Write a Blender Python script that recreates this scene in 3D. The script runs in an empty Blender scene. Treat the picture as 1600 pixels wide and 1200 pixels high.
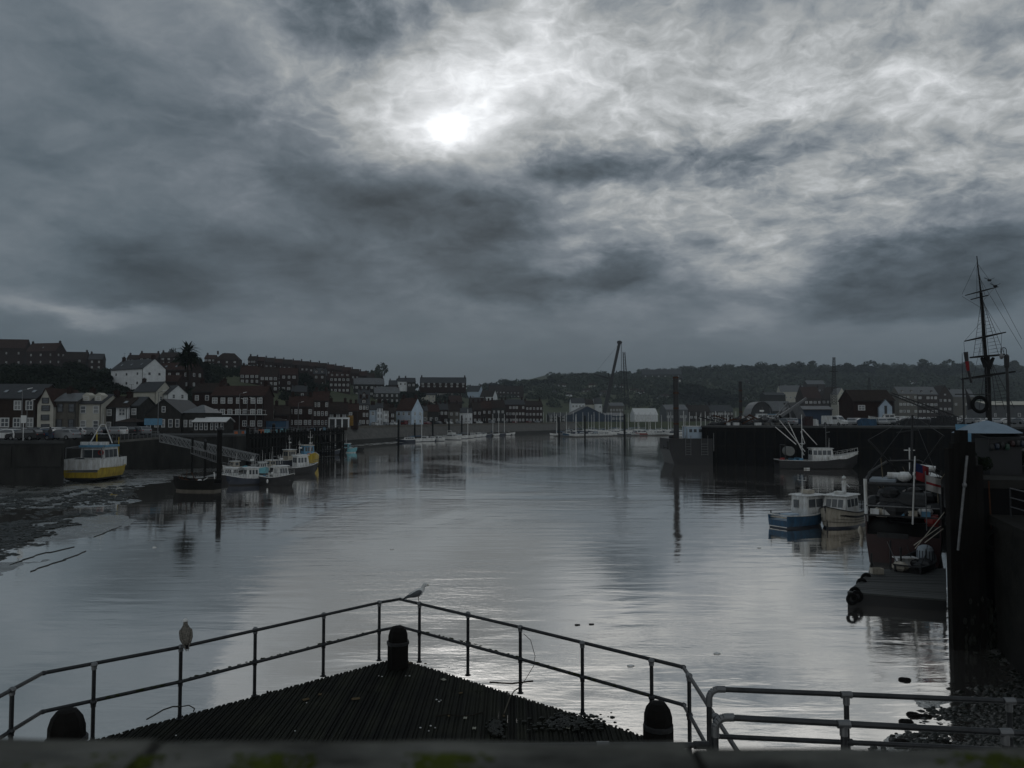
import bpy, bmesh, math, random
import numpy as np
from mathutils import Vector, Matrix, noise as mnoise
random.seed(7); np.random.seed(7)
S = bpy.context.scene
R = math.radians
HAZE = 0.00016
H0 = 9.0; F = 1200.0; HZ = 653.0
PITCH = math.atan((HZ-600)/F)

# ---------------------------------------------------------------- camera
cd = bpy.data.cameras.new('camera'); cam = bpy.data.objects.new('camera', cd)
S.collection.objects.link(cam); S.camera = cam
cam.location = (0, 0, H0); cam.rotation_euler = (math.pi/2+PITCH, 0, 0)
cd.sensor_fit = 'HORIZONTAL'; cd.sensor_width = 34.6; cd.lens = 34.6*F/1600
cd.clip_start = 0.05; cd.clip_end = 9000
cd.dof.use_dof = True; cd.dof.focus_distance = 60; cd.dof.aperture_fstop = 8.5

# ---------------------------------------------------------------- world, sun, exposure
W = bpy.data.worlds.new('World'); S.world = W; W.use_nodes = True
S.view_settings.view_transform = 'Standard'; S.view_settings.look = 'None'
S.view_settings.exposure = 0; S.view_settings.gamma = 1; S.view_settings.use_curve_mapping = False
S.cycles.max_bounces = 6; S.cycles.diffuse_bounces = 2; S.cycles.glossy_bounces = 3
S.cycles.transmission_bounces = 2; S.cycles.volume_bounces = 0; S.cycles.sample_clamp_indirect = 4

def cdir(px, py):
    u = (px-800)/F; v = (600-py)/F
    return Vector((u, math.cos(PITCH)-v*math.sin(PITCH), math.sin(PITCH)+v*math.cos(PITCH)))
SUN = cdir(690, 212).normalized()
SUN_EL = math.asin(SUN.z); SUN_AZ = math.atan2(SUN.x, SUN.y)
def world_nodes():
    nt = W.node_tree; nt.nodes.clear(); N = nt.nodes; L = nt.links
    def nd(t, **k):
        n = N.new(t)
        for a, b in k.items(): setattr(n, a, b)
        return n
    def put(sock, v):
        if isinstance(v, bpy.types.NodeSocket): L.new(v, sock)
        else: sock.default_value = v
    def m(op, a, b=0.0, c=0.0, clamp=False):
        n = nd('ShaderNodeMath', operation=op, use_clamp=clamp)
        put(n.inputs[0], a); put(n.inputs[1], b); put(n.inputs[2], c); return n.outputs[0]
    def vm(op, a, b=(0, 0, 0), out=0):
        n = nd('ShaderNodeVectorMath', operation=op); put(n.inputs[0], a); put(n.inputs[1], b); return n.outputs[out]
    def noise(vec, scale, detail=5, rough=0.55, dist=0.0, col=False, lac=2.0):
        n = nd('ShaderNodeTexNoise'); put(n.inputs['Vector'], vec); n.inputs['Scale'].default_value = scale
        n.inputs['Detail'].default_value = detail; n.inputs['Roughness'].default_value = rough
        n.inputs['Distortion'].default_value = dist; n.inputs['Lacunarity'].default_value = lac
        return n.outputs[1 if col else 0]
    def ss(x, a, b):
        n = nd('ShaderNodeMapRange', interpolation_type='SMOOTHSTEP'); put(n.inputs[0], x)
        n.inputs[1].default_value = a; n.inputs[2].default_value = b; return n.outputs[0]
    d = nd('ShaderNodeTexCoord').outputs['Generated']
    sep = nd('ShaderNodeSeparateXYZ'); L.new(d, sep.inputs[0]); x, y, z = sep.outputs
    zz = m('ADD', m('MAXIMUM', z, 0.0), 0.26)
    cmb = nd('ShaderNodeCombineXYZ'); put(cmb.inputs[0], m('DIVIDE', x, zz)); put(cmb.inputs[1], m('DIVIDE', y, zz)); cmb.inputs[2].default_value = 0.7
    p = cmb.outputs[0]                              # the flat cloud deck overhead
    # warped direction, so that every bank of cloud gets a torn outline
    wv = vm('SUBTRACT', noise(p, 1.1, 7, 0.62, col=True), (0.5, 0.5, 0.5))
    sc = nd('ShaderNodeVectorMath', operation='SCALE'); L.new(wv, sc.inputs[0]); sc.inputs[3].default_value = 0.17
    dw = vm('ADD', d, sc.outputs[0])
    def blob(px, py, a, b, tilt=0.0, k=1.0, src=None):   # a, b: half widths in radians
        c = cdir(px, py).normalized()
        az = math.atan2(c.x, c.y)
        e1 = Vector((math.cos(az), -math.sin(az), 0)); e2 = c.cross(e1)*-1
        e2 = e1.cross(c)*1.0
        if e2.z < 0: e2 = -e2
        t = R(tilt); f1 = e1*math.cos(t)+e2*math.sin(t); f2 = -e1*math.sin(t)+e2*math.cos(t)
        s = vm('SUBTRACT', src or dw, tuple(c))
        q = m('POWER', vm('DOT_PRODUCT', s, tuple(f1/a), 1), 2.0)
        q = m('ADD', q, m('POWER', vm('DOT_PRODUCT', s, tuple(f2/b), 1), 2.0))
        q = m('ADD', q, m('POWER', vm('DOT_PRODUCT', s, tuple(c/a), 1), 2.0))
        if k != 1.0: q = m('POWER', q, k)
        return m('POWER', 2.71828, m('MULTIPLY', q, -1.0))
    ang = m('ARCCOSINE', m('MINIMUM', vm('DOT_PRODUCT', d, tuple(SUN), 1), 0.99999))
    # tone of the overcast in display values, then taken to linear light
    v = m('ADD', m('MULTIPLY', ss(ang, 1.5, 0.8), -0.155), 0.59)
    bright = m('ADD', blob(1060, 60, 0.50, 0.22, -8, 1.3), m('MULTIPLY', blob(1420, 215, 0.34, 0.15, 4, 1.3), 0.48))
    v = m('ADD', v, m('MULTIPLY', bright, 0.185))
    v = m('ADD', v, m('MULTIPLY', blob(860, 140, 0.15, 0.085, 8), 0.15))
    for (bx, by, a, b, t, amp, k) in (
            (545, 10, .075, .065, -25, -.19, 1.6), (690, 10, .06, .035, 10, -.13, 1.4), (930, 262, .075, .036, 0, -.20, 1.8), (1110, 262, .085, .028, 4, -.19, 1.8), (850, 310, .10, .04, 25, -.15, 1.4),
            (700, 350, .11, .045, -5, -.15, 1.6), (560, 305, .10, .04, -10, -.07, 1.4), (420, 400, .17, .042, -4, -.10, 1.6), (780, 435, .09, .022, -4, -.11, 1.6), (250, 435, .10, .030, -10, -.11, 1.6), (940, 415, .07, .032, 5, -.14, 1.8),
            (1450, 435, .115, .052, 6, -.115, 3.0), (1330, 415, .045, .030, 10, -.07, 2.2), (1600, 400, .09, .050, 0, -.06, 2.2), (1290, 480, .06, .025, 0, -.07, 1.6),
            (1170, 420, .10, .018, -4, .11, 1.2), (1150, 500, .06, .012, 0, .08, 1.2), (1100, 350, .16, .03, -6, .05, 1.0), (110, 462, .085, .012, -6, .13, 1.0), (60, 520, .16, .03, 0, -.03, 1.0), (640, 185, .10, .05, -25, .08, 1.0), (200, 30, .07, .03, -30, .06, 1.0), (1250, 200, .10, .02, 0, -.08, 1.4), (1450, 60, .16, .07, 0, -.07, 1.2), (470, 180, .09, .06, -30, -.05, 1.2),
            (60, 80, .30, .14, -20, .05, 1.0), (430, 90, .10, .08, -45, .05, 1.0), (360, 200, .18, .09, -30, -.07, 1.0), (120, 290, .14, .06, 0, .02, 1.0), (700, 570, .6, .05, 0, -.03, 1.0)):
        v = m('ADD', v, m('MULTIPLY', blob(bx, by, a, b, t, k), amp))
    n1 = noise(p, 0.75, 6, 0.55, 0.1)
    q1 = vm('SUBTRACT', noise(vm('ADD', p, (5, 1, 0)), 3.0, 4, 0.6, col=True), (0.5, 0.5, 0.5))
    sq = nd('ShaderNodeVectorMath', operation='SCALE'); L.new(q1, sq.inputs[0]); sq.inputs[3].default_value = 0.22
    pw = vm('ADD', p, sq.outputs[0])                 # gently curdled coordinates for the fine cloudlets
    n2 = noise(pw, 2.4, 10, 0.60); n3 = noise(vm('ADD', pw, (3.1, 8.2, 1)), 5.0, 10, 0.58); n4 = noise(pw, 11.0, 8, 0.62)
    bil = m('MULTIPLY', m('ABSOLUTE', m('SUBTRACT', n3, 0.5)), 5.0)          # billows with thin bright seams between them
    seam = m('POWER', m('SUBTRACT', 1.0, bil, clamp=True), 2.0)
    up = ss(z, 0.03, 0.20)
    v = m('ADD', v, m('MULTIPLY', m('MULTIPLY', m('SUBTRACT', n1, 0.5), up), 0.15))
    v = m('ADD', v, m('MULTIPLY', m('MULTIPLY', m('SUBTRACT', n2, 0.5), m('ADD', 0.26, m('MULTIPLY', bright, 0.34))), up))
    v = m('ADD', v, m('MULTIPLY', m('MULTIPLY', m('SUBTRACT', n4, 0.5), m('ADD', 0.10, m('MULTIPLY', bright, 0.42))), up))
    near = m('MULTIPLY', m('ADD', m('MULTIPLY', bright, 0.9), blob(800, 170, 0.3, 0.16), clamp=True), ss(v, 0.36, 0.56))
    v = m('ADD', v, m('MULTIPLY', m('MULTIPLY', m('SUBTRACT', seam, 0.30), near), 0.12))
    # the sun behind thin cloud
    v = m('ADD', v, m('MULTIPLY', blob(730, 228, .095, .062), 0.24))
    v = m('ADD', v, m('MULTIPLY', blob(734, 230, .036, .028), 0.32))
    v = m('MINIMUM', m('MAXIMUM', v, 0.16), 1.06)
    # towards the horizon the cloud merges into an even blue grey
    low = ss(z, 0.105, 0.0)
    mx = nd('ShaderNodeMix', data_type='FLOAT'); put(mx.inputs[0], m('MULTIPLY', low, 0.72)); put(mx.inputs[2], v)
    put(mx.inputs[3], m('ADD', m('MULTIPLY', ss(ang, 1.5, 0.8), -0.185), 0.50)); v = mx.outputs[0]
    lin = m('POWER', v, 2.25)
    ramp = nd('ShaderNodeValToRGB'); put(ramp.inputs[0], v); cr = ramp.color_ramp
    cr.elements[0].position = 0.15; cr.elements[0].color = (.72, 1.0, 1.22, 1)
    cr.elements[1].position = 0.9; cr.elements[1].color = (1.0, 1.0, .985, 1)
    e = cr.elements.new(0.40); e.color = (.77, 1.0, 1.19, 1); e = cr.elements.new(0.50); e.color = (.86, 1.0, 1.13, 1); e = cr.elements.new(0.66); e.color = (.97, 1.0, .98, 1)
    tn = nd('ShaderNodeMix', data_type='RGBA', blend_type='MIX')   # faint warm and violet drifts in the grey
    put(tn.inputs[0], m('MULTIPLY', ss(noise(p, 0.55, 3), 0.48, 0.62), 0.22)); put(tn.inputs[6], ramp.outputs[0]); tn.inputs[7].default_value = (.86, .98, 1.16, 1)
    cl = nd('ShaderNodeVectorMath', operation='SCALE'); L.new(tn.outputs[2], cl.inputs[0]); put(cl.inputs[3], lin)
    sky = nd('ShaderNodeTexSky', sky_type='NISHITA', sun_disc=False, sun_elevation=SUN_EL, sun_rotation=SUN_AZ, altitude=10.0)
    bg1 = nd('ShaderNodeBackground'); L.new(sky.outputs[0], bg1.inputs[0]); bg1.inputs[1].default_value = 0.06
    bg2 = nd('ShaderNodeBackground'); L.new(cl.outputs[0], bg2.inputs[0]); bg2.inputs[1].default_value = 1.0
    ms = nd('ShaderNodeMixShader'); ms.inputs[0].default_value = 0.992; L.new(bg1.outputs[0], ms.inputs[1]); L.new(bg2.outputs[0], ms.inputs[2])
    out = nd('ShaderNodeOutputWorld'); L.new(ms.outputs[0], out.inputs[0])
world_nodes()
W.cycles.sampling_method = 'MANUAL'; W.cycles.sample_map_resolution = 512
sl = bpy.data.lights.new('sun', 'SUN'); sl.energy = 0.02; sl.angle = R(30); sl.color = (1, .97, .92)
so = bpy.data.objects.new('sun', sl); S.collection.objects.link(so)
so.rotation_euler = (-SUN).to_track_quat('-Z', 'Y').to_euler(); so.location = (0, 0, 200)

# ---------------------------------------------------------------- pixels to places
def P(px, py, D):
    d = cdir(px, py); return Vector((d.x/d.y*D, D, H0+d.z/d.y*D))
def G(px, py, z=0.0):
    d = cdir(px, py); t = (z-H0)/d.z; return Vector((d.x*t, d.y*t, z))
def kx(px, py=653): d = cdir(px, py); return d.x/d.y
def zat(py, D): d = cdir(800, py); return H0+d.z/d.y*D

# ---------------------------------------------------------------- materials
MATS = {}
def mat(name, col, rough=0.8, var=0.35, scale=2.0, bump=0.0, bscale=20.0, metal=0.0, spec=0.5, col2=None, coat=0.0, stretch=None, detail=6, vary=0.0):
    if name in MATS: return MATS[name]
    M = bpy.data.materials.new(name); M.use_nodes = True; nt = M.node_tree; N = nt.nodes; L = nt.links
    b = N['Principled BSDF']; b.inputs['Roughness'].default_value = rough; b.inputs['Metallic'].default_value = metal
    if spec == 0.5 and rough >= .74 and not metal: spec = 0.10      # soaked timber, brick and stone: hardly any sheen
    b.inputs['Specular IOR Level'].default_value = spec; b.inputs['Coat Weight'].default_value = coat
    tc = N.new('ShaderNodeTexCoord'); mp = N.new('ShaderNodeMapping'); L.new(tc.outputs['Object'], mp.inputs[0])
    if stretch: mp.inputs['Scale'].default_value = stretch
    n = N.new('ShaderNodeTexNoise'); n.inputs['Scale'].default_value = scale; n.inputs['Detail'].default_value = detail; n.inputs['Roughness'].default_value = 0.65
    L.new(mp.outputs[0], n.inputs['Vector'])
    cr = N.new('ShaderNodeValToRGB'); L.new(n.outputs[0], cr.inputs[0])
    c2 = col2 or tuple(c*(1-var) for c in col)
    cr.color_ramp.elements[0].position = 0.33; cr.color_ramp.elements[0].color = (*c2, 1); cr.color_ramp.elements[1].position = 0.66; cr.color_ramp.elements[1].color = (*col, 1)
    col_out = cr.outputs[0]
    if vary:          # every separate piece weathers a little differently
        oi = N.new('ShaderNodeObjectInfo'); mr = N.new('ShaderNodeMapRange'); L.new(oi.outputs['Random'], mr.inputs[0]); mr.inputs[3].default_value = 1-vary; mr.inputs[4].default_value = 1+vary
        vs = N.new('ShaderNodeVectorMath'); vs.operation = 'SCALE'; L.new(col_out, vs.inputs[0]); L.new(mr.outputs[0], vs.inputs[3]); col_out = vs.outputs[0]
    L.new(col_out, b.inputs['Base Color'])
    if bump:
        n2 = N.new('ShaderNodeTexNoise'); n2.inputs['Scale'].default_value = bscale; n2.inputs['Detail'].default_value = 5; L.new(mp.outputs[0], n2.inputs['Vector'])
        bp = N.new('ShaderNodeBump'); bp.inputs['Strength'].default_value = bump; bp.inputs['Distance'].default_value = 0.02
        L.new(n2.outputs[0], bp.inputs['Height']); L.new(bp.outputs[0], b.inputs['Normal'])
    MATS[name] = M; return M
m_brick = mat('brick', (.042, .025, .021), .9, .45, 1.2)
m_brick2 = mat('brown_brick', (.050, .034, .027), .9, .4, 1.0)
m_stone = mat('stone', (.15, .138, .118), .9, .4, 1.5)
m_dstone = mat('dark_stone', (.050, .048, .044), .9, .45, 1.0)
m_white = mat('white_render', (.78, .80, .81), .8, .22, .6)
m_cream = mat('cream_render', (.55, .53, .46), .85, .22, .6)
m_bluew = mat('pale_blue_render', (.50, .60, .70), .85, .2, .6)
m_greyg = mat('grey_green_render', (.24, .26, .23), .85, .25, .6)
m_tile = mat('red_tile', (.055, .030, .024), .85, .45, 1.2)
m_tile2 = mat('brown_tile', (.042, .031, .026), .85, .45, 1.2)
m_slate = mat('slate', (.034, .036, .040), .65, .4, 1.5)
m_lslate = mat('light_slate', (.13, .135, .14), .5, .35, 1.0)
m_frame = mat('window_frame_white', (.66, .67, .66), .6, .15)
m_dframe = mat('window_frame_dark', (.04, .04, .042), .6, .15)
m_glass = mat('window_glass', (.09, .10, .11), .08, .4, .4, spec=.8)
m_curtain_sky = mat('curtain_sky_glass', (.36, .37, .37), .18, .6, .5, spec=.8)  # pale curtains, brightened in the colour to stand in for reflected sky
m_skyl = mat('rooflight_glass', (.25, .27, .29), .12, .2, spec=1.0)
m_concrete = mat('concrete', (.15, .145, .135), .9, .4, .8, .4, 8)
m_quay = mat('quay_surface', (.07, .072, .072), .75, .4, .6, .3, 6)
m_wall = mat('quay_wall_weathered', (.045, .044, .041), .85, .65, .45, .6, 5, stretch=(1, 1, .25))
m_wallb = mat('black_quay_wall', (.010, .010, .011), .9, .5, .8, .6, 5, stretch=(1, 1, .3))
m_timber = mat('wet_black_timber', (.012, .011, .010), .75, .5, 3, .5, 14, stretch=(1, 1, .3))
m_weed = mat('seaweed', (.012, .014, .009), .42, .5, 6, .6, 12)
m_steel = mat('galvanised_steel', (.22, .225, .23), .5, .45, 5, .15, 30, metal=.6)
m_dsteel = mat('dark_steel', (.035, .036, .038), .55, .4, 4, metal=.4)
m_black = mat('black_paint', (.014, .014, .016), .5, .3, 3)
m_bwhite = mat('white_boat_paint', (.76, .78, .79), .45, .22, 2.2, .2, 9, coat=.15, col2=(.42, .41, .38), stretch=(1.6, 1.6, .35))
m_bcream = mat('cream_boat_paint', (.50, .46, .39), .5, .25, 2.5, col2=(.28, .25, .20), stretch=(1.6, 1.6, .35))
m_navy = mat('navy_paint', (.012, .022, .045), .4, .35, 2, coat=.2)
m_blue = mat('blue_paint', (.020, .095, .19), .5, .3, 2, col2=(.02, .05, .09), stretch=(1.6, 1.6, .35))
m_lblue = mat('light_blue_paint', (.12, .30, .46), .45, .25, 2, coat=.2)
m_cyan = mat('turquoise_paint', (.20, .52, .60), .45, .25, 2, coat=.2)
m_yellow = mat('yellow_paint', (.52, .38, .03), .5, .3, 2, col2=(.26, .17, .02), stretch=(1.6, 1.6, .35))
m_red = mat('red_paint', (.30, .025, .02), .45, .3, 2)
m_dred = mat('dark_red_paint', (.030, .008, .008), .45, .3, 2)
m_green = mat('green_paint', (.03, .07, .05), .5, .3, 2)
m_deck = mat('grey_boat_deck', (.18, .185, .18), .7, .35, 3)
m_tyre = mat('tyre_rubber', (.012, .012, .012), .85, .3, 5)
m_rust = mat('rust', (.09, .04, .022), .9, .5, 3, .4, 10)
m_orange = mat('orange_plastic', (.55, .14, .03), .5, .2)
m_grass = mat('hill_grass', (.095, .105, .06), .95, .45, .02, col2=(.045, .055, .033))  # lightened: part of the distance haze is put into this colour
m_land = mat('bank_ground', (.045, .046, .038), .95, .5, .05)
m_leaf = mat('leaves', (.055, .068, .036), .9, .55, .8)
m_leafd = mat('dark_leaves', (.016, .024, .013), .9, .55, .8); m_leaff = mat('far_woodland_leaves', (.050, .064, .040), .9, .55, .05)  # far leaves paler, their colour standing in for thicker haze
m_bark = mat('bark', (.035, .028, .022), .95, .4, 3)
m_rope = mat('rope', (.20, .17, .12), .95, .3, 8)
m_cloth = mat('grey_canvas', (.30, .34, .38), .85, .2, 2)
m_pane = m_glass

# ---------------------------------------------------------------- mesh helpers
COL = S.collection
class MB:
    def __init__(s): s.v = []; s.f = []; s.mi = []; s.cur = 0
    def add(s, vs, fs):
        o = len(s.v); s.v += [tuple(q) for q in vs]
        for f in fs: s.f.append([o+i for i in f]); s.mi.append(s.cur)
        return s
    def box(s, x0, x1, y0, y1, z0, z1, M=None):
        vs = [Vector(q) for q in ((x0, y0, z0), (x1, y0, z0), (x1, y1, z0), (x0, y1, z0), (x0, y0, z1), (x1, y0, z1), (x1, y1, z1), (x0, y1, z1))]
        if M is not None: vs = [M @ q for q in vs]
        return s.add(vs, [(0, 3, 2, 1), (4, 5, 6, 7), (0, 1, 5, 4), (1, 2, 6, 5), (2, 3, 7, 6), (3, 0, 4, 7)])
    def tube(s, p, q, r, r2=None, n=8, caps=True):
        p = Vector(p); q = Vector(q); r2 = r if r2 is None else r2
        d = (q-p)
        if d.length < 1e-6: return s
        d.normalize(); a = d.orthogonal().normalized(); b = d.cross(a)
        vs = []
        for c, rr in ((p, r), (q, r2)):
            for i in range(n):
                t = 2*math.pi*i/n; vs.append(c+(a*math.cos(t)+b*math.sin(t))*rr)
        fs = [(i, (i+1) % n, n+(i+1) % n, n+i) for i in range(n)]
        if caps: fs += [tuple(range(n-1, -1, -1)), tuple(range(n, 2*n))]
        return s.add(vs, fs)
    def path(s, pts, r, n=6):
        for i in range(len(pts)-1): s.tube(pts[i], pts[i+1], r, n=n)
        return s
    def bar(s, p, q, w, h, up=(0, 0, 1)):
        p = Vector(p); q = Vector(q); d = (q-p).normalized(); up = Vector(up)
        a = d.cross(up)
        if a.length < 1e-4: a = d.orthogonal()
        a.normalize(); b = a.cross(d).normalized(); vs = []
        for c in (p, q):
            for (i, j) in ((-1, -1), (1, -1), (1, 1), (-1, 1)): vs.append(c+a*(i*w/2)+b*(j*h/2))
        return s.add(vs, [(0, 1, 2, 3), (7, 6, 5, 4), (0, 4, 5, 1), (1, 5, 6, 2), (2, 6, 7, 3), (3, 7, 4, 0)])
    def loft(s, rings, closed=True, cap=True):
        n = len(rings[0]); o = []
        vs = [q for r in rings for q in r]; fs = []
        m = n if closed else n-1
        for k in range(len(rings)-1):
            for i in range(m):
                j = (i+1) % n; fs.append((k*n+i, k*n+j, (k+1)*n+j, (k+1)*n+i))
        if cap and closed: fs += [tuple(range(n-1, -1, -1)), tuple((len(rings)-1)*n+i for i in range(n))]
        return s.add(vs, fs)
    def lathe(s, c, prof, n=12):       # prof: (radius, z)
        c = Vector(c); return s.loft([[c+Vector((r*math.cos(2*math.pi*i/n), r*math.sin(2*math.pi*i/n), z)) for i in range(n)] for r, z in prof])
    def ball(s, c, r, sc=(1, 1, 1), n=8, m=6, M=None):
        c = Vector(c); rings = []
        for k in range(m+1):
            t = math.pi*(k/m); rr = max(math.sin(t), .02)
            rings.append([c+(M or Matrix()) @ Vector((r*sc[0]*rr*math.cos(2*math.pi*i/n), r*sc[1]*rr*math.sin(2*math.pi*i/n), -r*sc[2]*math.cos(t))) for i in range(n)])
        return s.loft(rings)
    def torus(s, c, R_, r, axis='y', n=18, m=8):
        c = Vector(c); rings = []
        for k in range(n+1):
            a = 2*math.pi*k/n; ring = []
            for i in range(m):
                b = 2*math.pi*i/m; rr = R_+r*math.cos(b); u, v, w = rr*math.cos(a), rr*math.sin(a), r*math.sin(b)
                ring.append(c+Vector({'y': (u, w, v), 'x': (w, u, v), 'z': (u, v, w)}[axis]))
            rings.append(ring)
        return s.loft(rings, cap=False)
    def prism(s, poly, z0, z1):
        n = len(poly); vs = [(x, y, z0) for x, y in poly]+[(x, y, z1) for x, y in poly]
        return s.add(vs, [tuple(range(n-1, -1, -1)), tuple(range(n, 2*n))]+[(i, (i+1) % n, n+(i+1) % n, n+i) for i in range(n)])
    def mesh(s, name, mats, smooth=False):
        me = bpy.data.meshes.new(name); me.from_pydata(s.v, [], s.f)
        for m in (mats if isinstance(mats, (list, tuple)) else [mats]): me.materials.append(m)
        if any(s.mi): me.polygons.foreach_set('material_index', s.mi)
        bm = bmesh.new(); bm.from_mesh(me); bmesh.ops.recalc_face_normals(bm, faces=bm.faces); bm.to_mesh(me); bm.free()
        if smooth: me.shade_smooth()
        me.update(); return me
    def build(s, name, mats, parent=None, smooth=False):
        return link(name, s.mesh(name, mats, smooth), parent)
def link(name, me, parent=None):
    o = bpy.data.objects.new(name, me); COL.objects.link(o)
    if parent is not None: o.parent = parent
    return o
def tag(o, label=None, cat=None, group=None, kind=None):
    if label: o['label'] = label
    if cat: o['category'] = cat
    if group: o['group'] = group
    if kind: o['kind'] = kind
    return o
def thing(name, label, cat, loc=(0, 0, 0), rz=0, group=None):
    o = bpy.data.objects.new(name, None); COL.objects.link(o); o.location = loc; o.rotation_euler = (0, 0, rz)
    o.empty_display_size = .2
    return tag(o, label, cat, group)
KIDS = {}
def kids(o):
    return [c for c in COL.objects if c.parent == o] if o not in KIDS else KIDS[o]
def tree_of(o, allobj=None):
    if allobj is None:
        allobj = {}
        for c in COL.objects:
            if c.parent: allobj.setdefault(c.parent, []).append(c)
    return [(c, tree_of(c, allobj)) for c in allobj.get(o, [])]
def copy_from(o, tree, parent=None):
    c = o.copy(); COL.objects.link(c); c.parent = parent
    for ch, t in tree: copy_from(ch, t, c)
    return c
def ordinal(i, n, what='left'):
    w = ['', 'second', 'third', 'fourth', 'fifth', 'sixth', 'seventh', 'eighth', 'ninth', 'tenth', 'eleventh', 'twelfth', '13th', '14th', '15th', '16th', '17th', '18th', '19th', '20th', '21st', '22nd', '23rd'] + ['%dth' % k for k in range(24, 60)]
    if i == 0: return what+'most'
    if i == n-1: return {'left': 'right', 'near': 'far'}.get(what, what)+'most'
    return w[i]+' from '+('left' if what == 'left' else 'near end')
# ================================================================ the land
def interp(x, xs, ys):
    if x <= xs[0]: return ys[0]
    for i in range(len(xs)-1):
        if x < xs[i+1]: return ys[i]+(ys[i+1]-ys[i])*(x-xs[i])/(xs[i+1]-xs[i])
    return ys[-1]
BANK = [(-900, 60), (-112, 92), (-58.5, 100.5), (-69, 104), (-70, 128), (-50, 138), (-47, 165), (-43.5, 192), (-56, 214), (-58, 240), (-46, 292), (-34, 327), (-18, 372), (8, 432), (34, 480), (52, 540), (90, 585), (420, 585), (1500, 620), (1500, 3200), (-2500, 3200), (-2500, 60)]
RIGHT = [(37, 153), (76, 134), (140, 112), (420, 60), (700, 60), (700, 330), (170, 330), (60, 215)]
def inside(poly, x, y):
    c = False; n = len(poly); j = n-1
    for i in range(n):
        xi, yi = poly[i]; xj, yj = poly[j]
        if (yi > y) != (yj > y) and x < (xj-xi)*(y-yi)/(yj-yi)+xi: c = not c
        j = i
    return c
def dist(poly, x, y, n=None):
    b = 1e9
    for i in range(n or len(poly)):
        x0, y0 = poly[i]; x1, y1 = poly[(i+1) % len(poly)]
        dx, dy = x1-x0, y1-y0; t = max(0, min(1, ((x-x0)*dx+(y-y0)*dy)/(dx*dx+dy*dy)))
        b = min(b, math.hypot(x-x0-t*dx, y-y0-t*dy))
    return b
KS = [-.67, -.50, -.33, -.17, -.10, -.04, .05, .22, .6]
FW = [62, 58, 36, 26, 40, 60, 150, 260, 300]
SL = [.50, .50, .40, .28, .20, .14, .15, .155, .17]
CP = [24, 26, 44, 36, 30, 60, 130, 165, 172]
def height(x, y):
    if inside(BANK, x, y):
        d = dist(BANK, x, y, 18); k = x/max(y, 1)
        if d < (4.5 if y < 260 else 3): return -3.0
        f = interp(k, KS, FW); s = interp(k, KS, SL); c = interp(k, KS, CP)
        if y > 700 and k < -.30:      # the high ground far up the valley on the left
            c = max(c, min(c+(y-700)*.06, 92))
        h = max(0, d-f)*s; h = c*(1-math.exp(-h/c)) if h < 3*c else c*.98
        n = mnoise.noise(Vector((x*.006, y*.006, 0)))*.16+mnoise.noise(Vector((x*.02, y*.02, 3)))*.05
        return 6.0+h*(1.08+n)
    return -3.0
def hit(px, py, d0=90, d1=2600):
    D = d0
    while D < d1:
        q = P(px, py, D)
        if height(q.x, q.y) >= q.z: return D
        D *= 1.008
    return None
def build_ground():
    ks = list(np.linspace(-1.5, 1.6, 230)); ds = [60]
    while ds[-1] < 3000: ds.append(ds[-1]*1.022)
    vs = []; fs = []; n = len(ks)
    for D in ds:
        for k in ks: vs.append((k*D, D, height(k*D, D)))
    for j in range(len(ds)-1):
        for i in range(n-1):
            q = (j*n+i, j*n+i+1, (j+1)*n+i+1, (j+1)*n+i)
            if max(vs[t][2] for t in q) > -2.9: fs.append(q)
    me = bpy.data.meshes.new('hills'); me.from_pydata(vs, [], fs); me.materials.append(m_grass); me.shade_smooth()
    o = link('hills', me); tag(o, 'dark wooded hillside rising behind the harbour', kind='structure')
    # bed of the harbour and all land out to the horizon
    mb = MB(); mb.add([(-7000, -3000, -3.2), (7000, -3000, -3.2), (7000, 8000, -3.2), (-7000, 8000, -3.2)], [(0, 1, 2, 3)])
    tag(mb.build('harbour_bed', m_land), kind='structure')
build_ground()

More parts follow.
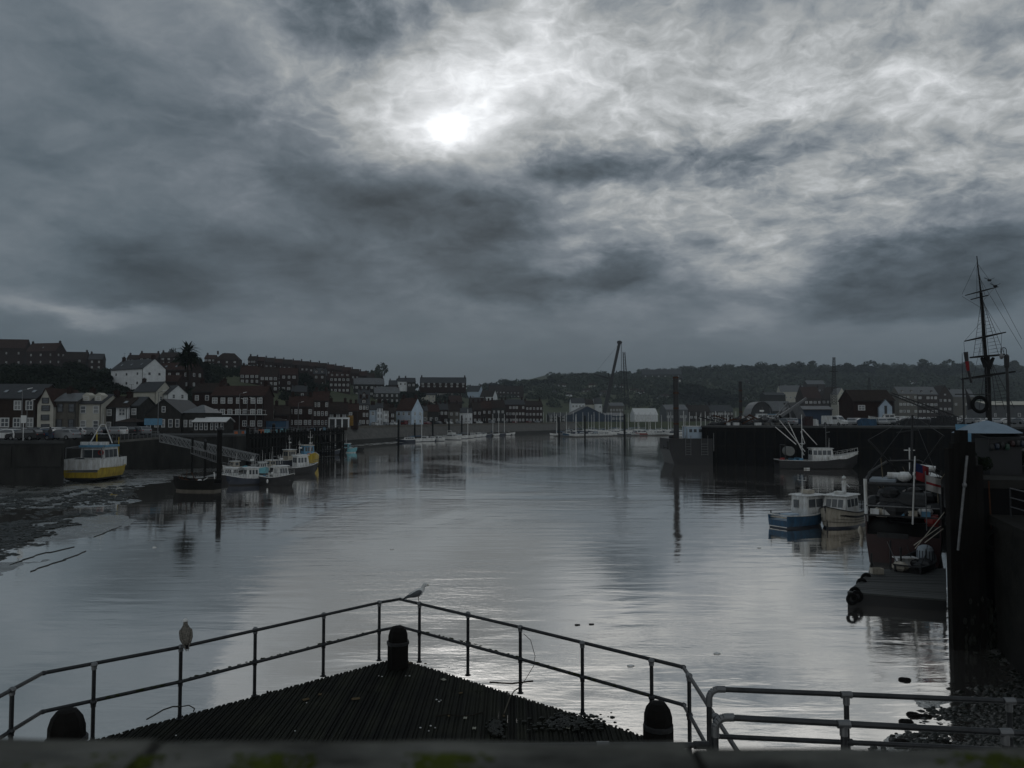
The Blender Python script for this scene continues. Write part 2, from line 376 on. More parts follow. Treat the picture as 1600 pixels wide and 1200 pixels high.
def water():
    M = bpy.data.materials.new('harbour_water'); M.use_nodes = True; nt = M.node_tree; N = nt.nodes; L = nt.links
    b = N['Principled BSDF']; b.inputs['Base Color'].default_value = (.98, .93, .87, 1); b.inputs['Metallic'].default_value = .97; b.inputs['Roughness'].default_value = 0.05
    b.inputs['IOR'].default_value = 1.75
    tc = N.new('ShaderNodeTexCoord')
    def noise(scale, st=(1, 1, 1), detail=3, rough=.5, rot=0, dist=0):
        mp = N.new('ShaderNodeMapping'); mp.inputs['Scale'].default_value = st; mp.inputs['Rotation'].default_value = (0, 0, rot); L.new(tc.outputs['Object'], mp.inputs[0])
        n = N.new('ShaderNodeTexNoise'); n.inputs['Scale'].default_value = scale; n.inputs['Detail'].default_value = detail; n.inputs['Roughness'].default_value = rough; n.inputs['Distortion'].default_value = dist
        L.new(mp.outputs[0], n.inputs['Vector']); return n.outputs[0]
    def m(op, a, b_, clamp=False):
        n = N.new('ShaderNodeMath'); n.operation = op; n.use_clamp = clamp
        for i, q in enumerate((a, b_)):
            if isinstance(q, bpy.types.NodeSocket): L.new(q, n.inputs[i])
            else: n.inputs[i].default_value = q
        return n.outputs[0]
    def mr(x, a, b_, c=0, d=1):
        n = N.new('ShaderNodeMapRange'); n.interpolation_type = 'SMOOTHSTEP'; L.new(x, n.inputs[0])
        for i, q in enumerate((a, b_, c, d)): n.inputs[i+1].default_value = q
        return n.outputs[0]
    swell = noise(.5, (.35, 1.5, 1), 3, .5, R(6), .4)           # long low ripples lying across the river
    chop = noise(3.2, (.7, 1.5, 1), 4, .55, R(-12), .3)
    fine = noise(11., (.8, 1.3, 1), 3, .6, R(20))
    patch = mr(noise(.035, (1, .8, 1), 4, .6, 0, 1.2), .42, .62, .10, 1.0)   # calm and ruffled areas
    patch2 = mr(noise(.11, (1, .45, 1), 4, .6, 1, .8), .45, .60, .35, 1.0)
    sp = N.new('ShaderNodeSeparateXYZ'); L.new(tc.outputs['Object'], sp.inputs[0])
    h = m('ADD', m('MULTIPLY', m('MULTIPLY', swell, .088), m('ADD', m('MULTIPLY', patch, .6), .4)), m('MULTIPLY', m('MULTIPLY', chop, .026), patch))
    h = m('ADD', h, m('MULTIPLY', m('MULTIPLY', fine, .0065), m('MULTIPLY', patch, patch2)))
    shel = m('MULTIPLY', mr(sp.outputs[0], -50, 5, .30, 1.0), mr(sp.outputs[0], 18, 50, 1.0, .38))     # sheltered, calmer water under both quays
    h = m('MULTIPLY', h, shel)
    bp = N.new('ShaderNodeBump'); bp.inputs['Strength'].default_value = 1.0; bp.inputs['Distance'].default_value = .55
    L.new(h, bp.inputs['Height']); L.new(bp.outputs[0], b.inputs['Normal'])
    mb = MB(); mb.add([(-3500, -500, 0), (3500, -500, 0), (3500, 3500, 0), (-3500, 3500, 0)], [(0, 1, 2, 3)])
    tag(mb.build('water', M), 'calm grey river reflecting the clouds', kind='structure')
water()

# ---- mud banks (a wet sheet with gullies, rising from the waterline)
def mud_mat(name, c1, c2, r1, r2, sc=1.0):
    M = bpy.data.materials.new(name); M.use_nodes = True; nt = M.node_tree; N = nt.nodes; L = nt.links; b = N['Principled BSDF']
    tc = N.new('ShaderNodeTexCoord')
    n = N.new('ShaderNodeTexNoise'); n.inputs['Scale'].default_value = .35*sc; n.inputs['Detail'].default_value = 9; n.inputs['Roughness'].default_value = .68; L.new(tc.outputs['Object'], n.inputs['Vector'])
    cr = N.new('ShaderNodeValToRGB'); cr.color_ramp.elements[0].position = .40; cr.color_ramp.elements[1].position = .56; cr.color_ramp.elements[0].color = (*c1, 1); cr.color_ramp.elements[1].color = (*c2, 1)
    L.new(n.outputs[0], cr.inputs[0]); L.new(cr.outputs[0], b.inputs['Base Color'])
    mr = N.new('ShaderNodeMapRange'); L.new(n.outputs[0], mr.inputs[0]); mr.inputs[1].default_value = .42; mr.inputs[2].default_value = .58; mr.inputs[3].default_value = r2; mr.inputs[4].default_value = r1
    L.new(mr.outputs[0], b.inputs['Roughness']); b.inputs['IOR'].default_value = 1.6
    n2 = N.new('ShaderNodeTexNoise'); n2.inputs['Scale'].default_value = 2.2*sc; n2.inputs['Detail'].default_value = 8; n2.inputs['Roughness'].default_value = .6; L.new(tc.outputs['Object'], n2.inputs['Vector'])
    bp = N.new('ShaderNodeBump'); bp.inputs['Strength'].default_value = .8; bp.inputs['Distance'].default_value = .10; L.new(n2.outputs[0], bp.inputs['Height']); L.new(bp.outputs[0], b.inputs['Normal'])
    M.node_tree.nodes['Principled BSDF'].inputs['Metallic'].default_value = .8; MATS[name] = M; return M
m_mud = mud_mat('wet_mud', (.30, .30, .29), (.58, .58, .56), .10, .38)
m_mud2 = mud_mat('stony_mud', (.40, .40, .38), (.62, .62, .60), .07, .30, 2)
LEFTW = [(-18, 14), (-27.5, 40), (-29, 52), (-36.5, 73), (-41, 85), (-43, 106), (-44, 135), (-42.6, 165), (-40.5, 192), (-50, 215), (-51, 240), (-38, 285), (-28, 300)]
def mud_z(x, y):
    d = dist(LEFTW, x, y, len(LEFTW)-1)
    xs = interp(y, [q[1] for q in LEFTW], [q[0] for q in LEFTW])
    s = d if x < xs else -d
    n = mnoise.noise(Vector((x*.10, y*.10, 0)))*.22+mnoise.noise(Vector((x*.35, y*.35, 5)))*.08+mnoise.noise(Vector((x*1.1, y*1.1, 9)))*.03
    if y > 200 and s > 0: return min(s*.035, .9)+n*min(1, s*.12)*.6-.005
    if s > -6: return min(max(s, 0)*.009+max(0, s-16)*.03, .9)+(n-.04)*min(1, (s+6)*.10)*.8-.01-max(0, -s)*.02
    return s*.03-.005
def build_mud():
    vs = []; fs = []; nu, nv = 110, 190
    for j in range(nv):
        y = 12*(310/12)**(j/(nv-1)); xs = interp(y, [q[1] for q in LEFTW], [q[0] for q in LEFTW])
        for i in range(nu):
            t = i/(nu-1); x = xs+8-(t**1.35)*(60+y*.35)
            vs.append((x, y, mud_z(x, y)))
    for j in range(nv-1):
        for i in range(nu-1): fs.append((j*nu+i, j*nu+i+1, (j+1)*nu+i+1, (j+1)*nu+i))
    me = bpy.data.meshes.new('mud_bank'); me.from_pydata(vs, [], fs); me.materials.append(m_mud); me.shade_smooth()
    tag(link('mud_bank', me), 'wet shining mud below the left quay wall', kind='structure')
build_mud()
RW = [(5.5, 17.0), (7.1, 19.7), (10.2, 23.1), (14.2, 26.5), (16.3, 28.4), (17.4, 31.5)]
def rmud_z(x, y):
    xs = interp(y, [q[1] for q in RW], [q[0] for q in RW]); s = x-xs
    n = mnoise.noise(Vector((x*.5, y*.5, 2)))*.10+mnoise.noise(Vector((x*1.9, y*1.9, 7)))*.035
    return (s*.012+max(0, s-3.5)*.05 if s > 0 else s*.05)+(n-.03)*min(1, max(0, s*.3+.5))*.9-.022
def build_rmud():
    vs = []; fs = []; nu, nv = 150, 120
    for j in range(nv):
        y = 9+24*j/(nv-1); xs = interp(y, [q[1] for q in RW], [q[0] for q in RW])
        for i in range(nu):
            x = xs-3.5+25*i/(nu-1); vs.append((x, y, rmud_z(x, y)))
    for j in range(nv-1):
        for i in range(nu-1): fs.append((j*nu+i, j*nu+i+1, (j+1)*nu+i+1, (j+1)*nu+i))
    me = bpy.data.meshes.new('foreshore'); me.from_pydata(vs, [], fs); me.materials.append(m_mud2); me.shade_smooth()
    tag(link('foreshore', me), 'stony mud foreshore under the right quay', kind='structure')
build_rmud()
def lumps(name, label, pts, material, flat=.45):
    ico = [(0, 0, -1), (.72, -.53, -.45), (-.28, -.85, -.45), (-.89, 0, -.45), (-.28, .85, -.45), (.72, .53, -.45), (.28, -.85, .45), (-.72, -.53, .45), (-.72, .53, .45), (.28, .85, .45), (.89, 0, .45), (0, 0, 1)]
    fc = [(1, 0, 2), (0, 1, 5), (0, 2, 3), (0, 3, 4), (0, 4, 5), (1, 5, 10), (2, 1, 6), (3, 2, 7), (4, 3, 8), (5, 4, 9), (10, 6, 1), (6, 7, 2), (7, 8, 3), (8, 9, 4), (9, 10, 5), (10, 11, 6), (6, 11, 7), (7, 11, 8), (8, 11, 9), (9, 11, 10)]
    vs = []; fs = []
    for (x, y, z, a, b) in pts:
        t = random.uniform(-.5, .5); c, s_ = math.cos(t), math.sin(t); o = len(vs)
        for q in ico:
            u = q[0]*a*random.uniform(.7, 1.3); v = q[1]*b*random.uniform(.7, 1.3); w = q[2]*min(a, b)*flat*random.uniform(.7, 1.3)
            vs.append((x+u*c-v*s_, y+u*s_+v*c, z+w))
        fs += [tuple(o+i for i in f) for f in fc]
    me = bpy.data.meshes.new(name); me.from_pydata(vs, [], fs); me.materials.append(material)
    return tag(link(name, me), label, kind='stuff')
def scatter_mud():
    pts = []
    for _ in range(20000):
        px = random.uniform(-60, 300); py = random.uniform(738, 905)
        q = G(px, py, .4); xs = interp(q.y, [a[1] for a in LEFTW], [a[0] for a in LEFTW]); s = xs-q.x
        dens = mnoise.noise(Vector((q.x*.12, q.y*.07, 1)))*1.3+mnoise.noise(Vector((q.x*.5, q.y*.3, 4)))*.9
        line = (py-(848-px*.30))/20   # weed thins towards the water's edge
        p = .20+dens*1.25-max(0, line)*1.2 - (0.9 if px > 215 else 0)
        if s > 1.0 and random.random() < p:
            sz = random.uniform(.07, .28)*(q.y/60)**.5
            pts.append((q.x, q.y, mud_z(q.x, q.y)+.02, sz*1.5, sz))
    lumps('seaweed', 'black bladder weed and stones strewn over the left mud', pts, m_weed, .5)
    pts = []
    for _ in range(16000):
        px = random.uniform(1240, 1640); py = random.uniform(985, 1215); q = G(px, py, .1)
        xs = interp(q.y, [a[1] for a in RW], [a[0] for a in RW]); s = q.x-xs
        d = mnoise.noise(Vector((q.x*.7, q.y*.7, 1)))
        p = min(1, max(0, (s-.2)*.16))*1.6+d*.35-(.0 if s > 3.5 else .22)
        if s > -.3 and random.random() < p:
            sz = random.uniform(.035, .12); pts.append((q.x, q.y, rmud_z(q.x, q.y)+sz*.15, sz*1.3, sz))
    lumps('pebbles', 'dark wet pebbles covering the foreshore under the right quay', pts, m_weed, .6)
    # debris half sunk at the edge
    for k, (px, py, a, w) in enumerate(((1440, 1117, .34, .10), (1418, 1127, .22, .07), (1475, 1160, .25, .08), (1412, 1062, .10, .06), (1405, 1160, .1, .05))):
        q = G(px, py, .03); mb = MB()
        for _ in range(7): mb.ball((random.uniform(-a, a), random.uniform(-w, w), 0), random.uniform(.05, .11), (1.6, 1, .8), 7, 4)
        o = mb.build('driftwood', m_timber); o.location = (q.x, q.y, max(0, rmud_z(q.x, q.y)) + .02)
        tag(o, ['largest dark clump of driftwood in the shallows behind the right railing', 'small dark clump beside the largest driftwood in the shallows', 'black clump of drift weed near the right railing post', 'tiny dark clump in the rippled shallows near the pontoon', 'small dark clump under the right railing beside the middle post'][k], 'driftwood', 'driftwood clumps in the shallows')
scatter_mud()
# long drag lines on the left mud
for k, (a, b, c) in enumerate((((20, 882), (60, 866), (115, 855)), ((45, 893), (95, 876), (138, 860)), ((150, 838), (168, 830), (190, 822)))):
    mb = MB(); pts = []
    for (px, py) in (a, b, c): q = G(px, py, .02); pts.append(Vector((q.x, q.y, max(mud_z(q.x, q.y), 0)+.02)))
    pts = [pts[0].lerp(pts[1], t/6) for t in range(6)]+[pts[1].lerp(pts[2], t/6) for t in range(7)]
    pts = [q+Vector((random.uniform(-.1, .1), random.uniform(-.4, .4), 0)) for q in pts]
    mb.path(pts, .032, 5); tag(mb.build('mooring_chain', m_weed), ['mooring chain lying on the mud nearest the left edge', 'mooring chain on the mud, second from the left edge', 'short mooring chain at the water edge below the yellow boat'][k], 'mooring chain', 'mooring chains on the left mud')

# ================================================================ quays
def quay(name, poly, z1, m, label, z0=-2.5, cap=.35, top=m_quay):
    t = thing(name, label, 'quay')
    mb = MB(); mb.prism(poly, z0, z1-cap); mb.build('wall', m, t)
    cx = sum(p[0] for p in poly)/len(poly); cy = sum(p[1] for p in poly)/len(poly)
    big = [(x+(x-cx)/max(1, math.hypot(x-cx, y-cy))*.15, y+(y-cy)/max(1, math.hypot(x-cx, y-cy))*.15) for x, y in poly]
    mb = MB(); mb.prism(big, z1-cap+.002, z1); mb.build('coping', top, t); return t
quay('left_quay', [(-170, 86), (-112, 92), (-58.3, 100.3), (-68.6, 104.2), (-69.8, 128), (-49.8, 137.5), (-46.8, 165), (-50, 200), (-58, 216), (-59, 238), (-70, 240), (-150, 200)], 6.03, m_wall, 'weathered concrete quay wall on the left with parked cars on it')
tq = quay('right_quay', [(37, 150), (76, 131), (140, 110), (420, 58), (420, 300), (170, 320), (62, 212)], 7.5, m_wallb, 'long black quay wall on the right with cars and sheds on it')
# vertical piling panels and timber fenders on the right quay face
A = Vector((37, 150, 0)); B = Vector((76, 131, 0)); dr = (B-A).normalized(); nrm = Vector((dr.y, -dr.x, 0))
for i in range(24):
    p = A+(B-A)*((i+.5)/24)+nrm*.16; mb = MB(); mb.bar((0, 0, -2), (0, 0, 7.0), .34, .30, (nrm.x, nrm.y, 0)); o = mb.build('fender_pile', m_timber, tq); o.location = p
for z in (6.6, 3.6):
    mb = MB(); mb.bar(A+nrm*.1+Vector((0, 0, z)), B+nrm*.1+Vector((0, 0, z)), .2, .3); mb.build('waling', m_timber, tq)
# low panels along the near left quay
for i in range(9):
    p0 = Vector((-112, 92, 0)).lerp(Vector((-58.4, 100.3, 0)), (i+.03)/9); p1 = Vector((-112, 92, 0)).lerp(Vector((-58.4, 100.3, 0)), (i+.97)/9)
    n_ = Vector((8, -52, 0)).normalized()
    mb = MB(); mb.bar(p0+n_*.07+Vector((0, 0, 4.0)), p1+n_*.07+Vector((0, 0, 4.0)), .12, 2.6); mb.build('panel', m_wall, bpy.data.objects['left_quay'])

# ---- embankment along the left river bank: a sloping stone revetment with a road above
def bank_strip():
    line = [(-60, 238), (-55, 262), (-46, 295), (-34, 330), (-18, 375), (6, 432), (32, 480), (58, 588)]
    t = thing('river_embankment', 'long sloping stone embankment wall below the riverside road', 'embankment')
    vs = []; n = len(line); prof = [(-5.5, -.6), (-3.4, 1.6), (-3.0, 1.7), (0, 5.4), (0, 6.3), (.5, 6.3), (.5, 6.0), (16, 6.05)]
    nr = []
    for i in range(n):
        a = Vector(line[max(0, i-1)]); b = Vector(line[min(n-1, i+1)]); d = (b-a).normalized(); nr.append(Vector((-d.y, d.x)))
    for i in range(n):
        for s_, z in prof: vs.append((line[i][0]+nr[i].x*s_, line[i][1]+nr[i].y*s_, z))
    m = len(prof)
    def part(name, r, mt):
        mb = MB(); mb.add(vs, [(i*m+j, i*m+j+1, (i+1)*m+j+1, (i+1)*m+j) for i in range(n-1) for j in r]); mb.build(name, mt, t)
    part('lower_slope', (0, 1), m_dstone); part('upper_slope', (2,), m_concrete); part('parapet', (3, 4, 5), m_stone); part('road_surface', (6,), m_quay)
bank_strip()
def stretch_mud():
    pass
# ================================================================ bridge jetty in the foreground
DZ = 4.35
APEX = Vector((-2.22, 15.15)); LE = Vector((-6.55, 10.85)); RE = Vector((2.42, 11.05))
jetty = thing('bridge_jetty', 'pointed timber jetty with ribbed decking beyond the bridge rail', 'jetty', (0, 0, 0))
def jy(x):       # far edge of the deck at x
    if x < APEX.x: t = (x-LE.x)/(APEX.x-LE.x); return LE.y+(APEX.y-LE.y)*t
    t = (x-APEX.x)/(RE.x-APEX.x); return APEX.y+(RE.y-APEX.y)*t
m_board = mat('decking_board', (.014, .015, .009), .8, .6, 1.6, .35, 40, col2=(.004, .005, .0035), spec=.18, vary=.55)
def decking():
    pitch = .142; ang = -.035            # boards lie almost along the line of sight
    x = -6.6; k = 0
    while x < 2.45:
        y0 = 6.2; segs = []
        y = y0
        joints = [6.2, 8.9, 11.3, 13.3, 15.6]
        xa, xb = x+.0012, x+pitch-.0012
        for a, b in zip(joints, joints[1:]):
            fy = lambda q: jy(min(max(q, LE.x), RE.x))
            if a+.006 >= max(fy(xa), fy(xb)): break
            mb = MB(); w = (xb-xa); dz = random.uniform(-.004, .004)
            # a board with three ribs and two grooves, far end cut to the edge of the jetty
            prof = [(0, -.05), (0, 0), (.20, 0), (.24, -.022), (.38, -.022), (.42, 0), (.58, 0), (.62, -.022), (.76, -.022), (.80, 0), (1, 0), (1, -.05)]
            ring0 = []; ring1 = []
            for (u, z) in prof:
                xx = xa+u*w; ye = min(b-.006, fy(xx)); ye = max(ye, a+.02)
                ring0.append((xx, a+.004, DZ+z+dz)); ring1.append((xx, ye, DZ+z+dz))
            mb.loft([ring0, ring1]); mb.build('board', m_board, jetty)
        x += pitch
decking()
mb = MB()      # joists, edge beams and legs
mb.bar((LE.x, LE.y, DZ-.2), (APEX.x, APEX.y, DZ-.2), .22, .24); mb.bar((APEX.x, APEX.y, DZ-.21), (RE.x, RE.y, DZ-.21), .22, .24)
mb.build('edge_beam', m_timber, jetty)
for y in (7.5, 9, 10.5, 12, 13.4):
    mb = MB(); xa = max(LE.x, LE.x+(y-LE.y)*(APEX.x-LE.x)/(APEX.y-LE.y)) if y > LE.y else LE.x
    xb = min(RE.x, RE.x-(y-RE.y)*(RE.x-APEX.x)/(APEX.y-RE.y)) if y > RE.y else RE.x
    mb.bar((xa, y, DZ-.19), (xb, y, DZ-.19), .2, .26); mb.build('joist', m_timber, jetty)
for (x, y) in ((-2.2, 14.5), (-4.3, 12.5), (-6.3, 10.6), (.2, 12.4), (2.2, 10.9), (-6.3, 7.5), (2.2, 7.5), (-2, 10.5)):
    mb = MB(); mb.tube((x, y, -3), (x, y, DZ-.32), .19, n=12); mb.build('leg', m_timber, jetty)
# pile heads
def pile_head(label, x, y, top, w):
    t = thing('bollard', label, 'timber post', (x, y, DZ), group='timber pile heads on the jetty')
    h = top-DZ; mb = MB(); ring = lambda r, z, tw=0: [(r*math.cos(math.pi*(i+.5)/4)*(1.06 if i % 2 else .98), r*math.sin(math.pi*(i+.5)/4), z) for i in range(8)]
    mb.loft([ring(w*.56, .01), ring(w*.56, h*.60)]); mb.build('pile', m_timber, t)
    mb = MB(); mb.loft([ring(w*.53, h*.60+.003), ring(w*.52, h*.78), ring(w*.44, h*.90), ring(w*.30, h*.98), ring(w*.12, h)]); mb.build('pile_top', m_timber, t)
    mb = MB(); mb.lathe((0, 0, 0), [(w*.575, h*.56), (w*.585, h*.57), (w*.585, h*.63), (w*.575, h*.64)], 12); mb.build('band', m_dsteel, t)
q = P(622, 978, 14.55); pile_head('black timber pile head at the tip of the jetty', q.x, 14.55, q.z, .36)
q = P(105, 1108, 9.9); pile_head('squat black pile head at the left corner of the jetty', q.x, 9.9, q.z, .42)
q = P(1028, 1096, 10.55); pile_head('tall black pile head at the right corner of the jetty', q.x, 10.55, q.z, .35)

# ---- tube railing round the jetty
m_pipe = mat('painted_pipe', (.040, .042, .045), .42, .5, 6, .2, 40, metal=.5)
m_clamp = mat('pipe_clamp', (.20, .205, .21), .42, .35, 8, .1, 30, metal=.6)
m_pipel = mat('grey_galvanised_pipe', (.055, .057, .060), .40, .5, 5, .15, 40, metal=.6)
rail = thing('jetty_railing', 'dark two-rail tube railing round the pointed jetty', 'railing', (0, 0, 0))
TZ = 5.45; MZ = 4.92
def post(px, D, x=None, base=DZ, lab=None):
    X = P(px, 1050, D).x if x is None else x; mb = MB()
    mb.tube((X, D, base), (X, D, TZ-.03), .0285, n=10); mb.lathe((X, D, base), [(.055, 0), (.055, .012), (.032, .014), (.032, .07)], 10); mb.build('post', m_pipe, rail)
    for z, r in ((TZ, .040), (MZ, .039)):
        mb = MB(); mb.tube((X, D, z-.065), (X, D, z-.01), r*.95, n=10); mb.ball((X, D, z), .045, (1.1, 1.1, .95), 10, 6); mb.build('clamp', m_clamp if z == TZ else m_pipe, rail)
    return Vector((X, D, 0))
PP = [post(592, 14.95), post(505, 14.05), post(398, 13.07), post(282, 12.08), post(147, 11.22)]
post(0, 10.2, -6.53); post(0, 8.6, -6.55); post(0, 7.0, -6.57)
PR = [post(655, 14.85), post(731, 14.1), post(813, 13.2), post(910, 12.28), post(1018, 11.4)]
post(0, 10.75, 2.44); post(0, 9.3, 2.42)
q0 = P(625, 932, 15.25); c_l = Vector((-6.52, 10.86)); c_r = Vector((2.44, 11.12))
for z in (TZ, MZ):
    path = [(-6.6, 5.5), (-6.55, 8.6), (c_l.x-.01, c_l.y), (PP[3].x, PP[3].y), (PP[0].x, PP[0].y), (q0.x, q0.y-.02), (PR[0].x, PR[0].y), (PR[2].x, PR[2].y), (c_r.x, c_r.y), (2.44, 10.75), (2.40, 8.2)]
    for i, (a, b) in enumerate(zip(path, path[1:])):
        mb = MB(); mb.tube((a[0], a[1], z), (b[0], b[1], z), .027, n=12); mb.ball((b[0], b[1], z), .028, n=8, m=5)
        mb.build('rail', m_pipel if (i in (0, 1, 8, 9) and z == TZ) else m_pipe, rail)
for (x, y, z) in ((c_l.x, c_l.y, TZ), (c_r.x, c_r.y, TZ), (q0.x, q0.y-.02, TZ), (q0.x, q0.y-.02, MZ), (c_l.x, c_l.y, MZ), (c_r.x, c_r.y, MZ)):
    mb = MB(); mb.ball((x, y, z), .036, (1.3, 1.3, .9), 10, 6); mb.build('elbow', m_pipe, rail)
# moss and weed caught on the middle rail
mb = MB()
for a, b in ((PP[4], PP[3]), (PP[3], PP[2]), (PP[2], PP[1]), (PP[1], PP[0]), (PR[0], PR[1]), (PR[1], PR[2]), (PR[2], PR[3]), (PR[3], PR[4])):
    for _ in range(22):
        t = random.random(); p = a.lerp(b, t); mb.ball((p.x, p.y, MZ+.018+random.uniform(-.01, .012)), random.uniform(.008, .02), (1.8, 1, .7), 5, 3)
o = mb.build('moss', mat('moss', (.035, .045, .015), .95, .5, 9), rail); o['kind'] = 'stuff'

# ---- the raised grey railing to the right, two runs one behind the other
def run(label, ztop, zmid, D, pts_px, posts_px, left_px, thick, elbow_z=None, drop=4.3):
    t = thing('walkway_railing', label, 'railing', (0, 0, 0), group='grey tube railings right of the jetty')
    kL = kx(left_px); kR = kx(1720); a = Vector((kL*D, D, ztop)); b = Vector((kR*(D-.45), D-.45, ztop)); at = lambda px: a.lerp(b, ((kx(px)-kL)/(kR-kL))*(D-.45)/(D-.45*(kx(px)-kL)/(kR-kL)))
    mb = MB(); mb.tube(a+Vector((.10, 0, 0)), b, thick, n=14); mb.build('top_rail', m_pipel, t)
    # elbow at the left end
    pts = [a+Vector((.10-.10*math.sin(s_*math.pi/12)*1.0, 0, -.10+.10*math.cos(s_*math.pi/12))) for s_ in range(7)]
    mb = MB()
    for i in range(6): mb.tube(pts[i], pts[i+1], thick*1.28, n=14)
    mb.tube(a+Vector((.09, 0, 0)), a+Vector((.17, 0, 0)), thick*1.30, n=14); mb.tube(a+Vector((0, 0, -.17)), a+Vector((0, 0, -.09)), thick*1.30, n=14); mb.build('elbow', m_clamp, t)
    mb = MB(); mb.tube(a+Vector((0, 0, drop-ztop)), a+Vector((0, 0, -.1)), thick*1.05, n=14); mb.build('post', m_pipe, t)
    if zmid:
        dz = Vector((0, 0, zmid-ztop)); mb = MB(); mb.tube(a+dz, b+dz, thick*.95, n=12); mb.build('lower_rail', m_pipe, t)
    for px in posts_px:
        p = at(px); mb = MB(); mb.tube(Vector((p.x, p.y, drop)), p-Vector((0, 0, .02)), thick*1.0, n=12); mb.build('post', m_pipe, t)
        for z in ([ztop]+([zmid] if zmid else [])):
            mb = MB(); q = Vector((p.x, p.y, z)); mb.tube(q-Vector((.055, 0, 0)), q+Vector((.055, 0, 0)), thick*1.32, n=14); mb.tube(q-Vector((0, 0, .10)), q, thick*1.25, n=12); mb.build('clamp', m_clamp if z == ztop else m_pipe, t)
    return t
run('grey tube railing right of the jetty, the higher far run with a dark lower rail', zat(1077, 8.2), zat(1150, 8.2), 8.2, None, (1330, 1577), 1103, .027)
run('grey tube railing right of the jetty, the lower near run in front', zat(1121, 7.1), None, 7.1, None, (1327, 1572), 1112, .028)
t = thing('cross_rail', 'straight grey pipe closing the jetty just above the bridge timber', 'pipe', (0, 0, 0))
a = P(700, 1166, 7.4); b = P(1104, 1164, 7.4); mb = MB(); mb.tube(a, b, .026, n=12); mb.build('rail', m_pipel, t)
mb = MB(); c = P(942, 1164, 7.4); mb.tube(c-Vector((.06, 0, 0)), c+Vector((.06, 0, 0)), .034, n=12); mb.build('sleeve', m_clamp, t)
mb = MB(); mb.tube(b-Vector((.12, 0, 0)), b+Vector((.02, 0, 0)), .036, n=12); mb.build('end_fitting', m_pipe, t)
# walkway deck under that railing (below the frame)
t = thing('bridge_walkway', 'dark bridge walkway below the grey railing', 'walkway'); mb = MB(); mb.box(2.2, 9, 1.2, 6.6, 4.2, 4.35); mb.build('deck', m_timber, t)

# ---- twigs, weed and leaves on the deck
def twig(name, label, pts, r, m, cat, g=None):
    mb = MB(); mb.path([Vector(p) for p in pts], r, 5); tag(mb.build(name, m), label, cat, g)
twig('branch', 'thin curved twig rising beside the fourth right hand railing post', [P(818, 975+15, 13.25), P(829, 1000, 13.25), P(836, 1025, 13.2), P(834, 1040, 13.2), P(822, 1060, 13.2), P(815, 1070, 13.2)], .005, m_bark, 'twig', 'twigs and weed on the jetty')
twig('branch', 'dark stick lying across the jetty edge under the curved twig', [P(765, 1066, 13.35), P(800, 1068, 13.2), P(833, 1064, 13.1)], .014, m_bark, 'twig', 'twigs and weed on the jetty')
twig('seaweed', 'curved frond of weed hanging by the second left railing post', [P(229, 1124, 12.0), P(240, 1118, 12.0), P(255, 1109, 12.0), P(270, 1104, 12.0), P(281, 1104, 12.0)], .012, m_weed, 'seaweed', 'twigs and weed on the jetty')
twig('seaweed', 'short hoop of weed right of the second left railing post', [P(283, 1104, 12.0), P(295, 1102, 12.0), P(304, 1107, 12.0), P(302, 1112, 12.0)], .009, m_weed, 'seaweed', 'twigs and weed on the jetty')
def deckpt(px, py, z=.012): q = G(px, py, DZ+z); return q
twig('branch', 'pale bent twig on the ribbed deck near its right edge', [deckpt(788, 1114, .02), deckpt(793, 1100, .03), deckpt(797, 1089, .03), deckpt(803, 1080, .03), deckpt(812, 1074, .03)], .011, mat('bleached_twig', (.11, .10, .08), .9, .3, 5), 'twig', 'twigs and weed on the jetty')
twig('branch', 'thin dark twig with a pale leaf on the middle of the deck', [deckpt(680, 1119), deckpt(700, 1116), deckpt(722, 1119), deckpt(740, 1117), deckpt(756, 1112)], .006, m_bark, 'twig', 'twigs and weed on the jetty')
m_lf = mat('fallen_leaf_pale', (.30, .30, .24), .7, .3, 5); m_lf2 = mat('fallen_leaf_brown', (.12, .09, .05), .8, .3, 5); m_grit = mat('white_grit', (.65, .66, .66), .6, .2, 5)
def leaf_obj(px, py, s_, m, lab):
    q = deckpt(px, py, .01); mb = MB(); n = 8; ring = []
    for i in range(n):
        a = 2*math.pi*i/n; r = s_*(1 if i % 2 else .8); ring.append((r*math.cos(a)*1.5, r*math.sin(a), .012*abs(math.sin(a*1.5))))
    mb.add(ring+[(0, 0, .004)]+[(x, y, z-.006) for x, y, z in ring], [(i, (i+1) % n, n) for i in range(n)]+[(n+1+(i+1) % n, n+1+i, i, (i+1) % n) for i in range(n)])
    o = mb.build('leaf', m); o.location = q; o.rotation_euler = (0, 0, random.uniform(0, 3)); tag(o, lab, 'leaf', 'fallen leaves on the jetty deck')
for px, py, s_, m, lab in ((727, 1122, .035, m_lf, 'yellow green leaf near the thin dark twig'), (701, 1119, .022, m_lf2, 'small brown leaf left of the yellow green leaf'), (741, 1138, .035, m_lf, 'pale oval leaf above the bridge timber'),
        (888, 1137, .04, m_lf, 'pale leaf lying on the black weed patch'), (787, 1119, .022, m_lf2, 'brown leaf at the foot of the bleached twig'), (857, 1126, .02, m_lf, 'tiny pale leaf left of the weed patch'),
        (478, 1093, .05, m_lf2, 'curled brown leaf on the left half of the deck'), (556, 1092, .06, m_lf2, 'large curled leaf on the middle of the deck'), (693, 1062, .045, m_lf, 'pale leaf below the third right railing post'),
        (640, 1036, .04, m_lf2, 'brown leaf at the foot of the tip pile head'), (500, 1085, .035, m_lf2, 'thin curled leaf behind the left half leaf'), (665, 1037, .03, m_lf2, 'small leaf between the tip pile head and a post'), (720, 1083, .03, m_lf2, 'brown leaf on the right half of the deck')):
    leaf_obj(px, py, s_, m, lab)
mb = MB()
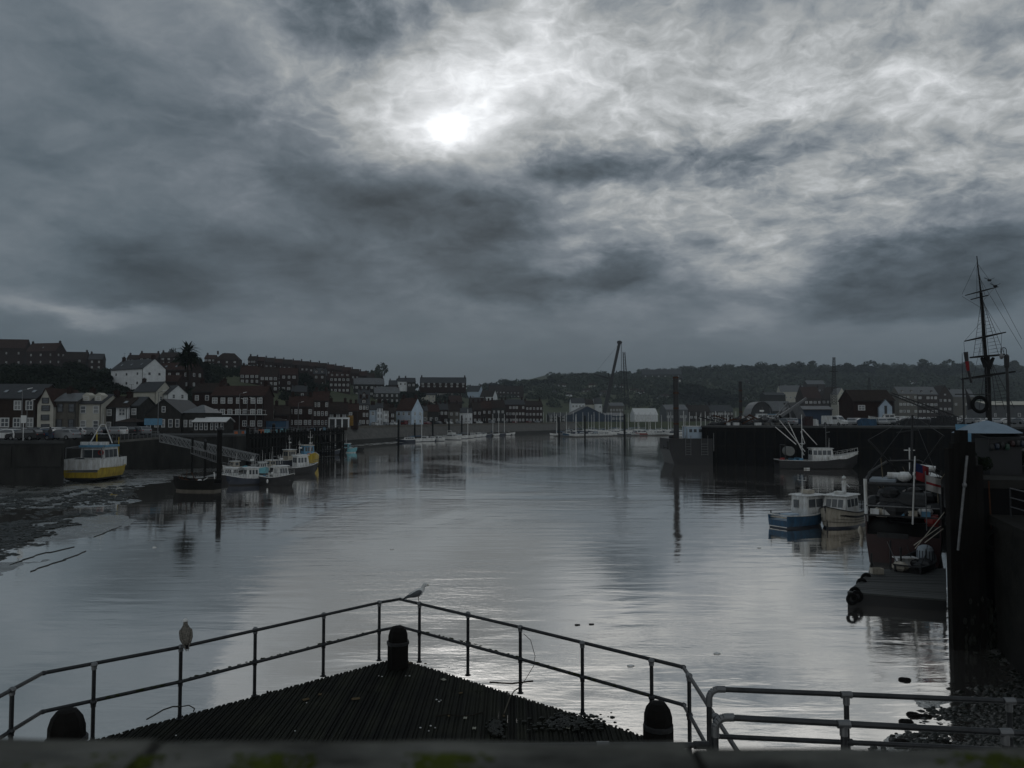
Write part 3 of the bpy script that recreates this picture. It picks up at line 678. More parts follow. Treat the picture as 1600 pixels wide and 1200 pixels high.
for (px, py) in ((592, 1056), (597, 1057), (634, 1056), (640, 1056), (682, 1093), (686, 1096), (689, 1094), (461, 1142), (670, 1142), (673, 1134), (680, 1137), (184, 1146), (190, 1146), (275, 1149), (305, 1111), (699, 1042), (702, 1043), (541, 1044), (657, 1137), (479, 1098)):
    mb.ball(deckpt(px, py, .014), random.uniform(.009, .016), (1.2, 1, .6), 6, 4)
tag(mb.build('droppings', m_grit), 'scattered white specks on the ribbed jetty deck', kind='stuff')
mb = MB()
for _ in range(260):
    u = random.gauss(0, 1); v = random.gauss(0, .5); q = deckpt(890+u*28, 1128+v*12+abs(u)*1, .02)
    mb.ball(q, random.uniform(.012, .035), (1.5, 1, .8), 5, 3)
for _ in range(120): q = deckpt(775+random.gauss(0, 7), 1138+random.gauss(0, 6), .03); mb.ball(q, random.uniform(.012, .04), (1, 1, 1.2), 5, 3)
tag(mb.build('weed_patch', m_weed), 'black clump of drift weed on the deck near its right edge', kind='stuff')

# ---- gulls
m_gw = mat('gull_white', (.72, .73, .72), .85, .25, 18); m_gg = mat('gull_grey', (.12, .13, .14), .85, .35, 25, .3, 80); m_gb = mat('juvenile_mottle', (.24, .22, .19), .9, .75, 55, .4, 90, col2=(.03, .028, .025))
m_beak = mat('gull_beak', (.10, .085, .03), .5); m_leg = mat('gull_leg', (.16, .12, .10), .6); m_eye = mat('gull_eye', (.01, .01, .01), .1); m_gdk = mat('gull_dark_feather', (.02, .02, .021), .85, .3, 20)
def gull(label, loc, rz, tilt, headz, mb_mat, wing_mat, head_mat, tail_mat, fat=.95):
    t = thing('seagull', label, 'gull', loc, rz, 'gulls perched on the jetty rail')      # faces +y
    sxw = fat
    def ax(y, z, r, sx=.9): return [(r*sx*math.cos(2*math.pi*i/12), y, z+r*math.sin(2*math.pi*i/12)) for i in range(12)]
    c, s_ = math.cos(tilt), math.sin(tilt)
    sec = [(-.20, .03, .012), (-.165, .032, .030), (-.12, .036, .048), (-.06, .040, .066), (0, .040, .074), (.05, .046, .070), (.085, .060, .056), (.108, .085, .042), (.118, .112, .035), (.126, .135, .036), (.140, .150, .036), (.158, .156, .030), (.172, .154, .018), (.178, .152, .006)]
    def tr(y, z): return (y*c-z*s_, y*s_+z*c)
    rings = []
    for k, (y, z, r) in enumerate(sec):
        if k < 8: yy, zz = tr(y, z); rot = tilt
        else: yb, zb = tr(.085, .060); f = (k-7)/7; yy, zz = yb+(y-.085)*(.75+.0), zb+(z-.06)+headz*f; rot = tilt*(1-f)
        u = rot+(.9 if 7 <= k <= 9 else 0); ring = []
        for i in range(12):
            a = 2*math.pi*i/12; dx = r*(sxw if k < 8 else .9)*math.cos(a); dn = r*math.sin(a); ring.append((dx, yy-dn*math.sin(u), zz+dn*math.cos(u)))
        rings.append(ring)
    mb = MB(); mb.loft(rings); o = mb.build('body', mb_mat, t, True); md = o.modifiers.new('s', 'SUBSURF'); md.levels = md.render_levels = 1
    hy = sum(p[1] for p in rings[10])/12; hz = sum(p[2] for p in rings[10])/12
    mb = MB(); mb.ball((0, hy+.008, hz), .0405, (.9, 1.12, .98), 12, 8); mb.build('head', head_mat, t, True)
    mb = MB(); mb.loft([[(.009*math.cos(2*math.pi*i/8)*q, hy+y, hz-.004+z+.011*math.sin(2*math.pi*i/8)*q) for i in range(8)] for y, q, z in ((.045, 1, 0), (.065, .85, -.001), (.082, .65, -.004), (.092, .2, -.012))]); mb.build('beak', m_beak, t, True)
    for sx in (-1, 1):
        mb = MB(); mb.ball((sx*.030, hy+.022, hz+.008), .0055, n=8, m=6); mb.build('eye', m_eye, t, True)
        mb = MB(); rr = []
        for (y, z, h, w) in ((.075, .050, .012, .012), (.05, .048, .040, .02), (0, .042, .054, .023), (-.07, .040, .046, .02), (-.14, .036, .032, .015), (-.21, .030, .018, .010), (-.275, .026, .006, .005)):
            yy, zz = tr(y, z+.006); ring = []
            for i in range(10):
                a = 2*math.pi*i/10; xx = sx*(.058*fat*(1 if y > -.1 else max(.2, (y+.30)/.2))+w*math.cos(a)); dn = h*math.sin(a); ring.append((xx, yy-dn*s_, zz+dn*c))
            rr.append(ring)
        mb.loft(rr); w_ = mb.build('wing', wing_mat, t, True)
        mb = MB()
        for k in range(4):
            a0 = tr(-.18-.01*k, .03+.004*k); a1 = tr(-.30+.012*k, .020+.006*k); mb.bar((sx*.022, a0[0], a0[1]), (sx*.012, a1[0], a1[1]), .012, .004)
        mb.build('primaries', m_gdk, w_)
        fy, fz = 0.0, -.075
        mb = MB(); mb.tube((sx*.024, .0, -.02), (sx*.024, -.006, -.055), .008, .005, 6); mb.tube((sx*.024, -.006, -.055), (sx*.024, .004, -.118), .0045, n=6); mb.build('leg', m_leg, t)
        mb = MB()
        for k in (-1, 0, 1): mb.tube((sx*.024, .004, -.118), (sx*.024+k*.014, .042-abs(k)*.008, -.121), .004, .002, 5)
        mb.add([(sx*.024, .004, -.119), (sx*.024-.014, .034, -.121), (sx*.024, .042, -.121), (sx*.024+.014, .034, -.121), (sx*.024, .004, -.122), (sx*.024-.014, .034, -.123), (sx*.024, .042, -.123), (sx*.024+.014, .034, -.123)], [(0, 1, 2, 3), (7, 6, 5, 4), (0, 4, 5, 1), (1, 5, 6, 2), (2, 6, 7, 3), (3, 7, 4, 0)])
        mb.build('foot', m_leg, t)
    mb = MB()
    for k in range(5):
        a0 = tr(-.15, .028); a1 = tr(-.255, .012); mb.bar((0, a0[0], a0[1]), ((k-2)*.014, a1[0], a1[1]), .016, .005)
    mb.build('tail', tail_mat, t)
    return t
g1 = gull('mottled brown young gull with its back to us on the left jetty rail', (P(290, 1000, 12.14).x, 12.14, TZ+.027+.121), R(28), .62, .035, m_gb, m_gb, m_gw, m_gdk, 1.25); g1.scale = (1.04,)*3; g1.location.z += .005
g2 = gull('white gull with grey wings facing right at the tip of the jetty rail', (P(654, 930, 14.9).x, 14.9, TZ+.027+.121), R(-78), .30, .01, m_gw, m_gg, m_gw, m_gw); g2.scale = (1.05,)*3; g2.location.z += .008

# ---- blurred timber parapet of the bridge just in front of the camera
t = thing('bridge_parapet', 'out of focus weathered timber rail with moss across the bottom edge', 'rail')
m_grain = mat('weathered_timber', (.17, .168, .15), .85, .75, 11, .8, 20, col2=(.022, .022, .02), stretch=(1, 2.5, 2.5))
D = .34
for i, (xa, xb, dz) in enumerate(((-.60, -.155, .0), (-.150, .075, -.0015), (.080, .62, -.004))):
    zt = zat(1150, D)-.002+dz; mb = MB(); n = 26; rings = []
    for k in range(n+1):
        x = xa+(xb-xa)*k/n; w = mnoise.noise(Vector((x*14, 0, i)))*.0022
        rings.append([(x, .22, zt-.10), (x, .22, zt-.004+w), (x, .235, zt+w), (x, D, zt+w+.001), (x, D+.012, zt-.006+w), (x, D+.012, zt-.10)])
    mb.loft(rings); mb.build('timber', m_grain, t)
mb = MB()
for _ in range(5200):
    c, w_ = random.choice(((-.25, .016), (-.23, .012), (-.215, .01), (-.16, .008), (-.10, .007), (-.03, .006), (-.025, .006), (.20, .01), (.26, .01))); x = random.gauss(c, w_); y = random.uniform(.235, .327)
    mb.ball((x, y, zat(1150, D)-.0022), random.uniform(.0005, .0016), (1.6, 1.2, .5), 5, 3)
o = mb.build('moss', mat('bright_moss', (.062, .078, .012), .95, .45, 60), t); o['kind'] = 'stuff'
# ================================================================ houses
WIN = {}
def win_meshes(w, h, bars, fm):
    key = (round(w, 1), round(h, 1), bars, fm.name)
    if key in WIN: return WIN[key]
    w, h = key[0], key[1]; t = max(.09, min(w, h)*.12); fr = MB()
    fr.box(-w/2, w/2, -.10, .03, 0, t); fr.box(-w/2, w/2, -.10, .03, h-t, h); fr.box(-w/2, -w/2+t, -.10, .03, t, h-t); fr.box(w/2-t, w/2, -.10, .03, t, h-t)
    if bars: fr.box(-w/2+t, w/2-t, -.09, .02, h*.5-t*.35, h*.5+t*.35)
    if bars > 1: fr.box(-t*.35, t*.35, -.085, .015, t, h-t)
    gl = MB(); gl.box(-w/2+t, w/2-t, -.05, .01, t, h-t)
    WIN[key] = (fr.mesh('window', fm), gl.mesh('pane', m_glass), gl.mesh('pane', m_curtain_sky)); return WIN[key]
FLAT = {}
def window(parent, x, y, z, w, h, rz=0.0, bars=1, fm=None, light=.4, sub=True):
    fm = fm or m_frame; a, b, c = win_meshes(w, h, bars, fm)
    f = link('window', a, parent); f.location = (x, y, z); f.rotation_euler = (0, 0, rz)
    link('pane', c if random.random() < light else b, f)
    return f
def house(label, px0, px1, ye, yr, D=None, yb=None, yaw=0.0, dep=8.0, wall=None, roof=None, storeys=2, cols=3, kind='x', bars=1, fm=None, chim=1, sky=0, dorm=0,
          ww=1.0, wh=1.4, name='house', cat='house', group=None, light=.5, side=1, door=0, hip=0, zb=None, rows=None, found=8.0, gable_mat=None, wins=True, yref=None):
    """front wall spans px0..px1 in the photograph; ye, yr: eaves and ridge at its left end (kind x: ridge along the front, y: gable to the front)"""
    wall = wall or m_brick; roof = roof or m_tile
    if D is None: D = hit((px0+px1)/2, yb) or 500
    X0 = kx(px0)*D; k1 = kx(px1); ca, sa = math.cos(yaw), math.sin(yaw)
    L = (k1*D-X0)/(ca-k1*sa)
    if L < 0: L = abs(L)
    cx, cy = X0+ca*L/2, D+sa*L/2
    z0 = zb if zb is not None else (zat(yb, D) if yb else height(cx, cy))
    He = max(2.2, zat(ye, D)-z0); Hr = max(He+.8, zat(yr, D)-z0)
    found = min(found, 3.0 if D > 250 else 5.0) if zb is None else 1.0
    t = thing(name, label, cat, (cx, cy, z0), yaw, group)
    h = L/2; mb = MB()
    if kind == 'x': pf = [(0, -found), (dep, -found), (dep, He), (dep/2, Hr if not hip else He), (0, He)]; mb.loft([[(-h, y, z) for y, z in pf], [(h, y, z) for y, z in pf]])
    else: pf = [(-h, -found), (h, -found), (h, He), (0, Hr), (-h, He)]; mb.loft([[(x, 0, z) for x, z in pf], [(x, dep, z) for x, z in pf]])
    mb.build('wall', wall, t)
    ov = .25; th = .16; mb = MB()
    if hip:
        i = min(h*.9, dep/2*.95); b0 = [(-h-ov, -ov, He), (h+ov, -ov, He), (h+ov, dep+ov, He), (-h-ov, dep+ov, He)]
        mb.add(b0+[(-h+i, dep/2, Hr), (h-i, dep/2, Hr)], [(0, 1, 5, 4), (1, 2, 5), (2, 3, 4, 5), (3, 0, 4), (3, 2, 1, 0)])
    elif kind == 'x':
        s_ = (Hr-He)/(dep/2)
        for yy, q in ((-ov, 1), (dep+ov, -1)):
            e0 = He-ov*s_; mb.loft([[(x, yy, e0+.02), (x, dep/2, Hr+.02), (x, dep/2, Hr+th), (x, yy, e0+th)] for x in (-h-ov, h+ov)])
    else:
        s_ = (Hr-He)/h
        for xx in (-h-ov, h+ov):
            e0 = He-ov*s_; mb.loft([[(xx, y, e0+.02), (0, y, Hr+.02), (0, y, Hr+th), (xx, y, e0+th)] for y in (-ov, dep+ov)])
    rf = mb.build('roof', roof, t)
    if D < 330 and kind == 'x' and not hip:
        mb = MB(); mb.box(-h-.2, h+.2, -ov-.14, -ov-.02, He-ov*s_-.06, He-ov*s_+.06); mb.build('gutter', m_dframe, t)
        mb = MB(); mb.box(h-.35, h-.25, -.12, -.02, 0, He-.1); mb.build('downpipe', m_dframe, t)
    for i in range(chim):
        mb = MB()
        if kind == 'x': u = [-h+.8, h-.8, 0][i % 3] if chim < 4 else -h+.8+(2*h-1.6)*i/(chim-1); c = (u, dep/2)
        else: c = (0, [dep-.9, .9, dep/2][i % 3])
        mb.box(c[0]-.42, c[0]+.42, c[1]-.55, c[1]+.55, Hr-.8, Hr+1.15); mb.box(c[0]-.5, c[0]+.5, c[1]-.63, c[1]+.63, Hr+1.152, Hr+1.3)
        for q in (-.3, .05, .35): mb.tube((c[0], c[1]+q, Hr+1.3), (c[0], c[1]+q, Hr+1.65), .12, .10, 6)
        ch_ = mb.build('chimney', m_brick, rf)
        if D < 420 and i == 0:
            mb = MB(); zt_ = Hr+1.3; mb.tube((c[0]+.3, c[1], zt_-.6), (c[0]+.3, c[1], zt_+1.7), .03, n=4)
            for q in range(5): mb.tube((c[0]-.1+q*.2, c[1]-.3, zt_+1.6), (c[0]-.1+q*.2, c[1]+.3, zt_+1.6), .02, n=4)
            mb.tube((c[0]-.2, c[1], zt_+1.6), (c[0]+.8, c[1], zt_+1.6), .02, n=4); mb.build('aerial', m_dsteel, ch_)
    if wins and cols:
        sh = He/storeys; w = min(ww, L/cols*.62); hh = min(wh, sh*.62)
        for r in range(storeys):
            for c in range(cols):
                x = -h+L*(c+.5)/cols
                if r == 0 and door and c == cols//2:
                    mb = MB(); mb.box(x-.5, x+.5, -.08, .02, .05, 2.1); mb.build('door', door if not isinstance(door, int) else m_navy, t); continue
                if random.random() < .06: continue
                w_ = w*random.choice((1, 1, 1, .8, 1.15)) if cols > 2 else w
                window(t, x+random.uniform(-.1, .1), 0, r*sh+sh*.30, min(w_, L/cols*.8), hh, 0, bars, fm, light)
        if kind == 'y' and Hr-He > 2.4: window(t, 0, 0, He+.2, w*.8, min(1.2, (Hr-He)*.45), 0, bars, fm, light)
        if side and dep > 6 and wins:
            for sx, rz in ((-h, -math.pi/2), (h, math.pi/2)):
                vis = (yaw > 0.08 and sx < 0) or (yaw < -.08 and sx > 0)
                if vis:
                    for r in range(storeys):
                        for c in range(2): window(t, sx, dep*(.28+.44*c), r*sh+sh*.3, w, hh, rz, bars, fm, light)
    if kind == 'x' and sky:
        s_ = (Hr-He)/(dep/2); a = math.atan(s_)
        for i in range(sky):
            x = -h+L*(i+.6)/(sky+.2); y = dep/2*.42; z = He+y*s_+th+.05
            mb = MB(); M_ = Matrix.Translation((x, y, z)) @ Matrix.Rotation(a, 4, 'X'); mb.box(-.42, .42, -.62, .62, -.06, .05, M_); f = mb.build('rooflight', m_dframe, rf)
            mb = MB(); mb.box(-.35, .35, -.54, .54, .052, .065, M_); mb.build('pane', m_skyl, rf)
    if kind == 'x' and dorm:
        s_ = (Hr-He)/(dep/2)
        for i in range(dorm):
            x = -h+L*(i+.5)/dorm; y0 = dep*.10; z = He+y0*s_; dw, dh = .75, min(1.5, (Hr-He)*.7)
            mb = MB(); pf = [(x-dw, z), (x+dw, z), (x+dw, z+dh), (x, z+dh+.55), (x-dw, z+dh)]
            mb.loft([[(q[0], y0, q[1]) for q in pf], [(q[0], y0+dep*.28, q[1]) for q in pf]]); d_ = mb.build('dormer', wall if gable_mat is None else gable_mat, t)
            f = link('window', win_meshes(1.0, dh*.7, 1, fm or m_frame)[0], d_); f.location = (x, y0, z+.15)
    HOUSES.append(t); return t
HOUSES = []
A25, A35, A45 = R(25), R(35), R(45)
# --- hilltop left
house('dark brick house on the hilltop at the far left edge of the picture', -22, 36, 543, 529, yb=572, yaw=R(8), dep=9, cols=3, light=.8, chim=1)
house('brick house on the left hilltop with a big chimney and bright bay windows', 38, 84, 549, 536, yb=571, yaw=R(-12), dep=9, cols=3, light=.9, chim=2, sky=1)
house('hilltop house with a gable and a tall chimney behind the trees on the left', 92, 132, 561, 549, yb=573, yaw=R(10), dep=8, cols=2, roof=m_tile2, light=.2, chim=2)
house('small square house at the end of the left hilltop row above the white house', 136, 158, 561, 552, yb=578, yaw=R(12), dep=7, cols=2, light=.9, roof=m_slate, chim=1)
# --- quayside row, left
house('long brick quayside building with five rooflights at the left edge', -60, 56, 622, 599, D=158, yaw=R(3), dep=11, cols=6, ww=1.7, wh=2.0, bars=2, sky=5, light=.25, chim=0, wall=m_brick2, roof=m_slate)
house('tall narrow white gabled house with three dark windows on the left quay', 58, 83, 632, 607, D=157, yaw=R(2), dep=12, kind='y', cols=1, storeys=3, ww=1.7, wh=1.3, wall=m_cream, fm=m_dframe, light=0, chim=0)
house('stone house with a pale slate roof between the white gable and the cream house', 84, 120, 627, 614, D=158, yaw=R(2), dep=9, cols=2, wall=m_stone, roof=m_lslate, fm=m_dframe, ww=1.2, wh=1.8, light=0, chim=1)
house('cream house with two dormers facing the left quay car park', 121, 159, 630, 616, D=159, yaw=R(2), dep=9, cols=2, wall=m_cream, roof=m_slate, dorm=2, gable_mat=m_cream, ww=1.2, wh=1.6, light=.3, chim=1)
house('dark stone house with a broad roof right of the cream dormered house', 160, 180, 636, 619, D=161, yaw=R(3), dep=9, cols=1, wall=m_dstone, roof=m_tile2, light=.2, chim=1)
house('narrow white house beside the dark stone one on the left quay', 181, 200, 636, 621, D=161, yaw=R(3), dep=9, cols=1, wall=m_white, roof=m_tile2, bars=2, ww=1.4, wh=1.7, sky=1, light=.2, chim=1)
house('grey rendered house with a slate roof at the end of the left quay row', 201, 216, 634, 620, D=162, yaw=R(3), dep=9, cols=1, wall=m_dstone, roof=m_slate, light=.5, chim=0)
house('small open pavilion with a hipped tiled roof on the left quay', 180, 214, 663, 657, D=150, yaw=0, dep=5, cols=0, wall=m_dsteel, roof=m_tile2, chim=0, hip=1, cat='shelter', name='pavilion', found=1)
# --- hillside, left middle
house('big white house on the hillside with four small dark windows', 172, 222, 578, 563, yb=606, yaw=R(-32), dep=9, cols=3, wall=m_white, roof=m_slate, fm=m_dframe, ww=.8, wh=.9, light=0, sky=3, chim=2)
house('brick house with three rooflights beside the big white house', 244, 296, 578, 566, yb=608, yaw=R(-10), dep=9, cols=4, storeys=2, sky=3, ww=1.3, light=.8, chim=1)
house('low brown roofed house squeezed between the white house and the rooflight house', 226, 246, 574, 565, yb=596, yaw=R(5), dep=8, cols=1, light=.2, chim=0, roof=m_tile2)
house('low brick extension with wide windows in front of the rooflight house', 246, 276, 596, 586, yb=614, yaw=R(-5), dep=6, cols=3, storeys=1, ww=1.8, light=1, chim=0)
house('cream cottage with a dark roof below the big white house', 208, 243, 612, 597, yb=632, yaw=R(-25), dep=7, cols=1, storeys=1, wall=m_cream, roof=m_slate, light=.2, chim=1)
house('small white cottage with a white gable below the brick houses', 240, 262, 616, 603, yb=636, yaw=R(-38), dep=7, cols=1, wall=m_white, roof=m_slate, light=.3, chim=0)
house('boathouse restaurant with a broad grey gable and a blue window band', 228, 283, 646, 624, D=150, yaw=R(4), dep=14, kind='y', cols=5, storeys=1, wall=m_dstone, roof=m_slate, ww=1.5, wh=1.6, light=.2, chim=0, name='restaurant', cat='building')
house('pale roofed wing with bright windows joined to the boathouse restaurant', 285, 320, 645, 632, D=151, yaw=R(0), dep=9, hip=1, cols=4, storeys=1, wall=m_dstone, roof=m_lslate, ww=1.1, light=.9, chim=0, name='restaurant', cat='building')
house('low flat building with a white canopy beside the restaurant', 302, 352, 663, 659, D=149, yaw=R(2), dep=5, cols=6, storeys=1, wall=m_dstone, roof=m_frame, ww=.8, light=.4, chim=0, name='kiosk', cat='building')
house('big brick block of flats with three rows of bright windows behind the jetty', 330, 412, 618, 602, D=192, yaw=R(6), dep=12, cols=7, storeys=3, ww=1.4, wh=1.5, bars=2, light=.7, chim=2, name='apartment_building', cat='flats')
fl = HOUSES[-1]
house('mansard topped brick building behind the left end of the flats', 300, 345, 612, 598, D=205, yaw=R(2), dep=10, cols=3, storeys=3, light=.2, chim=2, roof=m_tile2)
# --- skyline houses middle left
for i, (a, b, e, r, yb, rf, nm, lab) in enumerate(((196, 214, 561, 554, 572, m_tile2, 1, 'small house on the skyline just left of the chimney pair above the white house'), (214, 244, 559, 551, 570, m_tile, 2, 'tiled skyline house directly above the big white house'),
        (248, 276, 558, 550, 570, m_tile2, 1, 'low skyline house left of the spiky palm'), (318, 334, 560, 554, 572, m_tile, 1, 'little skyline house right of the spiky palm'), (334, 372, 562, 551, 576, m_tile2, 1, 'hipped roof house alone on the skyline right of the palm'),
        (386, 398, 562, 556, 575, m_tile2, 1, 'small gabled house on the skyline before the long terrace'))):
    house(lab, a, b, e, r, yb=yb, yaw=R(6), dep=8, cols=3, roof=rf, chim=nm, hip=(i == 4), light=.4, ww=1.1, wh=1.1)
# --- long terrace along the skyline, stepping down to the right
xs = [398, 412, 426, 440, 455, 468, 482, 496, 510, 522, 535, 548, 561, 573, 585]
for i in range(len(xs)-1):
    x0, x1 = xs[i], xs[i+1]; yr_ = interp(x0, (398, 450, 500, 540, 585), (557, 562, 567, 574, 586))
    house(f'{ordinal(i, len(xs)-1)} house of the long brick terrace stepping down the skyline', x0, x1-.4, yr_+7, yr_, yb=yr_+18, yaw=R(14), dep=9, cols=2, chim=1, roof=[m_tile, m_tile2][i % 2], light=.3, ww=1.0, wh=1.1, group='houses of the skyline terrace', storeys=1, side=0)
# --- middle tier
for (a, b, e, r, yb, st, co, wl, rf, kw, lab) in (
        (374, 404, 585, 571, 600, 2, 4, m_brick, m_tile, {}, 'brick gabled block with a row of bright windows above the flats'),
        (405, 433, 588, 573, 612, 3, 4, m_brick, m_tile2, dict(yaw=R(14)), 'tall brick house with four bright windows under its eaves above the quay'),
        (430, 463, 585, 574, 612, 3, 4, m_brick, m_tile, {}, 'long roofed brick house with arched ground floor windows on the middle terrace'),
        (405, 420, 608, 600, 615, 1, 2, m_brick, m_tile2, {}, 'low house tucked below the tall brick house'),
        (489, 507, 584, 575, 604, 2, 2, m_brick2, m_slate, dict(dorm=2), 'brown house with two dormers right of the bushes on the slope'),
        (514, 546, 589, 581, 614, 3, 5, m_brick, m_tile, dict(dorm=4), 'tall brick terrace block with four dormers in the middle of the slope'),
        (553, 600, 600, 590, 620, 2, 6, m_dstone, m_lslate, dict(sky=3, yaw=R(15)), 'dark house with a pale slate roof and three bright rooflights'),
        (585, 624, 614, 604, 630, 2, 5, m_dstone, m_lslate, dict(sky=3, yaw=R(14)), 'lower slate roofed house with three rooflights nearer the white gable'),
        (455, 478, 612, 602, 622, 1, 2, m_brick, m_slate, {}, 'small slate roofed house half hidden below the bushes'),
        (560, 577, 622, 608, 650, 3, 2, m_brick2, m_slate, dict(dorm=1), 'narrow brown three storey house with one dormer near the white houses')):
    house(lab, a, b, e, r, yb=yb, dep=9, storeys=st, cols=co, wall=wl, roof=rf, chim=2, light=.8, ww=1.2, wh=1.3, **{**dict(yaw=R(10)), **kw})
# --- quay tier, middle left
for (a, b, e, r, D, st, co, wl, rf, kw, lab) in (
        (405, 424, 640, 632, 205, 1, 2, m_greyg, m_tile2, dict(kind='y', fm=m_dframe), 'grey green gabled building beside the flats on the quay'),
        (425, 451, 648, 633, 212, 1, 2, m_brick, m_tile2, {}, 'brown roofed wing behind the grey green gable'),
        (416, 447, 661, 654, 196, 1, 0, m_blue, m_tile2, dict(hip=1, name='hut', cat='hut'), 'low blue hut with a hipped roof in front of the grey green gable'),
        (451, 488, 635, 619, 222, 2, 5, m_brick, m_tile, {}, 'brick terrace with five bright windows behind the timber jetty'),
        (489, 513, 626, 611, 236, 3, 4, m_brick, m_tile, {}, 'three storey brick house with paired windows behind the timber jetty'),
        (513, 543, 646, 628, 246, 2, 3, m_brick2, m_tile2, {}, 'brown house above the white fronted garages'),
        (544, 560, 642, 630, 262, 2, 2, m_brick, m_tile, {}, 'small brick house with an orange sign right of the garages'),
        (560, 577, 632, 622, 275, 3, 3, m_brick2, m_slate, dict(dorm=1), 'brown three storey house facing the road left of the blue grey shop'),
        (578, 588, 640, 632, 287, 2, 1, m_bluew, m_slate, {}, 'narrow blue grey house left of the bright white one'),
        (588.5, 598, 637, 629, 292, 3, 2, m_white, m_slate, {}, 'bright white three storey house on the riverside road'),
        (599, 607, 641, 630, 298, 3, 1, m_white, m_tile2, {}, 'thin white house right of the bright three storey house'),
        (608, 618, 645, 636, 306, 2, 1, m_brick2, m_tile2, {}, 'low brown house left of the tall blue white gable'),
        (619, 643, 641, 622, 316, 2, 3, m_bluew, m_tile, dict(yaw=R(-25), sky=0), 'tall pale blue gabled house on the riverside road'),
        (644, 668, 642, 634, 335, 1, 3, m_stone, m_slate, {}, 'grey stone building right of the pale blue gable'),
        (669, 686, 643, 632, 352, 1, 2, m_dstone, m_tile, {}, 'dark low house right of the grey stone building'),
        (687, 700, 640, 630, 362, 2, 2, m_brick, m_slate, {}, 'brick house standing before the gabled pair'),
        (701, 718, 642, 630, 375, 2, 2, m_stone, m_tile2, {}, 'stone house left of the low white house'),
        (719, 738, 645, 637, 385, 1, 3, m_white, m_slate, {}, 'low white house with black windows by the tall pile'),
        (739, 752, 640, 628, 398, 2, 2, m_brick, m_tile2, {}, 'brick house right of the low white house'),
        (753, 768, 638, 626, 410, 2, 2, m_brick2, m_tile, {}, 'brown gabled house further along the river road'),
        (769, 789, 637, 625, 425, 2, 3, m_dstone, m_tile2, {}, 'dark stone terrace before the long windowed building'),
        (790, 820, 632, 624, 440, 3, 6, m_brick, m_slate, dict(bars=1), 'long brick terrace with three rows of white windows by the river'),
        (821, 848, 634, 626, 460, 3, 5, m_brick, m_tile2, {}, 'last brick terrace with white windows before the boatyard')):
    kw = {**dict(yaw=R(12)), **kw}
    house(lab, a, b, e, r, D=D, zb=6.05, dep=9, storeys=st, cols=co, wall=wl, roof=rf, chim=0 if kw.get('hip') or kw.get('kind') else 2, light=.75, ww=1.1, wh=1.4, **kw)
# white fronted garages
t = thing('garage', 'white framed row of three garage openings under the brown house', 'garage', (P(514, 660, 240).x, 240, 6.05), R(12)); mb = MB()
for x in (0, 2.0, 4.0, 6.0): mb.box(x-.22, x+.22, -.3, .3, 0, 2.6)
mb.box(-.3, 6.3, -.32, .32, 2.602, 3.1); mb.build('frame', m_white, t)
for x in (0, 2, 4): mb = MB(); mb.box(x+.25, x+1.75, 0, .1, 0, 2.5); mb.build('door', m_black, t)
mb = MB(); mb.box(0, 1.6, -.1, .1, 0, 3.4); o = mb.build('sign', mat('amber_sign', (.32, .18, .03), .6)); o.location = (P(544.5, 650, 258).x, 258, 6.4); tag(o, 'tall amber sign board on the small brick house', 'sign')
# --- right of middle: slope houses
for (a, b, e, r, yb, st, co, wl, rf, kw, lab) in (
        (608, 622, 601, 594, 612, 1, 2, m_brick2, m_slate, {}, 'dark roofed house on the skyline right of the round tree'),
        (622, 636, 596, 590, 604, 1, 2, m_white, m_slate, {}, 'small white house high on the skyline'),
        (636, 649, 597, 590, 606, 1, 2, m_dstone, m_slate, dict(chim=0), 'dark house right of the small white skyline house'),
        (656, 728, 598, 589, 606, 2, 8, m_brick, m_slate, dict(dorm=0, yaw=R(4), dep=12), 'long dark building with a flat ridge on the skyline'),
        (660, 680, 617, 608, 629, 2, 3, m_cream, m_slate, {}, 'cream house with a gable halfway up the slope'),
        (652, 661, 615, 606, 622, 1, 1, m_stone, m_tile2, dict(kind='y'), 'pale gable end left of the cream house'),
        (684, 708, 612, 605, 620, 1, 3, m_stone, m_lslate, {}, 'low pale roofed house right of the cream house'),
        (730, 748, 612, 603, 624, 1, 1, m_bluew, m_slate, dict(yaw=R(-30)), 'white walled house with a steep gable on the slope'),
        (750, 770, 620, 610, 628, 1, 1, m_white, m_tile2, dict(yaw=R(-30)), 'stepped white house just below the steep white gable'),
        (764, 790, 610, 602, 622, 2, 5, m_brick2, m_tile2, dict(yaw=R(4)), 'brown flats on the far slope, left block'),
        (791, 818, 611, 603, 622, 2, 5, m_brick2, m_tile2, dict(yaw=R(4)), 'brown flats on the far slope, right block'),
        (702, 722, 628, 618, 640, 1, 2, m_brick, m_tile, {}, 'brown roofed house behind the low white house'),
        (735, 760, 630, 621, 640, 1, 2, m_brick, m_tile2, {}, 'brown house with a long roof on the lower slope')):
    kw = {**dict(yaw=R(12), dep=9, chim=2), **kw}
    house(lab, a, b, e, r, yb=yb, storeys=st, cols=co, wall=wl, roof=rf, light=.6, ww=1.3, wh=1.4, **kw)
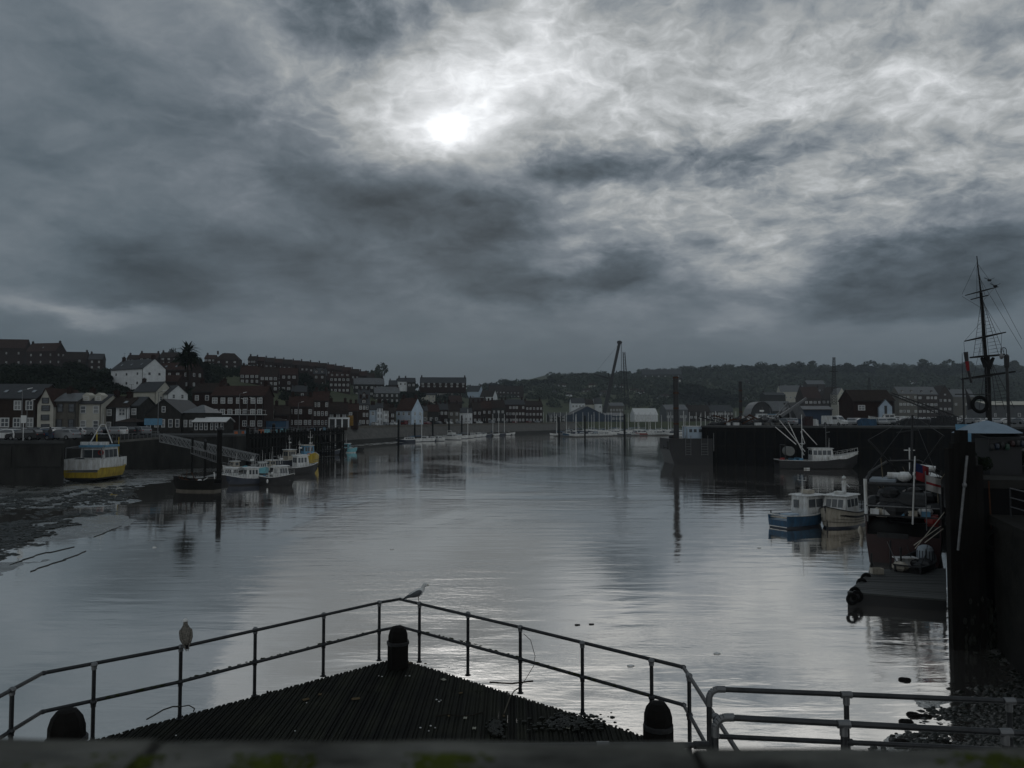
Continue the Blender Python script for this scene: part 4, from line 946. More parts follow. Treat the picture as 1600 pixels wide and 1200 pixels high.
# --- centre and right, beyond the marina (D 600 - 900)
m_shed = mat('blue_cladding', (.022, .045, .085), .6, .3, .5); m_shedg = mat('grey_cladding', (.10, .105, .11), .6, .3, .5)
for (a, b, e, r, D, st, co, wl, rf, kw, lab) in (
        (892, 944, 648, 635, 620, 1, 0, m_shed, m_slate, dict(kind='y', dep=30, name='boat_shed', cat='shed'), 'dark blue boat shed with a curved gable behind the marina'),
        (946, 976, 650, 645, 625, 1, 6, m_shed, m_lslate, dict(dep=20, name='boat_shed', cat='shed'), 'long low blue shed right of the gabled boat shed'),
        (858, 884, 650, 645, 600, 2, 4, m_dstone, m_slate, dict(dep=14), 'flat grey building at the left end of the boatyard'),
        (893, 914, 630, 622, 700, 3, 4, m_white, m_slate, {}, 'white building with gables above the blue boat shed'),
        (915, 928, 632, 624, 705, 2, 3, m_cream, m_tile2, {}, 'cream house with a dark window right of the gabled white building'),
        (929, 941, 631, 622, 710, 3, 2, m_white, m_slate, {}, 'pale house left of the crane foot'),
        (953, 975, 634, 629, 720, 2, 5, m_stone, m_lslate, {}, 'stone building with a pale roof right of the crane'),
        (992, 1028, 648, 638, 610, 1, 0, m_white, m_frame, dict(kind='x', dep=16, name='tent', cat='tent'), 'white marquee tent behind the marina pontoons'),
        (1041, 1075, 640, 632, 640, 1, 5, m_shedg, m_lslate, dict(dep=20, name='shed', cat='shed'), 'grey shed with a pale ridged roof behind the barge post'),
        (1077, 1110, 643, 633, 660, 1, 5, m_brick2, m_tile2, dict(dep=16, name='shed', cat='shed'), 'long brown shed right of the barge post'),
        (1111, 1146, 643, 633, 665, 2, 7, m_brick2, m_slate, dict(dep=14), 'long brown terrace between the two tall posts'),
        (1220, 1258, 612, 602, 760, 3, 6, m_cream, m_lslate, dict(dep=14, yaw=R(-4)), 'cream villa with two chimneys on the slope above the right quay'),
        (1257, 1284, 622, 604, 640, 3, 4, m_brick2, m_tile, dict(dep=16), 'tall brown gabled warehouse left of the lattice mast'),
        (1285, 1334, 624, 604, 645, 4, 8, m_brick2, m_tile2, dict(dep=18, hip=1), 'broad hipped brick warehouse behind the lattice mast'),
        (1310, 1322, 616, 606, 630, 3, 2, m_cream, m_lslate, dict(kind='y'), 'pale gabled front set against the hipped warehouse'),
        (1405, 1434, 615, 604, 620, 4, 5, m_stone, m_lslate, dict(kind='x', dorm=2), 'pale four storey flats with two gables, left wing'),
        (1435, 1466, 616, 604, 622, 4, 5, m_brick2, m_lslate, dict(dorm=2), 'brown four storey flats with two gables, right wing'),
        (1467, 1488, 618, 602, 640, 3, 3, m_brick2, m_tile2, dict(kind='y'), 'brown gabled house right of the four storey flats'),
        (1490, 1524, 620, 608, 650, 2, 4, m_stone, m_lslate, {}, 'low stone building glimpsed behind the black ring'),
        (1262, 1290, 600, 594, 980, 2, 5, m_brick2, m_lslate, {}, 'pale roofed house high among the trees on the right slope'),
        (1004, 1066, 585, 577, 1330, 2, 6, m_dstone, m_slate, dict(dep=20, yaw=R(-3)), 'long flat roofed school building on the far skyline'),
        (1196, 1228, 617, 613, 700, 2, 5, m_dstone, m_slate, {}, 'dark low house left of the cream villa')):
    kw = {**dict(yaw=R(5), dep=12), **kw}
    house(lab, a, b, e, r, D=D, storeys=st, cols=co, wall=wl, roof=rf, chim=0 if kw.get('kind') or D < 640 else 1, light=.8, ww=2.0, wh=2.0, side=0, **kw)
# --- on the right quay
RQ = 7.5
t = thing('hangar', 'dark arched hangar with a pale roof on the right quay', 'shed', (P(1205, 655, 330).x, 330, RQ), R(-6)); Wd = (kx(1236)-kx(1172))*330/2*.55
mb = MB(); rg = lambda y, s_=1.0: [(Wd*s_*math.cos(math.pi*i/10), y, (zat(628, 330)-RQ)*s_*math.sin(math.pi*i/10)**.8) for i in range(11)]
mb.loft([rg(0), rg(16)]); mb.build('gable_wall', m_dsteel, t)
mb = MB(); a, b = rg(-.4, 1.02), rg(16.4, 1.02); mb.loft([a, b], closed=False, cap=False); mb.loft([[(x, y, z+.1) for x, y, z in a], [(x, y, z+.1) for x, y, z in b]], closed=False, cap=False); mb.build('roof', m_lslate, t)
mb = MB(); mb.box(-.9, .9, -.12, -.02, 4.2, 4.9); mb.build('sign', m_frame, t)
t.location.x -= 4
house('plain shed beside the arched hangar with a long pale roof', 1192, 1236, 642, 627, D=345, zb=RQ, yaw=R(-8), dep=12, cols=0, wall=m_dsteel, roof=m_lslate, chim=0, name='shed', cat='shed')
house('brown clad net store with a cream porch gable on the right quay', 1334, 1398, 626, 609, D=215, zb=RQ, yaw=R(-3), dep=11, cols=0, wall=m_brick, roof=m_tile2, chim=0, name='store', cat='building')
st = HOUSES[-1]
window(st, -3.4, 0, 3.6, 1.9, 1.5, 0, 2, m_frame, .3)
mb = MB(); w = 1.75; pf = [(2.8-w, 0), (2.8+w, 0), (2.8+w, 4.6), (2.8, 6.6), (2.8-w, 4.6)]; mb.loft([[(x, -.9, z) for x, z in pf], [(x, -.02, z) for x, z in pf]]); g = mb.build('porch', m_bluew, st)
mb = MB(); mb.box(2.45, 3.15, -.98, -.9, 2.6, 4.9); mb.build('window', m_dframe, g)
mb = MB()
for s_ in (-1, 1): mb.bar((2.8, -1.0, 6.8), (2.8+s_*2.1, -1.0, 4.5), .12, .25, (0, 1, 0))
mb.build('bargeboard', m_dframe, g)
house('long low shed with a tan fascia at the right edge behind the mast', 1546, 1640, 633, 627, D=300, zb=RQ, yaw=R(-2), dep=16, cols=5, storeys=1, wall=m_shedg, roof=m_cream, chim=0, name='shed', cat='shed')
house('blue clad container store with a pale roof left of the white van', 1256, 1300, 640, 636, D=190, zb=RQ, yaw=R(-3), dep=6, cols=0, wall=m_shed, roof=m_lslate, chim=0, name='container_store', cat='shed')
# balconies on the flats
for zz in (3.9,):
    mb = MB(); L2 = 8
    for i in range(15): mb.box(-7+i, -6.96+i, -1.2, -1.16, zz, zz+1)
    mb.box(-7.2, 7.2, -1.22, -1.14, zz+1, zz+1.06); mb.box(-7.2, 7.2, -1.25, -.02, zz-.15, zz); mb.build('balcony', m_frame, fl)
# blue window band on the restaurant
rs = [h for h in HOUSES if h['label'].startswith('boathouse')][0]
mb = MB(); mb.box(-3.6, -.2, -.12, .02, 1.6, 2.9); mb.build('window_band', m_lblue, rs)

# --- little houses scattered over the far hillside
random.seed(21)
spots = []
for i in range(64):
    px = 868+i*11.0+random.uniform(-4, 4); py = random.choice((596, 603, 610, 616, 622))+random.uniform(-3, 3)
    if 1180 < px < 1260 and py > 600 or px > 1560: continue
    spots.append((px, py))
spots.sort()
for i, (px, py) in enumerate(spots):
    w = random.uniform(7, 15); wl = random.choice((m_stone, m_cream, m_brick2, m_dstone, m_white, m_stone)); D = hit(px, py, 500)
    if not D: continue
    col = {m_stone.name: 'stone', m_cream.name: 'cream', m_brick2.name: 'brown', m_dstone.name: 'dark', m_white.name: 'white'}[wl.name]
    house(f'tiny {col} house on the far hillside, {ordinal(i, len(spots))} of those scattered there', px-w/2, px+w/2, py-3.5, py-6.5, D=D, yaw=R(random.uniform(-12, 12)), dep=9, storeys=1, cols=2 if w > 10 else 1, wall=wl, roof=random.choice((m_tile2, m_slate, m_tile)), chim=0, ww=2, wh=1.6, side=0, light=.8, group='houses scattered on the far hillside', found=5)

# ================================================================ trees
def leaf_mesh(name, n, rad, squash, m, seed, lumps_=7, leaf=.5, flat=0):
    rs_ = np.random.RandomState(seed); cs = rs_.normal(0, .45, (lumps_, 3)); cs[:, 2] = np.abs(cs[:, 2])*.8; rr = rs_.uniform(.35, .6, lumps_)
    k = rs_.randint(0, lumps_, n); d = rs_.normal(0, 1, (n, 3)); d /= np.linalg.norm(d, axis=1)[:, None]
    p = cs[k]+d*(rr[k]*rs_.uniform(.72, 1.05, n))[:, None]
    p[:, 2] *= squash; p[:, 2] += .55; p *= rad
    a = rs_.normal(0, 1, (n, 3)); a /= np.linalg.norm(a, axis=1)[:, None]; b = np.cross(a, d+rs_.normal(0, .5, (n, 3))); b /= np.linalg.norm(b, axis=1)[:, None]+1e-6
    s_ = (leaf*rad*rs_.uniform(.10, .24, n))[:, None]
    v = np.stack([p-a*s_, p+b*s_*.8, p+a*s_, p-b*s_*.8], 1).reshape(-1, 3); f = np.arange(4*n).reshape(-1, 4)
    me = bpy.data.meshes.new(name); me.from_pydata(v.tolist(), [], f.tolist()); me.materials.append(m); return me
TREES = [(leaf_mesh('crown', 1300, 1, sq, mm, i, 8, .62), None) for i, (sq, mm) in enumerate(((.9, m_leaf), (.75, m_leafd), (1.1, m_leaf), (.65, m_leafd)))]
mb = MB(); mb.tube((0, 0, -.6), (0, 0, .5), .06, .035, 7); mb.tube((0, 0, .3), (.3, .1, .75), .03, .012, 6); mb.tube((0, 0, .35), (-.28, -.1, .8), .03, .012, 6); mb.tube((0, 0, .5), (.03, .2, 1.0), .03, .01, 6); TRUNK = mb.mesh('trunk', m_bark)
def tree(label, px, pyb, pyt, w=None, D=None, i=0, group='trees on the slopes'):
    D = D or hit(px, pyb, 140) or 800; q = P(px, pyb, D); zg = height(q.x, q.y); q.z = min(q.z, zg+.2) if zg > 0 else q.z; ht = max(1.5, zat(pyt, D)-q.z)
    t = thing('tree', label, 'tree', (q.x, q.y, q.z), random.uniform(0, 6), group); sc = ht/1.45; sx = (w/F*D/2)/.8 if w else sc
    c = link('crown', TREES[i % 4][0], t); c.scale = (sx, sx, sc); s_ = link('trunk', TRUNK, t); s_.scale = (sc, sc, sc); return t
random.seed(5)
# dark shrubs of the steep bank behind the left quay: one uncountable mass
def thicket(name, label, regions, m, seed):
    random.seed(seed); vs = []; fs = []
    for (px0, px1, py0, py1, n, r) in regions:
        for _ in range(n):
            px = random.uniform(px0, px1); py = random.uniform(py0, py1); D = hit(px, py, 140)
            if not D: continue
            q = P(px, py, D); q.z = height(q.x, q.y); R_ = r*random.uniform(.6, 1.4)*D/F
            for _ in range(26):
                d = Vector((random.gauss(0, 1), random.gauss(0, 1), abs(random.gauss(0, .9)))).normalized()*R_*random.uniform(.75, 1.05); c = q+d
                a = Vector((random.gauss(0, 1), random.gauss(0, 1), random.gauss(0, 1))).normalized()*R_*.28; b = a.cross(d).normalized()*R_*.24; o = len(vs)
                vs += [c-a, c+b, c+a, c-b]; fs.append((o, o+1, o+2, o+3))
    me = bpy.data.meshes.new(name); me.from_pydata([tuple(v) for v in vs], [], fs); me.materials.append(m); tag(link(name, me), label, kind='stuff')
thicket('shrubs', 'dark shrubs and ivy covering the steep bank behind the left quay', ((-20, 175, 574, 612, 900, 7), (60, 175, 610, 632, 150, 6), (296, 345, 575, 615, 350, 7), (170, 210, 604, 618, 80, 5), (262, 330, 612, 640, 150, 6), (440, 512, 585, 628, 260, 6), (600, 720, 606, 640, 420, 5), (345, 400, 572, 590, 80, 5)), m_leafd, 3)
thicket('woodland', 'woods covering the far hillside beyond the harbour', ((860, 1000, 588, 604, 260, 6), (860, 1000, 604, 638, 120, 7), (1000, 1640, 577, 594, 1300, 7), (1000, 1230, 594, 640, 330, 8), (1230, 1640, 594, 640, 1000, 8), (700, 860, 598, 625, 220, 6)), m_leaff, 4)
# the spiky palm
q = P(293, 565, 205); t = thing('palm_tree', 'tall spiky cordyline palm rising above the hillside roofs', 'palm tree', (q.x, q.y, q.z-2), 0); mb = MB()
sc = 205/F*1.3
mb.tube((0, 0, -3), (.1, 0, 22*sc), .28, .2, 8); mb.build('trunk', m_bark, t)
for (ox, oz, n, r) in ((0, 26, 90, 20), (-9, 18, 60, 13), (9, 16, 70, 14), (3, 12, 50, 15), (-4, 10, 50, 15)):
    mb = MB(); c = Vector((ox*sc*.8, random.uniform(-.5, .5), oz*sc*.8))
    for _ in range(n):
        d = Vector((random.gauss(0, 1), random.gauss(0, 1), random.gauss(.25, .8))).normalized(); l = r*sc*random.uniform(.6, 1.0); e = c+d*l-Vector((0, 0, l*.18)); mdp = c+d*l*.55+Vector((0, 0, l*.06)); s_ = d.cross(Vector((0, 0, 1))).normalized()*.26
        u = Vector((0, 0, .015)); mb.add([c-s_*.5, c+s_*.5, mdp+s_, mdp-s_, e, c-s_*.5-u, c+s_*.5-u, mdp+s_-u, mdp-s_-u], [(0, 1, 2, 3), (3, 2, 4), (6, 5, 8, 7), (7, 8, 4), (0, 3, 8, 5), (1, 6, 7, 2)])
    mb.build('frond_cluster', m_leafd, t)
tree('round bushy tree on the skyline at the end of the terrace', 593, 596, 576, 26, None, 0)
for k, (px, pb, pt, w, i, lab) in enumerate(((345, 572, 553, 20, 1, 'dark tree beside the hipped skyline house'), (470, 614, 590, 24, 3, 'dark bushy tree between the middle tier houses'), (262, 566, 548, 18, 1, 'small tree left of the spiky palm'), (294, 592, 549, 40, 3, 'dark tree at the foot of the spiky palm'),
        (320, 600, 575, 26, 1, 'broad dark tree below the palm, above the flats'), (120, 585, 562, 26, 3, 'dark tree in front of the left hilltop houses'), (60, 592, 570, 30, 1, 'wide tree under the bright bay windows of the hilltop house'), (155, 600, 578, 24, 3, 'dark tree left of the big white house'),
        (480, 606, 584, 22, 1, 'dark tree left of the brown dormered house'), (645, 625, 606, 30, 3, 'round tree left of the cream house on the slope'), (20, 610, 585, 30, 3, 'dark tree low on the bank above the long brick building'), (640, 612, 600, 20, 1, 'small tree below the small white skyline house'),
        (738, 622, 610, 20, 3, 'dark tree left of the stepped white house'), (1085, 632, 600, 60, 1, 'wide dark tree on the field between the tall posts'), (1120, 634, 606, 50, 3, 'dark clump of trees right of the wide field tree'))):
    tree(lab, px, pb, pt, w, None, i)
sky_trees = [(868, 588), (880, 587), (893, 585), (905, 586), (917, 584), (930, 582), (941, 581), (955, 583), (968, 582), (985, 581), (1075, 574), (1086, 573), (1100, 575), (1130, 571), (1141, 571), (1152, 572), (1165, 573), (1177, 570), (1189, 569), (1202, 571), (1214, 572), (1226, 570), (1240, 569), (1255, 568), (1268, 569), (1281, 571), (1294, 572), (1310, 569), (1324, 571), (1338, 567), (1352, 568), (1368, 572), (1383, 574), (1398, 572), (1412, 574), (1428, 571), (1444, 568), (1460, 566), (1476, 567), (1492, 568), (1508, 569), (1522, 571), (1545, 572), (1568, 570), (1588, 568), (762, 600), (778, 598), (794, 597), (812, 596), (830, 594), (848, 591)]
sky_trees.sort()
for k, (px, pt) in enumerate(sky_trees):
    D = 1480 if px > 860 else 1150; tree(f'tree on the far ridge line, {ordinal(k, len(sky_trees))} along the skyline', px, pt+12, pt+1.5, random.uniform(20, 34), D, k, 'trees along the far ridge')
# ================================================================ cars
def car_proto(kind):
    if kind == 'van': prof = [(-2.2, .30), (-2.2, 1.0), (-2.15, 1.85), (-2.0, 1.95), (1.0, 1.95), (1.3, 1.75), (1.75, 1.15), (2.3, 1.0), (2.45, .75), (2.45, .30)]; gl = [(-2.22, 1.75, 'r'), (.1, 1.15, 1.45, 1.72)]
    elif kind == 'estate': prof = [(-2.2, .30), (-2.22, .85), (-2.1, 1.0), (-1.75, 1.42), (-.4, 1.48), (.35, 1.40), (1.1, .98), (2.0, .85), (2.2, .65), (2.2, .30)]
    else: prof = [(-1.9, .30), (-1.95, .85), (-1.85, 1.0), (-1.5, 1.42), (-.3, 1.48), (.4, 1.38), (1.05, .98), (1.85, .84), (2.0, .6), (2.0, .30)]
    W_ = .86 if kind != 'van' else .92; beltz = .98 if kind != 'van' else 1.12
    def ring(s_): return [(s_*W_*(1 if z < beltz+.02 else (1-.16*(z-beltz)/.5 if kind != 'van' else .97)), y, z) for y, z in prof]
    b = MB(); b.loft([ring(-1), ring(-.96) if 0 else ring(1)])
    g = MB()
    if kind == 'van': side = [(.25, 1.2), (.95, 1.2), (1.25, 1.2), (1.10, 1.70), (.25, 1.75)]
    elif kind == 'estate': side = [(-1.85, 1.02), (1.0, 1.0), (.32, 1.34), (-.4, 1.41), (-1.6, 1.36)]
    else: side = [(-1.65, 1.02), (.95, 1.0), (.36, 1.32), (-.3, 1.41), (-1.38, 1.36)]
    for s_ in (-1, 1):
        g.add([(s_*(W_*(1-.16*max(0, (z-beltz))/.5 if kind != 'van' else .975)+.012), y, z) for y, z in side]+[(s_*(W_*.80), y, z) for y, z in side], [tuple(range(5)), tuple(range(9, 4, -1))]+[(i, (i+1) % 5, 5+(i+1) % 5, 5+i) for i in range(5)])
    if kind == 'van': fw = [(1.34, 1.70), (1.74, 1.19)]; rw = [(-2.21, 1.25), (-2.175, 1.75)]
    elif kind == 'estate': fw = [(.40, 1.36), (1.05, 1.01)]; rw = [(-2.08, 1.05), (-1.80, 1.38)]
    else: fw = [(.45, 1.34), (1.0, 1.01)]; rw = [(-1.83, 1.05), (-1.55, 1.38)]
    for (a, c), o in ((fw, 1), (rw, -1)):
        w1 = W_*.82; n = .015*o; g.add([(-w1, a[0], a[1]+.02), (w1, a[0], a[1]+.02), (w1, c[0]+n, c[1]+.02), (-w1, c[0]+n, c[1]+.02), (-w1, a[0], a[1]-.06), (w1, a[0], a[1]-.06), (w1, c[0], c[1]-.06), (-w1, c[0], c[1]-.06)], [(0, 1, 2, 3), (7, 6, 5, 4), (0, 4, 5, 1), (1, 5, 6, 2), (2, 6, 7, 3), (3, 7, 4, 0)])
    wy = {'van': (-1.35, 1.55), 'estate': (-1.3, 1.35), 'hatch': (-1.25, 1.25)}[kind]
    w = MB(); w.tube((-.09, 0, 0), (.09, 0, 0), .32, n=14); rm = MB(); rm.tube((-.10, 0, 0), (.10, 0, 0), .19, n=12)
    hl = MB(); hl.ball((0, 0, 0), .12, (1.2, .5, .7), 8, 5); yf = prof[-2][0]-.03; yr = prof[1][0]+.01
    return dict(body=b, glass=g.mesh('window', m_glass), wheel=w.mesh('wheel', m_tyre), rim=rm.mesh('rim', m_steel), wy=wy, W=W_, hl=hl.mesh('headlight', m_frame), tl=hl.mesh('taillight', m_red), yf=yf, yr=yr, zl=.68 if kind != 'van' else .8)
CARS = {k: car_proto(k) for k in ('hatch', 'estate', 'van')}; BODY = {}
PAINT = {'white': m_bwhite, 'black': m_black, 'silver': mat('silver_paint', (.28, .29, .30), .3, .1, metal=.5), 'blue': mat('car_blue', (.025, .06, .12), .3, .1, coat=.4), 'grey': mat('car_grey', (.07, .075, .08), .3, .1, coat=.4), 'red': mat('car_red', (.16, .02, .02), .3, .1, coat=.4), 'green': mat('car_green', (.02, .05, .035), .3, .1)}
def car(label, x, y, z, rz, kind='hatch', col='white', detail=True, group=None, name='parked_car'):
    c = CARS[kind]; key = (kind, col)
    if key not in BODY: BODY[key] = c['body'].mesh('body', PAINT[col])
    t = thing(name if kind != 'van' else 'van', label, 'car' if kind != 'van' else 'van', (x, y, z), rz, group)
    link('body', BODY[key], t); link('window', c['glass'], t)
    for s_ in (-1, 1):
        for wy in c['wy']:
            w = link('wheel', c['wheel'], t); w.location = (s_*(c['W']-.08), wy, .32)
            if detail: link('rim', c['rim'], w)
        if detail:
            h = link('headlight', c['hl'], t); h.location = (s_*.62, c['yf'], c['zl']); h = link('taillight', c['tl'], t); h.location = (s_*.65, c['yr'], c['zl']+.12)
random.seed(11)
lq = [(4, 108, 20, 'hatch', 'white'), (14, 103, 75, 'hatch', 'white'), (40, 102.5, 85, 'estate', 'black'), (64, 104, 95, 'hatch', 'blue'), (98, 104.5, 80, 'estate', 'silver'), (20, 122, 85, 'estate', 'grey'), (52, 124, 80, 'hatch', 'black'), (74, 123, 88, 'estate', 'white'),
      (92, 126, 70, 'hatch', 'silver'), (108, 126, 85, 'estate', 'grey'), (124, 127, 70, 'hatch', 'white'), (139, 127, 80, 'hatch', 'silver'), (152, 132, 60, 'estate', 'black'), (166, 133, 40, 'hatch', 'grey'), (178, 131, 30, 'hatch', 'silver'), (189, 132, 35, 'estate', 'white'), (200, 133, 40, 'hatch', 'black'), (212, 134, 60, 'estate', 'grey'), (222, 134, 50, 'hatch', 'silver')]
for i, (px, D, h, k, c) in enumerate(lq):
    row = 'the front row' if D < 110 else 'the back row'
    sub = [j for j in range(len(lq)) if (lq[j][1] < 110) == (D < 110)]
    car(f'{c} {"estate car" if k == "estate" else "hatchback"} on the left quay, {ordinal(sub.index(i), len(sub))} in {row}', kx(px)*D, D, 6.03, R(h), k, c, True, 'cars parked on the left quay')
rq = []
for px, D, c, k in ((1226, 156, 'silver', 'hatch'), (1240, 158, 'silver', 'estate'), (1303, 152, 'white', 'van'), (1330, 158, 'silver', 'estate'), (1346, 160, 'blue', 'estate'), (1362, 158, 'green', 'hatch'), (1378, 160, 'silver', 'hatch'), (1394, 162, 'white', 'estate'), (1410, 160, 'grey', 'hatch'),
                    (1340, 190, 'white', 'hatch'), (1356, 192, 'silver', 'hatch'), (1405, 190, 'white', 'van'), (1424, 190, 'silver', 'hatch'), (1441, 194, 'white', 'hatch'), (1458, 190, 'silver', 'estate'), (1474, 190, 'white', 'hatch'), (1490, 190, 'white', 'van'), (1508, 188, 'silver', 'hatch'), (1556, 184, 'silver', 'hatch'), (1572, 186, 'white', 'estate'), (1590, 184, 'silver', 'hatch'),
                    (1318, 240, 'silver', 'hatch'), (1412, 240, 'white', 'hatch'), (1426, 242, 'white', 'van'), (1440, 240, 'silver', 'hatch'), (1453, 242, 'silver', 'hatch'), (1466, 238, 'white', 'estate'), (1480, 240, 'silver', 'hatch'), (1557, 236, 'white', 'hatch'), (1570, 236, 'silver', 'hatch'), (1585, 238, 'white', 'hatch'), (1388, 236, 'white', 'hatch'), (1398, 240, 'silver', 'estate'), (1496, 236, 'silver', 'estate'), (1510, 240, 'white', 'hatch'), (1526, 238, 'silver', 'hatch'), (1328, 236, 'white', 'estate'), (1374, 192, 'silver', 'estate'), (1390, 190, 'white', 'hatch'), (1526, 190, 'white', 'hatch'), (1426, 160, 'silver', 'estate'), (1444, 161, 'grey', 'hatch'), (1462, 160, 'white', 'hatch'), (1480, 162, 'silver', 'hatch')):
    rq.append((px, D, c, k))
rq.sort(key=lambda q: q[0])
for i, (px, D, c, k) in enumerate(rq):
    if (px, k) == (1303, 'van'):
        car('white van parked near the edge of the right quay facing us', kx(px)*D, D, 7.5, R(215), 'van', 'white', True, 'vehicles on the right quay'); continue
    rn = 'front' if D < 170 else 'middle' if D < 210 else 'far'; sub = [j for j in range(len(rq)) if ('front' if rq[j][1] < 170 else 'middle' if rq[j][1] < 210 else 'far') == rn and (rq[j][0], rq[j][3]) != (1303, 'van')]
    nm = {'hatch': 'hatchback', 'estate': 'estate car', 'van': 'van'}[k]
    car(f'{c} {nm} on the right quay, {ordinal(sub.index(i), len(sub))} in the {rn} row', kx(px)*D, D, 7.5, R(random.choice((95, 80, 200, 20, 160))), k, c, D < 170, 'vehicles on the right quay')
# cars along the river road
far = []
line = [(-60, 238), (-55, 262), (-46, 295), (-34, 330), (-18, 375), (6, 432), (32, 480)]
for i in range(22):
    u = .3+i*5.4/22+random.uniform(-.05, .05); j = int(u); a = Vector(line[j]); b = Vector(line[j+1]); p = a.lerp(b, u-j); d = (b-a).normalized(); n_ = Vector((-d.y, d.x)); far.append((p+n_*(2.5+random.uniform(0, 1)), math.atan2(d.y, d.x)))
for i, (p, a) in enumerate(far):
    c = random.choice(('white', 'silver', 'white', 'grey', 'black', 'silver', 'red')); k = 'van' if i in (3, 9, 17) else random.choice(('hatch', 'estate'))
    car(f'{c} {"van" if k == "van" else "car"} on the riverside road, {ordinal(i, len(far), "near")} of that row', p.x, p.y, 6.06, a-math.pi/2, k, c, False, 'cars on the riverside road')

# ================================================================ timber jetty with piles on the left, gangway, mooring posts
t = thing('timber_wharf', 'black timber wharf on close set piles behind the left pontoons', 'wharf'); mb = MB()
WA = [(-49, 143), (-45.6, 165), (-42.2, 192.5)]
def wp(s_):
    return Vector(WA[0]).lerp(Vector(WA[1]), s_*2) if s_ < .5 else Vector(WA[1]).lerp(Vector(WA[2]), s_*2-1)
mb.prism([(-49, 143), (-45.8, 165), (-42.4, 192.3), (-47, 196), (-54, 190), (-56, 150)], 5.6, 6.02); mb.build('deck', m_timber, t)
for i in range(34):
    p = wp(i/33); mb = MB(); mb.tube((0, 0, -2.5), (0, 0, 6.4+random.uniform(-.3, .5)), .21, .19, 8); o = mb.build('pile', m_timber, t); o.location = (p.x+.12+random.uniform(-.1, .1), p.y, 0)
for i in range(9):
    p = Vector((-42.2, 192.5)).lerp(Vector((-54, 197)), i/8); mb = MB(); mb.tube((0, 0, -2.5), (0, 0, 6.3), .2, .19, 8); o = mb.build('pile', m_timber, t); o.location = (p.x, p.y+.2, 0)
for z in (5.2, 3.2, 1.4):
    for a, b in zip(WA, WA[1:]): mb = MB(); mb.bar((a[0]+.35, a[1], z), (b[0]+.35, b[1], z), .18, .28); mb.build('waling', m_timber, t)
mb = MB(); a = Vector((-49, 143, 0)); b = Vector((-42.5, 192, 0))
for i in range(30):
    p = a.lerp(b, i/29)-Vector((.5, 0, 0)); mb.tube(p+Vector((0, 0, 6)), p+Vector((0, 0, 7.05)), .03, n=5)
for z in (7.05, 6.55): mb.tube(a+Vector((-.5, 0, z)), b+Vector((-.5, 0, z)), .03, n=5)
mb.build('handrail', m_steel, t)
# crates, pots and gear lying on the wharf
random.seed(31)
m_gear = [m_lblue, m_orange, m_bwhite, m_cyan, m_dsteel, m_green, m_dsteel, m_timber]
for i in range(26):
    p = wp((i+.5)/26); s_ = random.uniform(.4, .8); mb = MB()
    for k in range(3): mb.box(-s_*.7, s_*.7, -s_*.45, s_*.45, k*s_*.36+.01*k, k*s_*.36+s_*.34)
    mb.box(-s_*.6, -s_*.5, -s_*.47, s_*.47, s_*.2, s_*1.1)
    o = mb.build('fish_crates', random.choice(m_gear)); o.location = (p.x-random.uniform(1.2, 3.2), p.y, 6.03); o.rotation_euler = (0, 0, random.uniform(0, 3))
    tag(o, f'stack of fish crates on the timber wharf, {ordinal(i, 26, "near")} of the row', 'crates', 'crate stacks on the timber wharf')
# footbridge edge and rail between quay and gangway
t = thing('walkway_bridge', 'flat footbridge with a thin handrail leading from the left quay to the gangway', 'footbridge'); A = P(180, 690, 126); B = P(252, 684, 128); mb = MB()
mb.bar(A, B, 1.8, .35); mb.build('deck', m_concrete, t); mb = MB()
for i in range(13): p = A.lerp(B, i/12)+Vector((0, -.8, .1)); mb.tube(p, p+Vector((0, 0, 1)), .03, n=5)
mb.tube(A+Vector((0, -.8, 1.1)), B+Vector((0, -.8, 1.1)), .035, n=6); mb.build('handrail', m_steel, t)
# lattice gangway
t = thing('gangway', 'pale lattice girder gangway sloping down to the left pontoons', 'gangway'); A = P(252, 690, 127); B = P(402, 722, 131)
m_gal = mat('pale_aluminium', (.22, .23, .235), .5, .25, 3, metal=.3)
for off in (-.65, .65):
    o = Vector((0, off, 0)); h = Vector((0, 0, 1.25)); n = 22
    for k, q in ((0, 0), (1, 1)): mb = MB(); mb.bar(A+o+h*k, B+o+h*k, .13, .13); mb.build('chord', m_gal, t)
    for i in range(n):
        p = A.lerp(B, i/n)+o; r = A.lerp(B, (i+1)/n)+o; mb = MB(); mb.bar(p, p+h, .07, .07); mb.bar(p, r+h, .07, .07); mb.bar(p+h, r, .06, .06); mb.build('lattice', m_gal, t)
mb = MB(); mb.bar(A+Vector((0, 0, .05)), B+Vector((0, 0, .05)), 1.2, .1, (0, 0, 1)); mb.build('walkway', m_dsteel, t)
t = thing('gangway', 'small second gangway sloping down behind the near mooring pile', 'gangway'); A = P(300, 708, 110); B = P(345, 724, 112)
for off in (-.4, .4):
    mb = MB(); o = Vector((0, off, 0)); mb.bar(A+o, B+o, .1, .1); mb.bar(A+o+Vector((0, 0, 1)), B+o+Vector((0, 0, 1)), .08, .08)
    for i in range(9): p = A.lerp(B, i/8)+o; mb.tube(p, p+Vector((0, 0, 1)), .03, n=5)
    mb.build('side_rail', m_steel, t)
mb = MB(); mb.bar(A, B, .8, .08); mb.build('walkway', m_dsteel, t)
